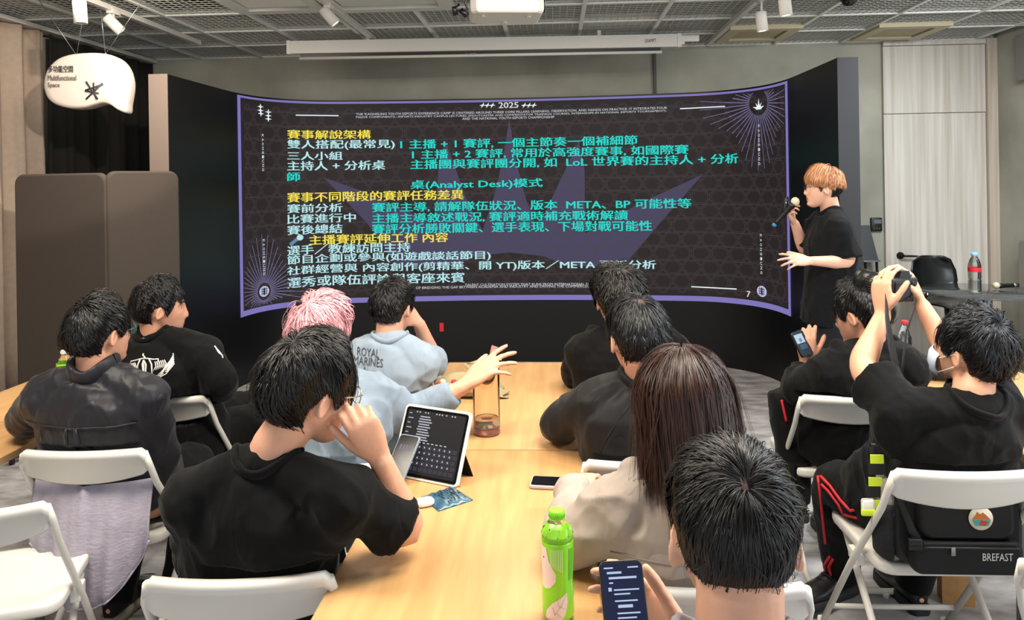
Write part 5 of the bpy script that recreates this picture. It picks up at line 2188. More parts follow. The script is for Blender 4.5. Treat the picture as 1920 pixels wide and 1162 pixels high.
pix_text(P5, t5, 'ROYAL', ((671, 650), (712, 655), (670, 666)))
pix_text(P5, t5, 'MARINES', ((664, 666), (719, 673), (663, 682)))
mb = MB()
for r_ in (13, 10):
    q = [on_pix(P5, t5, 684 + r_ * math.cos(a), 705 + r_ * 0.9 * math.sin(a), 0.0015) for a in np.linspace(0, 2 * PI, 25)]
    if all(v is not None for v in q):
        mb.tube(q, 0.0022, 5)
for a in (0, PI / 2, PI, 1.5 * PI):
    q = [on_pix(P5, t5, 684 + k * math.cos(a), 705 + k * 0.9 * math.sin(a), 0.0015) for k in (2, 20)]
    if all(v is not None for v in q):
        mb.tube(q, [0.005, 0.0015], 5)
if mb.n:
    mb.build('compass_print', ink, t5, world=True)

# ------------------------------------------------------------------ black raglan top
raglan = cloth_mat('black jersey', '#0c0c0d', rough=0.6, spec=0.3, bump=0.22)
E8 = atz(1038, 800, 0.80)
P8 = person('person in black raglan top with thinning crown, forearm resting on the table', at(1195, 636, 2.36), 12, -12, 0, at(1205, 722, 2.36), hip_on(ch8), 8, skin='#c49178', bw=1.10, bd=1.05,
            sh={'L': at(1118, 752, 2.36), 'R': at(1294, 752, 2.36)},
            arms={'L': {'e': E8, 'w': E8 + Vector((0.16, 0.20, 0.005)), 'd': (0.9, 0.4, 0), 'n': (0, 0, 1), 'side': 1},
                  'R': {'e': at(1310, 830, 2.5), 'w': at(1230, 840, 2.68), 'd': (-0.8, 0.5, 0), 'n': (0, 0, 1), 'side': -1}},
            legs=seated_legs(ch8))
t8 = shirt(P8, raglan, 0.93, seed=10.0, sleeve_r=0.066, grow=0.020, amp=0.008)
collar(P8, raglan, t8, r=0.066, tube=0.010, flat=1.8)
mb = MB()
for s in (-1, 1):
    mb.tube([on_back(P8, t8, t, s * x, 0.001) for t, x in ((0.93, 0.07), (0.88, 0.095), (0.80, 0.125), (0.72, 0.148), (0.62, 0.165))], 0.0022, 6)
mb.build('seam', mat('dark seam', '#0d0d0e', 0.8), t8, world=True)
make_hair(P8, 'hair', ('#060607', '#0c0d10', '#121419', '#4d3c36'), n=7820, vol=0.026, length=0.10, seed=51, kind='mid', width=0.00110, spots=(((0.0, -0.42, 0.90), 12),), crown=(0, -0.42, 0.9), messy=0.1, keep_spot=0.5)
trousers(P8, dark_trs)
shoes(P8, black_plastic, rubber)

# ------------------------------------------------------------------ black hoodie with tousled hair
hood_black = cloth_mat('black hoodie fleece', '#080707', rough=0.9, sheen=0.05)


def hood_down(w=0.13, back=0.10, drop=0.10, h=0.055):
    def f(mb, p):
        up = (p.neck - p.hip).normalized()
        pts, rs = [], []
        for k in range(13):
            a = PI * (k / 12)
            pts.append(p.neck + p.right * (w * math.cos(a)) - p.fwd * (back * math.sin(a) - 0.02) - up * (drop * math.sin(a) * 0.8 + 0.015) + Vector((0, 0, 0.03)))
            rs.append(0.030 + (h - 0.030) * math.sin(a))
        limb(mb, pts, [(0, 0.032), (0.25, h * 0.8), (0.5, h), (0.75, h * 0.8), (1, 0.032)], 14)
    return f


P7 = person('person in black hoodie with tousled dark hair closest to the LED wall', at(1157, 563, 3.10), 10, -14, 0, at(1172, 632, 3.08), hip_on(ch7, y=0.0), 2, skin='#c49178', bw=1.08,
            sh={'L': at(1098, 655, 3.08), 'R': at(1255, 648, 3.06)},
            arms={'L': {'e': at(1078, 705, 3.20), 'w': at(1120, 715, 3.42), 'd': (0.6, 0.7, 0), 'n': (0, 0, 1), 'side': 1},
                  'R': {'e': at(1275, 705, 3.2), 'w': at(1220, 720, 3.4), 'd': (-0.8, 0.5, 0), 'n': (0, 0, 1), 'side': -1}},
            legs=seated_legs(ch7))
t7 = shirt(P7, hood_black, 0.93, seed=12.0, sleeve_r=0.066, grow=0.024, amp=0.011, hood=hood_down())
make_hair(P7, 'hair', ('#0b0908', '#120f0d', '#1a1512', '#8a6858'), n=6120, vol=0.042, length=0.11, seed=61, kind='mid', width=0.00151, messy=0.45, lift=0.010)
trousers(P7, dark_trs)
shoes(P7, black_plastic, rubber)

# ------------------------------------------------------------------ long brown hair, beige hoodie
beige = cloth_mat('heather beige fleece', '#968a81', rough=0.92, var=0.08, col2='#a1958c', bump=0.3)
E9 = atz(1062, 1020, 0.80)
W9 = atz(1078, 918, 0.79)
P9 = person('person with long straight brown hair in beige hoodie, sleeve stretched along the table', at(1284, 765, 1.66), 6, -12, 0, at(1290, 905, 1.66), hip_on(ch9), 4, skin='#d6a486', bw=0.95,
            sh={'L': at(1165, 948, 1.66), 'R': at(1415, 948, 1.66)},
            arms={'L': {'e': E9, 'w': W9, 'd': (0.25, 0.95, -0.05), 'n': (-0.2, 0, 1), 'side': 1},
                  'R': {'e': at(1440, 1060, 1.8), 'w': at(1360, 1040, 2.0), 'd': (-0.6, 0.8, 0), 'n': (0, 0, 1), 'side': -1}},
            legs=seated_legs(ch9))
t9 = shirt(P9, beige, 0.98, seed=14.0, sleeve_r=0.060, grow=0.018, amp=0.012, cuff=0.040, hood=hood_down(0.12, 0.105, 0.16, 0.05))
mb = MB()
mb.tube([on_back(P9, t9, 0.74, x, 0.0015) for x in np.linspace(-0.19, 0.19, 15)], 0.002, 6)
mb.build('seam', mat('beige seam', '#8d8177', 0.9), t9, world=True)
BROWN = ('#2b1812', '#3a2119', '#241410', '#5a4038')
make_hair(P9, 'hair', BROWN, n=10200, vol=0.030, length=0.235, seed=71, kind='long', width=0.00116, messy=0.05, long_to=1, crown=(0.0, -0.1, 1.0), swirl=0.0, nape=0.8, clump=0.7)
trousers(P9, dark_trs)
shoes(P9, black_plastic, rubber)

# ------------------------------------------------------------------ closest head, phone in hand
grey_shirt = cloth_mat('pale grey striped shirt', '#8b8a94')
W10 = at(1296, 1228, 1.155)
P10 = person('person with short black hair seen from behind, face down over a blue lit phone', at(1374, 1008, 1.0), -2, -16, 0, at(1385, 1262, 0.965), (0.33, 0.80, 0.56), 0, skin='#cf9d83', bw=1.0, hs=0.93,
             arms={'R': {'e': at(1560, 1460, 0.98), 'w': W10, 'd': at(1220, 1150, 1.20) - W10, 'n': (-0.1, 0.95, 0.2), 'curl': (24, 26, 28, 30), 'side': -1, 'thumb': (30, 8)},
                   'L': {'e': at(1120, 1520, 1.02), 'w': at(1330, 1480, 1.25), 'd': (1, 0.3, 0), 'n': (0, 0, 1), 'side': 1}},
             legs={'L': {'k': Vector((0.22, 1.20, 0.55)), 'a': Vector((0.22, 1.10, 0.085)), 'toe': Vector((0, 1, 0))}, 'R': {'k': Vector((0.46, 1.20, 0.55)), 'a': Vector((0.47, 1.10, 0.085)), 'toe': Vector((0, 1, 0))}}, voxel=0.0045)
t10 = shirt(P10, grey_shirt, 0.5, seed=16.0, sleeve_r=0.066, grow=0.016)
collar(P10, grey_shirt, t10, r=0.070, tube=0.011, flat=2.2)
make_hair(P10, 'hair', ('#070606', '#0e0c0c', '#171313', '#5d463d'), n=15300, vol=0.025, length=0.10, seed=81, kind='mid', width=0.00075, crown=(0.06, -0.80, 0.60), nape_up=22, nape=0.22, spots=(((0.06, -0.80, 0.60), 3.2), ((0.03, -0.73, 0.68), 2.6), ((0.0, -0.65, 0.76), 2.2)), messy=0.16, stray_share=0.015)
make_hair(P10, 'nape_hair', ('#070606', '#0e0c0c', '#171313', '#5d463d'), n=2600, vol=0.007, length=0.022, seed=82, kind='mid', width=0.0007, crown=(0, -0.3, 0.95), nape_up=9, nape=0.6, zone=lambda D: (D[:, 1] < -0.15) & (D[:, 2] < -0.22), messy=0.1, stray_share=0.0)
trousers(P10, dark_trs)
shoes(P10, black_plastic, rubber)

# ------------------------------------------------------------------ hooded person with a phone
red_band = mat('red stripe', '#c8202c', 0.6)
E11, W11 = at(1488, 735, 2.98), at(1512, 682, 3.06)
legs11 = seated_legs(ch11, dyaw=14, spread=0.13)
legs11['L']['k'] = at(1478, 735, 3.12)
legs11['L']['a'] = at(1490, 935, 3.06)
P11 = person('person in black hooded jacket looking down at a phone', at(1612, 588, 2.96), 42, -12, 0, at(1632, 655, 2.94), hip_on(ch11), 18, skin='#c49178', bw=1.0,
             sh={'L': at(1562, 690, 2.92), 'R': at(1702, 684, 2.92)},
             arms={'L': {'e': E11, 'w': W11, 'd': at(1512, 652, 3.06) - W11, 'n': (-0.3, -0.9, 0.1), 'curl': (35, 45, 50, 55), 'side': 1},
                   'R': {'e': at(1690, 770, 3.05), 'w': at(1600, 740, 3.22), 'd': (-0.9, 0.3, 0.1), 'n': (0, 0, 1), 'side': -1}},
             legs=legs11)
t11 = shirt(P11, hood_black, 0.93, seed=18.0, sleeve_r=0.068, grow=0.026, amp=0.012, hood=hood_down(0.13, 0.11, 0.13, 0.06))
make_hair(P11, 'hair', BLACK, n=5440, vol=0.026, length=0.09, seed=91, kind='mid', width=0.00139)
tr11 = trousers(P11, dark_trs)
shoes(P11, black_plastic, rubber)

# ------------------------------------------------------------------ raising the camera
E12, W12 = at(1612, 690, 2.40), at(1655, 592, 2.47)
F12, V12 = at(1775, 655, 2.46), at(1728, 572, 2.52)
legs12 = seated_legs(ch12, dyaw=16)
legs12['L']['k'] = at(1568, 910, 2.70)
legs12['L']['a'] = at(1580, 1074, 2.86)
legs12['L']['toe'] = Vector((-0.85, -0.50, 0)).normalized()
legs12['R']['k'] = at(1745, 930, 2.78)
legs12['R']['a'] = at(1712, 1100, 2.80)
legs12['R']['toe'] = Vector((-0.1, 0.99, 0)).normalized()
P12 = person('person in black T-shirt and face mask raising a camera with both hands', at(1818, 655, 2.24), 34, 14, -4, at(1822, 768, 2.18), hip_on(ch12, y=0.13), 12, skin='#cd997d', hs=0.95, bw=1.0,
             sh={'L': at(1690, 772, 2.22), 'R': at(1880, 768, 2.24)},
             arms={'L': {'e': E12, 'w': W12, 'd': at(1652, 540, 2.48) - W12, 'n': (-0.9, -0.45, 0.1), 'curl': (30, 34, 36, 38), 'side': 1, 'thumb': (40, 20), 'sleeve': 0.33},
                   'R': {'e': F12, 'w': V12, 'd': at(1712, 530, 2.54) - V12, 'n': (0.9, -0.4, 0.1), 'curl': (40, 46, 48, 50), 'side': -1, 'thumb': (40, 20), 'sleeve': 0.33}},
             legs=legs12, hipyaw=14)
t12 = shirt(P12, black_tee, 0.33, seed=20.0, sleeve_r=0.072, flare=0.016, grow=0.020, amp=0.010)
collar(P12, black_tee, t12, r=0.074)
make_hair(P12, 'hair', ('#06070a', '#0c0d12', '#12141a', '#8a6858'), n=8840, vol=0.034, length=0.085, seed=101, kind='mid', width=0.00116, messy=0.22)
tr12 = trousers(P12, dark_trs, knee=0.082)
shoes(P12, mat('black leather shoe', '#161518', 0.35), rubber)
# face mask
mb = MB()
rows = []
for z, sx in ((-0.030, 0.72), (-0.045, 0.84), (-0.062, 0.86), (-0.080, 0.80), (-0.100, 0.66), (-0.118, 0.48)):
    row = []
    for k in range(13):
        a = rad(-62 + 124 * k / 12)
        y = 0.104 if -0.09 < z < -0.03 else 0.096
        v = Vector((sx * 0.088 * math.sin(a), 0.012 + y * math.cos(a), z))
        row.append(pup(P12, v))
    rows.append(row)
mb.loft(rows, 0, False, True, False)
mask = mb.build('face_mask', mat('pale blue mask', '#b9c6d6', 0.8), P12.root, label='pale blue face mask', world=True)
mask.modifiers.new('cloth', 'SOLIDIFY').thickness = 0.002
for s in (-1, 1):
    mb = MB()
    mb.tube([pup(P12, (s * 0.066, 0.052, -0.04)), pup(P12, (s * 0.082, 0.0, 0.0)), pup(P12, (s * 0.080, -0.022, -0.012)), pup(P12, (s * 0.075, 0.0, -0.045)), pup(P12, (s * 0.050, 0.055, -0.095))], 0.0018, 6)
    mb.build('ear_loop', mat('white elastic', '#e3e4e6', 0.8), mask, world=True)


# red stripes on the sports trousers
def stripe(p, tr, pts, r=0.0055):
    run = []
    runs = [run]
    for k in range(len(pts) - 1):
        (xa, ya), (xb, yb2) = pts[k], pts[k + 1]
        for t in (0, 0.25, 0.5, 0.75) + ((1.0,) if k == len(pts) - 2 else ()):
            q = on_pix(p, tr, xa + (xb - xa) * t, ya + (yb2 - ya) * t, 0.001)
            if q is None or (run and (q - run[-1]).length > 0.06):
                run = []
                runs.append(run)
            if q is not None:
                run.append(q)
    for run in runs:
        if len(run) > 3:
            mb = MB()
            mb.tube(run, r, 6)
            mb.build('stripe', red_band, tr, label='red side stripe', world=True)


for pts in (((1534, 893), (1538, 925), (1543, 974), (1548, 1018)), ((1539, 893), (1557, 911), (1576, 937), (1594, 956), (1632, 951)), ((1541, 908), (1554, 921), (1573, 946), (1582, 964), (1607, 970), (1635, 968)),
            ((1556, 1042), (1547, 1058), (1549, 1078)), ((1562, 1047), (1554, 1062), (1558, 1078))):
    stripe(P12, tr12, pts)
for pts in (((1466, 750), (1470, 768), (1475, 790)), ((1459, 708), (1458, 722))):
    stripe(P11, tr11, pts)

# ------------------------------------------------------------------ presenter
E1, W1 = at(1594, 492, 4.40), at(1522, 489, 4.33)
F1, V1 = at(1510, 472, 4.76), at(1490, 418, 4.68)
fy = 84
fl = atz(1552, 822, 0.0)
pf = Vector((-math.sin(rad(fy)), math.cos(rad(fy)), 0))
pr_ = Vector((math.cos(rad(fy)), math.sin(rad(fy)), 0))
hipc = at(1556, 590, 4.56)
ground = Vector((hipc.x, hipc.y, 0))
P1 = person('presenter in black T-shirt with orange brown hair speaking into a microphone', at(1543, 352, 4.54), 80, 2, 0, at(1558, 402, 4.56), hipc, fy, skin='#d4a48c', bw=0.98, bd=1.1, slouch=0.02,
            sh={'L': at(1571, 424, 4.42), 'R': at(1533, 420, 4.70)},
            arms={'L': {'e': E1, 'w': W1, 'd': at(1475, 486, 4.30) - W1, 'n': (0.15, -0.75, 0.6), 'curl': (8, 14, 20, 26), 'spread': 9, 'thumb': (35, 12), 'side': 1, 'sleeve': 0.42},
                  'R': {'e': F1, 'w': V1, 'd': at(1480, 398, 4.64) - V1, 'n': (-0.6, 0.6, -0.5), 'curl': (50, 58, 62, 66), 'side': -1, 'thumb': (30, 30), 'sleeve': 0.42}},
            legs={'L': {'k': ground - pr_ * 0.10 + pf * 0.03 + Vector((0, 0, 0.46)), 'a': ground - pr_ * 0.12 + Vector((0, 0, 0.085)), 'toe': pf}, 'R': {'k': ground + pr_ * 0.10 + pf * 0.05 + Vector((0, 0, 0.46)), 'a': ground + pr_ * 0.12 + pf * 0.05 + Vector((0, 0, 0.085)), 'toe': pf}}, voxel=0.005)
t1 = shirt(P1, cloth_mat('black polo cotton', '#090a0d', sheen=0.04), 0.42, seed=22.0, sleeve_r=0.066, flare=0.018, grow=0.020, amp=0.010, hem=-0.06,
           prof=[(-0.09, 0.182, 0.130, 0), (0.0, 0.180, 0.130, 0), (0.12, 0.178, 0.126, 0.0), (0.32, 0.172, 0.118, 0.004), (0.52, 0.174, 0.116, 0.006), (0.70, 0.178, 0.114, 0.008), (0.82, 0.170, 0.100, 0.004), (0.91, 0.128, 0.080, 0), (0.955, 0.095, 0.068, 0), (0.985, 0.072, 0.062, 0)])
collar(P1, cloth_mat('black polo cotton', '#090a0d', sheen=0.04), t1, r=0.066, tube=0.009)
ORANGE = ('#b07a52', '#c4926a', '#8f5a3a', '#8a6858')
make_hair(P1, 'hair', ORANGE, n=6500, vol=0.030, length=0.13, seed=111, kind='bowl', width=0.0016, crown=(0, -0.35, 0.93), fringe_az=0, messy=0.05, swirl=0.05, nape=0.7, clump=0.6)
make_hair(P1, 'undercut', ('#0a0807', '#100c0b', '#14100e', '#8a6858'), n=2500, vol=0.012, length=0.03, seed=112, kind='short', width=0.0014, zone=lambda D: D[:, 2] < 0.14)
spectacles(P1, mat('dark spectacle frame', '#2a2022', 0.3))
trousers(P1, cloth_mat('charcoal trousers cloth', '#17171a'), knee=0.085)
shoes(P1, mat('white sneaker', '#cfcfce', 0.5), mat('white sole', '#d8d6d2', 0.6))

# ================================================================== things on and round the tables
def upv_frame(o, fwd, up):
    """matrix with x = right, y = fwd, z = up at o"""
    fwd = Vector(fwd).normalized()
    up = Vector(up)
    up = (up - fwd * up.dot(fwd)).normalized()
    r = fwd.cross(up)
    M_ = Matrix.Identity(4)
    for i in range(3):
        M_[i][0], M_[i][1], M_[i][2], M_[i][3] = r[i], fwd[i], up[i], o[i]
    return M_


def place(o, M_):
    o.location = M_.to_translation()
    o.rotation_euler = M_.to_euler()


clear = mat('clear plastic', '#eef4f2', 0.05, trans=1.0, ior=1.25, spec=0.5)
green_liq = mat('green tea', '#8fd12b', 0.15, spec=0.5)


def bottle(px, py, Z, z0, h, r, label, cap_m, band_m, liquid=None, band=(0.35, 0.6), group=None, name='bottle'):
    p = at(px, py, Z)
    o = empty(name, label, 'bottle', (p.x, p.y, z0), 0, group)
    prof = [(0.0, 0.003), (r * 0.75, 0.0), (r * 0.96, 0.006), (r, 0.02), (r, h * 0.30), (r * 0.93, h * 0.34), (r, h * 0.38), (r, h * 0.66), (r * 0.94, h * 0.72), (r * 0.72, h * 0.82), (r * 0.45, h * 0.89), (r * 0.40, h * 0.915), (r * 0.46, h * 0.92), (r * 0.40, h * 0.93), (r * 0.40, h * 0.96)]
    mb = MB()
    mb.lathe(prof, (0, 0, 0), 28)
    mb.build('body', clear if liquid is None else liquid, o)
    mb = MB()
    mb.lathe([(r * 0.48, h * 0.925), (r * 0.50, h * 0.93), (r * 0.50, h * 0.985), (r * 0.46, h)], (0, 0, 0), 24)
    for k in range(24):
        a = 2 * PI * k / 24
        mb.tube([(r * 0.5 * math.cos(a), r * 0.5 * math.sin(a), h * 0.935), (r * 0.5 * math.cos(a), r * 0.5 * math.sin(a), h * 0.985)], 0.0008, 4)
    mb.build('cap', cap_m, o)
    if band_m is not None:
        mb = MB()
        mb.lathe([(r * 1.01, h * band[0]), (r * 1.015, h * (band[0] + 0.01)), (r * 1.015, h * (band[1] - 0.01)), (r * 1.01, h * band[1])], (0, 0, 0), 28, caps=False)
        mb.build('label_band', band_m, o)
    return o


green_cap = mat('green cap', '#7ed321', 0.4)
# green tea bottle close by
pt = atz(1047, 1156, 0.74)
o = empty('bottle', 'green tea bottle with lime cap and leaf printed sleeve on the oak table', 'bottle', (pt.x, pt.y + 0.0, 0.7405))
r, h = 0.0325, 0.216
mb = MB()
mb.lathe([(0.0, 0.003), (r * 0.8, 0.0), (r, 0.012), (r, 0.06), (r * 0.93, 0.075), (r * 0.97, 0.10), (r, 0.125), (r, 0.155), (r * 0.96, 0.163)], (0, 0, 0), 32)
sleeve = mb.build('sleeve', mat('lime sleeve', '#86d51f', 0.25, spec=0.5, coat=0.4), o)
mb = MB()
mb.lathe([(r * 0.94, 0.155), (r * 0.94, 0.168), (r * 0.90, 0.170)], (0, 0, 0), 32)
mb.build('tea', green_liq, o)
mb = MB()
mb.lathe([(r * 0.98, 0.158), (r * 0.99, 0.168), (r * 0.90, 0.180), (r * 0.62, 0.192), (r * 0.44, 0.198), (r * 0.44, 0.203), (r * 0.50, 0.204)], (0, 0, 0), 32)
for k in range(8):
    a = 2 * PI * k / 8
    mb.tube([(r * 0.99 * math.cos(a), r * 0.99 * math.sin(a), 0.170), (r * 0.80 * math.cos(a + 0.2), r * 0.80 * math.sin(a + 0.2), 0.186)], 0.0012, 5)
mb.build('shoulder', clear, o)
mb = MB()
mb.lathe([(r * 0.46, 0.200), (r * 0.50, 0.202), (r * 0.50, 0.214), (r * 0.44, 0.2165)], (0, 0, 0), 28)
for k in range(28):
    a = 2 * PI * k / 28
    mb.tube([(r * 0.5 * math.cos(a), r * 0.5 * math.sin(a), 0.203), (r * 0.5 * math.cos(a), r * 0.5 * math.sin(a), 0.213)], 0.0007, 4)
mb.build('cap', green_cap, o)
GB = (Vector(o.location), r)


def on_bottle(ang, z, off=0.0006):
    """place on the sleeve: ang from the side facing the camera (positive to the right)"""
    c = Vector((0, 0, 0))
    d = -Vector((GB[0].x, GB[0].y, 0)).normalized()
    rt = Vector((-d.y, d.x, 0)) * 1.0
    rr = float(np.interp(z, [0.0, 0.012, 0.06, 0.075, 0.10, 0.125, 0.155], [r * 0.8, r, r, r * 0.93, r * 0.97, r, r])) + off
    return (d * math.cos(ang) + rt * math.sin(ang)) * rr + Vector((0, 0, z))


def on_sleeve(poly, m_, name, off=0.0006):
    bm = bmesh.new()
    vs = [bm.verts.new((a, z * 30, 0)) for a, z in poly]
    bm.faces.new(vs)
    bmesh.ops.triangulate(bm, faces=bm.faces[:])
    for _ in range(3):
        le = [e for e in bm.edges if e.calc_length() > 0.22]
        if not le:
            break
        bmesh.ops.subdivide_edges(bm, edges=le, cuts=1)
        bmesh.ops.triangulate(bm, faces=bm.faces[:])
    for v in bm.verts:
        v.co = on_bottle(v.co.x, v.co.y / 30, off)
    q = MB()
    q.bm(bm)
    return q.build(name, m_, sleeve)


pale = mat('pale pink print', '#e6d3cc', 0.4)
lt = mat('pale green print', '#cdeaa0', 0.4)
on_sleeve([(-1.2, 0.152), (-0.75, 0.150), (-0.55, 0.125), (-0.1, 0.100), (-0.15, 0.085), (-0.5, 0.072), (-0.9, 0.068), (-1.3, 0.072)], pale, 'print')
on_sleeve([(-0.9, 0.008), (-0.75, 0.028), (-0.35, 0.044), (0.15, 0.055), (0.55, 0.064), (0.6, 0.045), (0.45, 0.022), (0.1, 0.006), (-0.4, 0.002)], pale, 'leaf_print')
for k in range(8):
    a = -0.45 + 0.1 * k
    on_sleeve([(a, 0.150), (a + 0.045, 0.150), (a + 0.045, 0.118 - k * 0.002), (a, 0.118 - k * 0.002)], lt, 'print')
on_sleeve([(0.75, 0.148), (1.15, 0.146), (1.15, 0.085), (0.75, 0.085)], mat('mid green print', '#5cb51b', 0.4), 'print')
q = MB()
q.tube([on_bottle(a, z, 0.001) for a, z in ((-0.7, 0.006), (-0.2, 0.022), (0.2, 0.04), (0.5, 0.06))], 0.0005, 4)
for a, z, a2, z2 in ((-0.2, 0.022, -0.35, 0.036), (0.1, 0.035, -0.02, 0.050), (-0.1, 0.026, 0.2, 0.016), (0.15, 0.038, 0.42, 0.032)):
    q.tube([on_bottle(a, z, 0.001), on_bottle(a2, z2, 0.001)], 0.0004, 4)
q.build('leaf_vein', mat('vein print', '#b99f95', 0.5), sleeve)
q = MB()
q.tube([on_bottle(-0.98, 0.130, 0.0008), on_bottle(-0.93, 0.130, 0.0008)], 0.0014, 6)
q.build('print', ink, sleeve)

bottle(122, 660, 3.12, 0.7405, 0.205, 0.033, 'white capped bottle with green band on the oak table beside the brown partitions', mat('white cap', '#f0efe9', 0.4), mat('lime band', '#8ed12c', 0.35), None, (0.40, 0.74))
bottle(1697, 640, 3.42, 0.7405, 0.215, 0.028, 'clear bottle with red cap on the oak table behind the hooded person', mat('red cap', '#c92a35', 0.4), mat('dark band', '#3a2320', 0.4), None, (0.25, 0.50))

# ------------------------------------------------------------------ tablet, phone, packet
BL, BR = atz(731, 890, 0.742), atz(857, 915, 0.742)
ex = (BR - BL)
ex.z = 0
TWD = ex.length
ex.normalize()
nn = Vector((ex.y, -ex.x, 0))
if nn.y > 0:
    nn = -nn
th = rad(64)
uu = Vector((0, 0, 1)) * math.sin(th) - nn * math.cos(th)
ff = ex.cross(uu)          # out of the screen is -ff or ff
out_ = ff if ff.y < 0 else -ff
tab = empty('tablet', 'tablet in a white case standing on the oak table, keyboard on its screen', 'tablet', BL)
M_ = Matrix.Identity(4)
for i in range(3):
    M_[i][0], M_[i][1], M_[i][2], M_[i][3] = ex[i], uu[i], out_[i], BL[i]
place(tab, M_)


def slab(w, h, d, r, n=6, bev=0.0015, x0=0, y0=0, z0=0):
    pts = []
    for cx, cy, a0 in ((w - r, h - r, 0), (r, h - r, 90), (r, r, 180), (w - r, r, 270)):
        for k in range(n + 1):
            a = rad(a0 + 90 * k / n)
            pts.append((cx + r * math.cos(a), cy + r * math.sin(a)))
    q = MB()
    rings = []
    for z, k in ((0, bev), (bev * 0.4, bev * 0.3), (bev, 0), (d - bev, 0), (d - bev * 0.4, bev * 0.3), (d, bev)):
        rings.append([Vector((x0 + w / 2 + (x - w / 2) * (1 - 2 * k / w), y0 + h / 2 + (y - h / 2) * (1 - 2 * k / h), z0 + z)) for x, y in pts])
    q.loft(rings, 0, True)
    return q


TH_ = 0.212
slab(TWD, TH_, 0.011, 0.014, z0=-0.011).build('case', mat('clear white case', '#dcdad6', 0.25, spec=0.5), tab)
slab(TWD - 0.014, TH_ - 0.014, 0.0015, 0.009, x0=0.007, y0=0.007, z0=-0.0005).build('bezel', black_gloss, tab)
slab(TWD - 0.03, TH_ - 0.03, 0.0006, 0.004, x0=0.015, y0=0.015, z0=0.0008, bev=0.0002).build('display', glow('tablet dark', '#15151c'), tab)
q = MB()
for k in range(10):
    w_ = 0.035 + 0.012 * ((k * 7) % 5) / 5
    q.box((0.062 - (k % 3) * 0.002, 0.178 - k * 0.0075, 0.0012), (0.062 + w_, 0.1815 - k * 0.0075, 0.0015))
for k in range(5):
    q.box((0.02, 0.185 - k * 0.014, 0.0012), (0.03 + (k % 2) * 0.008, 0.1875 - k * 0.014, 0.0015))
for x in (0.045, 0.055, 0.075, 0.085, 0.115, 0.125, 0.135, 0.150, 0.17, 0.18):
    q.box((x, 0.190, 0.0012), (x + 0.005, 0.194, 0.0015))
q.build('screen_text', glow('tablet text', '#b9b9c6'), tab)
q = MB()
for rr_ in range(5):
    for k in range(11):
        q.box((0.022 + k * 0.0176 + (rr_ % 2) * 0.003, 0.024 + rr_ * 0.0155, 0.0012), (0.022 + k * 0.0176 + 0.0145 + (rr_ % 2) * 0.003, 0.024 + rr_ * 0.0155 + 0.0125, 0.0016))
q.build('keyboard_key', glow('tablet key', '#33333f'), tab)
q = MB()
for rr_ in range(1, 5):
    for k in range(10):
        x, y = 0.028 + k * 0.0176 + (rr_ % 2) * 0.003, 0.0285 + rr_ * 0.0155
        q.box((x, y, 0.0017), (x + 0.0032, y + 0.004, 0.0019))
for k in range(9):
    q.box((0.045 + k * 0.015, 0.1035, 0.0012), (0.045 + k * 0.015 + 0.008, 0.106, 0.0016))
q.build('key_letter', glow('tablet letters', '#d5d5de'), tab)
q = MB()
for k in range(14):
    x = 0.09 + k * 0.010
    q.add([Vector((x, 0.17, 0.0010)), Vector((x + 0.0012, 0.17, 0.0010)), Vector((min(x + 0.0412, TWD - 0.016), 0.115, 0.0010)), Vector((min(x + 0.040, TWD - 0.0165), 0.115, 0.0010))], [(0, 1, 2, 3)])
q.build('wallpaper_line', glow('tablet lines', '#2a2a35'), tab)
q = MB()
q.prism([(TWD - 0.03, 0.006, -0.013), (TWD + 0.0, 0.006, -0.013), (TWD + 0.028, -0.004, -0.075), (TWD - 0.03, -0.010, -0.08)], (0, 0.0, -0.004))
q.add([Vector((0.03, 0.12, -0.0125)), Vector((TWD - 0.02, 0.12, -0.0125)), Vector((TWD + 0.0, 0.032, -0.098)), Vector((0.03, 0.032, -0.098))], [(0, 1, 2, 3), (3, 2, 1, 0)])
q.build('folio_stand', mat('black folio', '#141416', 0.7), tab)

phone_glass = mat('phone glass', '#0b0c10', 0.12, spec=0.3)


def phone(name, label, M_, w, h, d, m_case, m_scr=None, parts=()):
    o = empty(name, label, 'phone', (0, 0, 0))
    place(o, M_)
    slab(w, h, d, 0.010, x0=-w / 2, y0=0, z0=0).build('case', m_case, o)
    slab(w - 0.006, h - 0.006, 0.0008, 0.008, x0=-w / 2 + 0.003, y0=0.003, z0=d - 0.0003, bev=0.0002).build('screen', m_scr or phone_glass, o)
    for nm, bx, m_ in parts:
        q = MB()
        for b in bx:
            q.box((b[0], b[1], d + 0.0005), (b[2], b[3], d + 0.0008))
        q.build(nm, m_, o)
    return o


def basis(o, x, y):
    x, y = Vector(x).normalized(), Vector(y)
    y = (y - x * y.dot(x)).normalized()
    z = x.cross(y)
    M_ = Matrix.Identity(4)
    for i in range(3):
        M_[i][0], M_[i][1], M_[i][2], M_[i][3] = x[i], y[i], z[i], o[i]
    return M_


# phone leaning on the tablet
MT = basis(BL, ex, uu)
b_ = BL + ex * 0.050 + nn * 0.058 + Vector((0, 0, 0.001))
t_ = BL + ex * 0.058 + uu * 0.128 + nn * 0.004
phone('phone', 'blue grey phone leaning upright against the tablet screen', basis(b_, ex, (t_ - b_)), 0.072, 0.150, 0.009, mat('blue grey case', '#7f8a96', 0.4), None,
      (('clock', [(-0.02 + 0.011 * k, 0.100, -0.014 + 0.011 * k, 0.118) for k in range(4)], glow('lock screen', '#7c7c86')), ('button', [(-0.008, 0.02, 0.008, 0.024)], glow('lock screen', '#7c7c86'))))
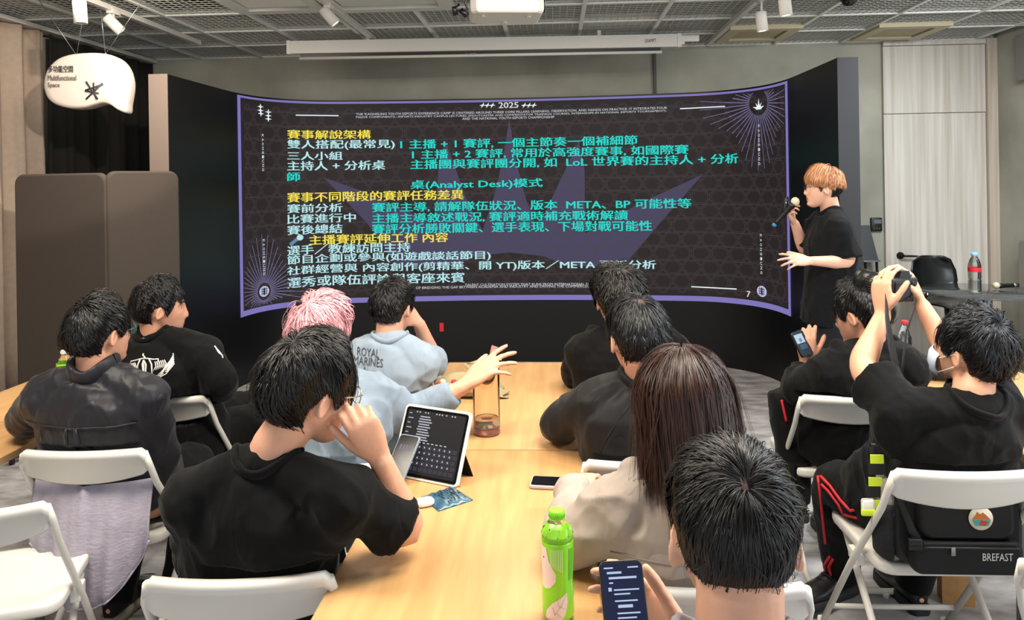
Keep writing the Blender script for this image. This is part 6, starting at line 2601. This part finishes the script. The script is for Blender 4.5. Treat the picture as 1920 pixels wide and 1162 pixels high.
# phone lying by the beige sleeve
a, b = atz(995, 916, 0.7415), atz(1094, 921, 0.7415)
phone('phone', 'black screened phone in pale lilac case lying flat before the beige sleeve', basis(a + (b - a).normalized().cross(Vector((0, 0, -1))) * 0.0 + Vector((0, 0.036, 0)), Vector((0, 1, 0)).cross(Vector((0, 0, 1))) * 0 + (Vector((-(b - a).y, (b - a).x, 0)) * -1), (b - a)), 0.072, 0.150, 0.010, mat('pale lilac case', '#c9bcbf', 0.4))
# packet and white earbud case
pk = [atz(790, 931, 0.743), atz(822, 957, 0.743), atz(887, 936, 0.743), atz(848, 911, 0.743)]
c = sum(pk, Vector()) / 4
o = empty('snack_packet', 'blue and silver foil snack packet lying on the oak table before the tablet', 'packet', c)
o.location.z = 0.7405
N_ = 16
q = MB()
rings_t, rings_b = [], []
for i in range(N_ + 1):
    u = i / N_
    ct, cb = [], []
    for j in range(N_ + 1):
        v = j / N_
        p = (pk[0] * (1 - u) + pk[3] * u) * (1 - v) + (pk[1] * (1 - u) + pk[2] * u) * v - c
        e = min(u, 1 - u) * 4
        e2 = min(v, 1 - v) * 4
        hgt = 0.011 * min(1, e) ** 0.7 * min(1, e2) ** 0.7 + 0.0015 * math.sin(u * 25 + v * 9) * min(1, e)
        ct.append(Vector((p.x, p.y, 0.002 + hgt)))
        cb.append(Vector((p.x, p.y, 0.0005)))
    rings_t.append(ct)
    rings_b.append(cb)
nv_ = N_ + 1
vs = [p for rr_ in rings_t for p in rr_] + [p for rr_ in rings_b for p in rr_]
fs = [(i * nv_ + j, i * nv_ + j + 1, (i + 1) * nv_ + j + 1, (i + 1) * nv_ + j) for i in range(N_) for j in range(N_)]
fs += [tuple(x + nv_ * nv_ for x in reversed(f)) for f in fs]
for i in range(N_):
    for a_, b_ in (((i * nv_), ((i + 1) * nv_)), ((i + 1) * nv_ - 1 + nv_, (i + 1) * nv_ - 1), (i + 1, i), (N_ * nv_ + i, N_ * nv_ + i + 1)):
        fs.append((a_, b_, b_ + nv_ * nv_, a_ + nv_ * nv_))
q.add(vs, fs, 0, True)
foil = mat('blue foil', '#13506f', 0.3, metal=0.3, vscale=30, col2='#5f7682', detail=6)
q.build('body', foil, o)
q = MB()
for i_, j_ in ((9, 0), ):
    pass
rng = random.Random(9)
for k in range(60):
    u, v = rng.uniform(0.3, 0.9), rng.uniform(0.25, 0.85)
    i, j = int(u * N_), int(v * N_)
    p = rings_t[i][j] + Vector((0, 0, 0.0012))
    d1 = (rings_t[i][min(j + 1, N_)] - rings_t[i][j]) * rng.uniform(0.4, 1.6)
    q.tube([p, p + d1 + Vector((0, 0, 0.0003))], 0.0011, 5)
q.build('print', mat('dark foil print', '#1c2329', 0.4), o)
pt = atz(797, 947, 0.7405)
q = slab(0.05, 0.036, 0.018, 0.014, bev=0.006, x0=-0.025, y0=-0.018)
o = q.build('earbud_case', mat('white glossy plastic', '#efeeec', 0.25))
o.location = pt
o.rotation_euler = (0, 0, 0.5)
tag(o, 'white earbud case on the oak table at the elbow of the person in glasses', 'case')

# phone in the hand of the person in glasses
a = at(628, 1066, 1.965)
phone('phone', 'white edged phone held low beside the oak table edge by the person in glasses', basis(a, (0.7, 0.5, 0.1), (0.15, 0.3, 0.9)), 0.070, 0.060, 0.009, mat('white phone edge', '#e8dede', 0.4))

# ------------------------------------------------------------------ tall tumbler, pouch bag
pt = atz(913, 812, 0.7405)
o = empty('tumbler', 'tall clear pinkish tumbler standing on the oak table under the outstretched hand', 'tumbler', pt)
gl = mat('pink tinted glass', '#fcf4f0', 0.03, trans=1.0, ior=1.3, spec=0.5)
r, h = 0.047, 0.225
q = MB()
q.lathe([(0, 0.0), (r * 0.92, 0.0), (r, 0.006), (r, h - 0.004), (r * 0.985, h), (r * 0.955, h - 0.004), (r * 0.955, 0.03), (r * 0.9, 0.026), (0, 0.024)], (0, 0, 0), 36, caps=False)
q.build('glass', gl, o)
q = MB()
q.lathe([(0, 0.003), (r * 0.90, 0.003), (r * 0.95, 0.010), (r * 0.93, 0.020), (0, 0.021)], (0, 0, 0), 36, caps=False)
q.build('base', mat('pink base', '#e3a79e', 0.2, trans=0.6, ior=1.3), o)
q = MB()
q.lathe([(0, 0.031), (r * 0.945, 0.031), (r * 0.945, 0.052), (0, 0.052)], (0, 0, 0), 36, caps=False)
q.build('drink', mat('pale drink', '#f4dfcc', 0.05, trans=0.95, ior=1.2), o)
q = MB()
q.tube([(0.012, 0.0, h - 0.02), (0.020, 0.01, h + 0.04), (0.032, 0.02, h + 0.075)], [0.008, 0.010, 0.013], 10, flat=((0, 1, 0), 0.4))
q.build('straw', mat('pink clear plastic', '#d98d92', 0.15, trans=0.6, ior=1.2), o)

khaki = mat('khaki canvas', '#9a8a68', 0.85, var=0.1, vscale=30, bump=0.15, bscale=200)
pt = atz(880, 742, 0.7405)
o = empty('pouch_bag', 'khaki canvas pouch with red printed patch slumped on the oak table behind the tumbler', 'bag', pt)
q = MB()
rings = []
for i, (x, ry, hz) in enumerate(((-0.135, 0.05, 0.075), (-0.11, 0.062, 0.085), (-0.05, 0.07, 0.10), (0.02, 0.072, 0.095), (0.08, 0.07, 0.06), (0.13, 0.06, 0.03), (0.155, 0.045, 0.012))):
    ring = []
    for k in range(20):
        a = 2 * PI * k / 20
        z = hz * (0.5 + 0.5 * math.sin(a)) * (1 + 0.08 * math.sin(3 * a + i))
        ring.append(Vector((x + 0.012 * math.sin(a * 2 + i), ry * math.cos(a) + 0.006 * math.sin(i * 2 + a * 3), max(0.001, z))))
    rings.append(ring)
q.loft(rings, 0, False)
bg_ = q.build('body', khaki, o)
bg_.modifiers.new('cloth', 'SOLIDIFY').thickness = 0.003
sb_ = bg_.modifiers.new('soft', 'SUBSURF')
sb_.levels = sb_.render_levels = 1
q = MB()
q.tube(rings[0] + [rings[0][0]], 0.006, 8)
q.build('rim', mat('beige webbing', '#c5ad85', 0.85), o)
q = MB()
for k in range(6):
    x0_ = -0.118 + k * 0.016
    q.ball((x0_, -0.056 + 0.004 * (k % 2), 0.060 + 0.012 * math.sin(k * 1.9)), (0.014, 0.007, 0.012), 10, 6, k % 2)
q.build('patch', [mat('red print', '#b3362f', 0.7), mat('cream print', '#d8c6b4', 0.7)], o)
q = MB()
q.tube([(0.05, -0.03, 0.09), (-0.02, 0.02, 0.125), (0.03, 0.05, 0.13), (0.09, 0.03, 0.075), (0.14, 0.0, 0.028)], 0.009, 8, flat=((0, 1, 0), 0.3))
q.build('strap', khaki, o)

# black folded pouch on the other table
pt = atz(1748, 712, 0.7405)
o = empty('folded_umbrella', 'glossy black folded umbrella lying on the oak table beside the masked person', 'umbrella', pt, rad(-28))
q = MB()
q.tube([(-0.11, 0, 0.024), (-0.06, 0, 0.028), (0.02, 0, 0.030), (0.08, 0, 0.026)], [0.018, 0.025, 0.028, 0.022], 14)
q.build('canopy', mat('black nylon', '#0c0c0e', 0.35, bump=0.4, bscale=60), o)
q = MB()
q.tube([(0.08, 0, 0.026), (0.13, 0, 0.024)], [0.016, 0.013], 12)
q.build('handle', black_plastic, o)
q = MB()
q.tube([(0.0 + 0.001 * k, 0.030 * math.cos(a), 0.031 + 0.030 * math.sin(a)) for k, a in enumerate(np.linspace(0, 2 * PI, 17))], 0.003, 6)
q.build('strap', black_plastic, o)

# ------------------------------------------------------------------ phones in hands
a = at(1182, 1245, 1.085)
phone('phone', 'phone with a dark blue lit page held by the person with the closest head', basis(a, at(1190, 1101, 1.12) - at(1122, 1105, 1.12), at(1156, 1102, 1.13) - a), 0.066, 0.135, 0.009, black_plastic, glow('phone blue page', '#16203f'),
      (('page_text', [(-0.020, 0.110 - 0.0, 0.022, 0.113), (-0.020, 0.104, -0.014, 0.106), (-0.022, 0.094, -0.017, 0.099), (-0.014, 0.0945, 0.024, 0.0965), (-0.014, 0.089, 0.010, 0.091), (-0.014, 0.080, 0.020, 0.082), (-0.010, 0.072, 0.012, 0.076), (-0.012, 0.064, 0.022, 0.066), (-0.012, 0.058, 0.016, 0.060), (-0.02, 0.048, 0.02, 0.050), (-0.02, 0.040, 0.012, 0.042)], glow('phone text', '#b9c8e6')),
       ('status_bar', [(-0.026, 0.124, -0.012, 0.126), (0.010, 0.124, 0.026, 0.126), (-0.022, 0.117, 0.0, 0.120)], glow('phone text', '#b9c8e6'))))
a = at(1513, 668, 3.02)
phone('phone', 'phone with a bright picture held up by the hooded person', basis(a, at(1527, 640, 3.05) - at(1497, 650, 3.0), at(1499, 628, 3.06) - a), 0.070, 0.105, 0.009, black_plastic, glow('phone picture', '#20303c'),
      (('picture', [(-0.028, 0.055, 0.020, 0.092)], glow('phone bright', '#b6d3e6')), ('picture_detail', [(-0.02, 0.03, 0.02, 0.05), (-0.01, 0.06, 0.006, 0.075)], glow('phone mid', '#3f5a70'))))

# ------------------------------------------------------------------ camera
cb = at(1684, 538, 2.50)
fw_ = (at(1618, 512, 2.66) - cb)
fw_ = Vector((-0.50, 0.85, 0.10)).normalized()
o = empty('camera', 'black camera with zoom lens and strap held up by the masked person', 'camera', cb)
place(o, upv_frame(cb, fw_, (0.05, 0, 1)))
q = MB()
q.box((-0.068, -0.025, -0.048), (0.068, 0.025, 0.036), bev=0.010)
q.box((0.030, 0.0, -0.046), (0.070, 0.045, 0.030), bev=0.012)
q.prism([(-0.030, -0.022, 0.034), (-0.020, -0.020, 0.058), (0.020, -0.020, 0.058), (0.030, -0.022, 0.034)], (0, 0.05, 0))
q.build('body', mat('camera black', '#141416', 0.45), o)
q = MB()
q.lathe([(0.034, 0.02), (0.036, 0.03), (0.036, 0.06), (0.038, 0.062), (0.038, 0.095), (0.036, 0.098), (0.040, 0.118), (0.041, 0.135), (0.035, 0.135), (0.030, 0.125)], (-0.010, 0, -0.004), 28, axis=(0, 1, 0))
for k in range(28):
    a = 2 * PI * k / 28
    q.tube([(-0.010 + 0.038 * math.cos(a), 0.066, -0.004 + 0.038 * math.sin(a)), (-0.010 + 0.038 * math.cos(a), 0.092, -0.004 + 0.038 * math.sin(a))], 0.0012, 4)
q.build('lens', black_plastic, o)
q = MB()
q.lathe([(0.0, 0.118), (0.030, 0.120)], (-0.010, 0, -0.004), 24, axis=(0, 1, 0))
q.build('front_glass', phone_glass, o)
q = MB()
q.box((-0.052, -0.029, -0.036), (0.022, -0.0245, 0.020))
q.build('display', mat('camera display', '#20242a', 0.08, spec=0.7), o)
q = MB()
for x, z in ((0.036, 0.02), (0.05, 0.012), (0.042, -0.005), (0.052, -0.012), (0.036, -0.028), (0.05, -0.032)):
    q.lathe([(0.004, 0), (0.004, 0.004)], (x, -0.025, z), 10, axis=(0, -1, 0))
q.build('button', mat('camera button', '#2c2c30', 0.4), o)
q = MB()
q.lathe([(0.010, 0.036), (0.011, 0.046), (0.009, 0.048)], (0.048, 0.0, 0), 16)
q.lathe([(0.012, 0.036), (0.012, 0.044)], (-0.048, 0.0, 0), 16)
q.build('dial', steel, o)
Mi = o.matrix_basis.inverted()


def loc(px, py, Z):
    return Mi @ at(px, py, Z)


o_m = upv_frame(cb, fw_, (0.05, 0, 1)).inverted()
lc = lambda px, py, Z: o_m @ at(px, py, Z)
for pts, nm in (([(-0.066, 0.0, 0.02), lc(1662, 570, 2.44), lc(1664, 600, 2.40), lc(1672, 650, 2.36), lc(1682, 700, 2.33), lc(1686, 728, 2.32)], 'strap'), ([(0.066, 0.0, 0.02), lc(1716, 575, 2.46), lc(1700, 620, 2.42), lc(1694, 670, 2.37), lc(1688, 728, 2.32)], 'strap')):
    q = MB()
    q.tube(pts, [0.004, 0.008, 0.014, 0.022, 0.023, 0.016] if nm == 'strap' and len(pts) == 6 else [0.004, 0.005, 0.006, 0.007, 0.010], 8, flat=((0, 1, 0), 0.18))
    q.build(nm, mat('strap webbing', '#101012', 0.7), o)

# ------------------------------------------------------------------ microphone and clicker of the presenter
mh, mt = at(1491, 378, 4.58), at(1455, 418, 4.62)
d = (mt - mh).normalized()
o = empty('microphone', 'microphone with a pale ball head held at the mouth of the presenter', 'microphone', mh)
q = MB()
q.ball((0, 0, 0), (0.026, 0.026, 0.028), 18, 12)
q.build('ball_head', mat('pale gauze', '#c9bfa6', 0.6, bump=0.4, bscale=500), o)
q = MB()
q.lathe([(0.020, 0.018), (0.021, 0.03), (0.019, 0.045), (0.016, 0.06), (0.013, 0.165), (0.013, 0.18)], (0, 0, 0), 18, axis=d)
q.build('handle', black_plastic, o)
q = MB()
q.lathe([(0.0135, 0.18), (0.014, 0.182), (0.012, 0.20)], (0, 0, 0), 18, axis=d)
q.build('end_ring', mat('blue ring', '#3f7fa8', 0.4), o)
ck = at(1470, 384, 4.61)
o = empty('clicker', 'slim black clicker held beside the microphone by the presenter', 'clicker', ck)
q = MB()
q.tube([(0, 0, -0.055), (0.006, 0, -0.03), (0.016, 0, 0.03), (0.020, 0, 0.05)], [0.010, 0.014, 0.014, 0.008], 12, flat=((0, 1, 0), 0.6))
q.build('body', black_plastic, o)
q = MB()
q.ball((0.010, -0.009, 0.012), (0.005, 0.002, 0.006), 10, 6)
q.build('button', steel, o)

# ------------------------------------------------------------------ round glass table with bottle and microphone
pt = at(1842, 545, 5.72)
gz = 0.76
ctr = atz(1846, 545, gz)
o = empty('round_table', 'round black glass table on a chrome column beside the wooden door', 'table', (ctr.x, ctr.y, 0))
q = MB()
q.lathe([(0.0, gz - 0.012), (0.415, gz - 0.012), (0.42, gz - 0.006), (0.415, gz), (0.0, gz)], (0, 0, 0), 56, caps=False)
q.build('top', mat('smoked glass', '#8a9092', 0.04, spec=0.6, trans=0.9, ior=1.2), o)
q = MB()
q.lathe([(0.05, 0.02), (0.05, gz - 0.04), (0.13, gz - 0.025), (0.13, gz - 0.012)], (0, 0, 0), 28)
q.build('column', chrome, o)
q = MB()
q.lathe([(0.27, 0.0), (0.27, 0.012), (0.06, 0.03)], (0, 0, 0), 40)
q.build('foot', chrome, o)
bottle(1828, 548, (atz(1828, 548, gz) - CAMP).dot(F_), gz + 0.001, 0.29, 0.043, 'large clear water bottle with blue cap and red label on the round glass table', mat('blue cap', '#7db8dd', 0.4), mat('red label', '#c4232b', 0.4), None, (0.52, 0.63))
a, b = atz(1868, 536, gz + 0.022), atz(1916, 534, gz + 0.018)
d = (b - a).normalized()
o = empty('microphone', 'microphone with pale ball head lying on the round glass table', 'microphone', a)
q = MB()
q.ball((0, 0, 0.004), (0.025, 0.025, 0.025), 16, 10)
q.build('ball_head', mat('pale gauze', '#c9bfa6', 0.6, bump=0.4, bscale=500), o)
q = MB()
q.lathe([(0.018, 0.02), (0.019, 0.04), (0.016, 0.06), (0.015, 0.16), (0.016, 0.20)], (0, 0, 0), 16, axis=d)
q.build('handle', black_plastic, o)
q = MB()
q.lathe([(0.0165, 0.155), (0.0165, 0.185)], (0, 0, 0), 16, axis=d)
q.build('silver_band', steel, o)

# ------------------------------------------------------------------ black shell chair by the glass table
sc_ = at(1776, 560, 6.0)
o = empty('shell_chair', 'black moulded shell chair with chrome base behind the round glass table', 'chair', (sc_.x, sc_.y, 0), rad(200))
# shell seen from the front: local +y is the sitter's front
bz0, bz1, sz = 0.66, 0.95, 0.58
q = MB()
rings = []
for z, w, y in ((bz0, 0.14, -0.19), (bz0 + 0.02, 0.20, -0.195), (bz0 + 0.08, 0.235, -0.205), (bz0 + 0.17, 0.235, -0.22), (bz1 - 0.03, 0.20, -0.235), (bz1, 0.13, -0.24)):
    rings.append([Vector((w * u, y + 0.09 * u * u, z)) for u in np.linspace(-1, 1, 17)])
q.loft(rings, 0, False, True, False)
sh_ = q.build('backrest', mat('black moulded plastic', '#0e1013', 0.25, spec=0.6), o)
sh_.modifiers.new('thick', 'SOLIDIFY').thickness = 0.012
q = MB()
rings = []
for y, w, dz in ((-0.20, 0.15, 0.06), (-0.16, 0.21, 0.02), (-0.05, 0.235, 0.0), (0.10, 0.235, 0.0), (0.20, 0.20, -0.01), (0.23, 0.12, -0.025)):
    rings.append([Vector((w * u, y, sz + dz + 0.03 * u * u)) for u in np.linspace(-1, 1, 17)])
q.loft(rings, 0, False, True, False)
s2_ = q.build('seat', mat('black moulded plastic', '#0e1013', 0.25, spec=0.6), o)
s2_.modifiers.new('thick', 'SOLIDIFY').thickness = 0.012
q = MB()
q.tube([(0, -0.19, bz0 + 0.03), (0, -0.20, 0.60), (0, -0.10, 0.565), (0, 0, 0.56)], 0.014, 10)
q.build('back_post', chrome, o)
q = MB()
q.tube([(0, 0, 0.57), (0, 0, 0.08)], 0.024, 14)
q.build('column', chrome, o)
for k in range(4):
    a = PI / 4 + k * PI / 2
    q = MB()
    q.tube([(0, 0, 0.09), (0.14 * math.cos(a), 0.14 * math.sin(a), 0.06), (0.27 * math.cos(a), 0.27 * math.sin(a), 0.02)], [0.018, 0.015, 0.012], 10)
    q.lathe([(0.014, 0), (0.014, 0.02)], (0.27 * math.cos(a), 0.27 * math.sin(a), 0), 10)
    q.build('leg', chrome, o)

# ------------------------------------------------------------------ backpack on the chair of the masked person
L12 = Vector(ch12.location)
o = empty('backpack', 'black backpack with an oval patch and white lettering wedged on the white chair', 'backpack', (L12.x + 0.02, L12.y - 0.155, 0.455))
nyl = mat('black nylon cloth', '#0d0d0f', 0.6, spec=0.35, bump=0.12, bscale=500, var=0.15, vscale=10)


def padded(x0, x1, y0, y1, z0, z1, r=0.04, puff=0.012):
    q = MB()
    rings = []
    w, h = x1 - x0, z1 - z0
    pts = rounded_rect(w, h, r, 8)
    for t, k in ((0.0, 0.80), (0.02, 0.92), (0.15, 0.985), (0.4, 1.0), (0.7, 1.0), (0.92, 0.975), (1.0, 0.90)):
        rings.append([Vector(((x0 + x1) / 2 + x * k, y1 + (y0 - y1) * t, z0 + h / 2 + (z - h / 2) * k)) for x, z in pts])
    q.loft(rings, 0, True)
    return q


padded(-0.19, 0.19, -0.045, 0.06, 0.0, 0.36, 0.07).build('main_compartment', nyl, o)
padded(-0.125, 0.145, -0.075, -0.035, 0.10, 0.235, 0.035).build('front_pocket', nyl, o)
padded(-0.150, 0.165, -0.085, -0.035, -0.035 + 0.035, 0.095, 0.025).build('lower_pocket', nyl, o)
padded(-0.10, 0.10, -0.02, 0.06, 0.33, 0.395, 0.03).build('top_flap', nyl, o)
q = MB()
q.tube([(0.0 + 0.07 * math.cos(a), 0.03, 0.39 + 0.03 * max(0, math.sin(a))) for a in np.linspace(0, PI, 12)], 0.009, 8)
q.build('grab_handle', nyl, o)
q = MB()
q.lathe([(0, 0), (0.034, 0), (0.034, 0.003), (0, 0.003)], (0.045, -0.0775, 0.165), 28, caps=False, axis=(0, -1, 0))
pa = q.build('patch', mat('cream patch', '#d8cdb8', 0.7), o, label='round cream patch with brown and teal print')
q = MB()
y_ = -0.082
q.prism([(0.018, y_, 0.162), (0.072, y_, 0.162), (0.058, y_, 0.176), (0.050, y_, 0.183), (0.042, y_, 0.178), (0.034, y_, 0.185), (0.028, y_, 0.174)], (0, 0.0008, 0), 0)
q.prism([(0.018, y_, 0.160), (0.072, y_, 0.160), (0.064, y_, 0.144), (0.028, y_, 0.144)], (0, 0.0008, 0), 1)
q.prism([(0.045, y_ - 0.001, 0.162), (0.062, y_ - 0.001, 0.156), (0.056, y_ - 0.001, 0.144), (0.040, y_ - 0.001, 0.148)], (0, 0.0008, 0), 2)
q.build('patch_print', [mat('orange brown print', '#b5652b', 0.7), mat('teal print', '#3f8f8a', 0.7), mat('red print', '#b3362f', 0.7)], pa)
q = MB()
decal(q, 'BREFAST', (0.045, -0.0862, 0.045), (1, 0, 0), (0, 0, 1), 0.085, 0.022)
q.build('lettering', mat('white lettering', '#cfcfce', 0.6), o)
q = MB()
q.tube([(-0.13, -0.0865, 0.082), (0.15, -0.0865, 0.082)], 0.003, 6)
q.tube([(-0.11, -0.077, 0.222), (0.13, -0.077, 0.222)], 0.003, 6)
q.build('zip', mat('dark zip', '#2a2a2c', 0.4), o)
q = MB()
q.box((-0.045, -0.091, 0.060), (-0.033, -0.087, 0.084), bev=0.001)
q.build('zip_pull', steel, o)
q = MB()
q.tube([(-0.165, -0.05, 0.30), (-0.17, -0.058, 0.2), (-0.15, -0.075, 0.13), (-0.12, -0.088, 0.07)], 0.012, 8, flat=((0, 1, 0), 0.2))
q.build('strap', nyl, o)
q = MB()
q.box((-0.165, -0.092, 0.075), (-0.125, -0.075, 0.108), bev=0.004)
q.box((-0.158, -0.094, 0.083), (-0.132, -0.090, 0.088))
q.box((-0.158, -0.094, 0.096), (-0.132, -0.090, 0.101))
q.build('buckle', black_plastic, o)
q = MB()
rings = []
for z, w in ((0.02, 0.028), (0.10, 0.034), (0.17, 0.034), (0.185, 0.036)):
    rings.append([Vector((-0.195 + w * math.cos(a) * 0.8, 0.01 + 0.055 * math.sin(a), z)) for a in np.linspace(0, 2 * PI, 17)[:-1]])
q.loft(rings, 0, True)
q.build('mesh_pocket', mat('dark mesh', '#17171a', 0.8, bump=0.5, bscale=300), o)
q = MB()
rngp = random.Random(3)
rings = []
for i, z in enumerate((0.15, 0.19, 0.23, 0.255)):
    rings.append([Vector((-0.190 + (0.030 - i * 0.004 + 0.006 * math.sin(a * 5 + i)) * math.cos(a), 0.0 + 0.04 * math.sin(a), z)) for a in np.linspace(0, 2 * PI, 21)[:-1]])
q.loft(rings, 0, True, False)
tag_w = q.build('wrapper', mat('grey crumpled wrapper', '#8e8c86', 0.4, metal=0.3, bump=0.5, bscale=60), o)
q = MB()
for k in range(5):
    q.box((-0.240 - 0.003 * k, -0.02, 0.30 - k * 0.034), (-0.202 - 0.003 * k, -0.015, 0.30 - k * 0.034 + (0.026 if k % 2 == 0 else 0.034)), k % 2)
q.build('tag_ribbon', [mat('neon yellow', '#c9e02e', 0.6), mat('black ribbon', '#151516', 0.7)], o)
q = MB()
q.box((-0.270, -0.024, 0.155), (-0.230, -0.014, 0.195), 0, bev=0.008)
q.box((-0.270, -0.025, 0.143), (-0.230, -0.013, 0.165), 1, bev=0.004)
q.build('tag_charm', [mat('white charm', '#eceae2', 0.5), mat('neon yellow', '#c9e02e', 0.6)], o)
q = MB()
q.tube([(-0.24, -0.018, 0.355), (-0.20, -0.01, 0.355), (-0.15, 0.0, 0.34)], 0.005, 6)
q.build('cord', black_plastic, o)

# small kraft bag on the floor
pt = atz(1806, 1140, 0.0)
o = empty('paper_bag', 'small brown kraft paper bag on the floor under the black backpack', 'bag', (pt.x, pt.y + 0.05, 0), rad(-12))
q = MB()
rings = []
for z, w, d_ in ((0.001, 0.055, 0.035), (0.05, 0.056, 0.034), (0.10, 0.054, 0.028), (0.15, 0.05, 0.012), (0.165, 0.05, 0.006)):
    rings.append([Vector((x, y, z + 0.003 * math.sin(x * 60))) for x, y in ((-w, -d_), (0, -d_ * 1.1), (w, -d_), (w * 0.93, 0), (w, d_), (0, d_ * 1.1), (-w, d_), (-w * 0.93, 0))])
q.loft(rings, 0, True, False)
q.build('body', mat('kraft paper', '#a9814f', 0.8, var=0.08, vscale=30), o)
q = MB()
q.box((-0.05, -0.008, 0.155), (0.05, 0.008, 0.172))
q.build('folded_top', mat('kraft paper fold', '#9c7444', 0.8), o)
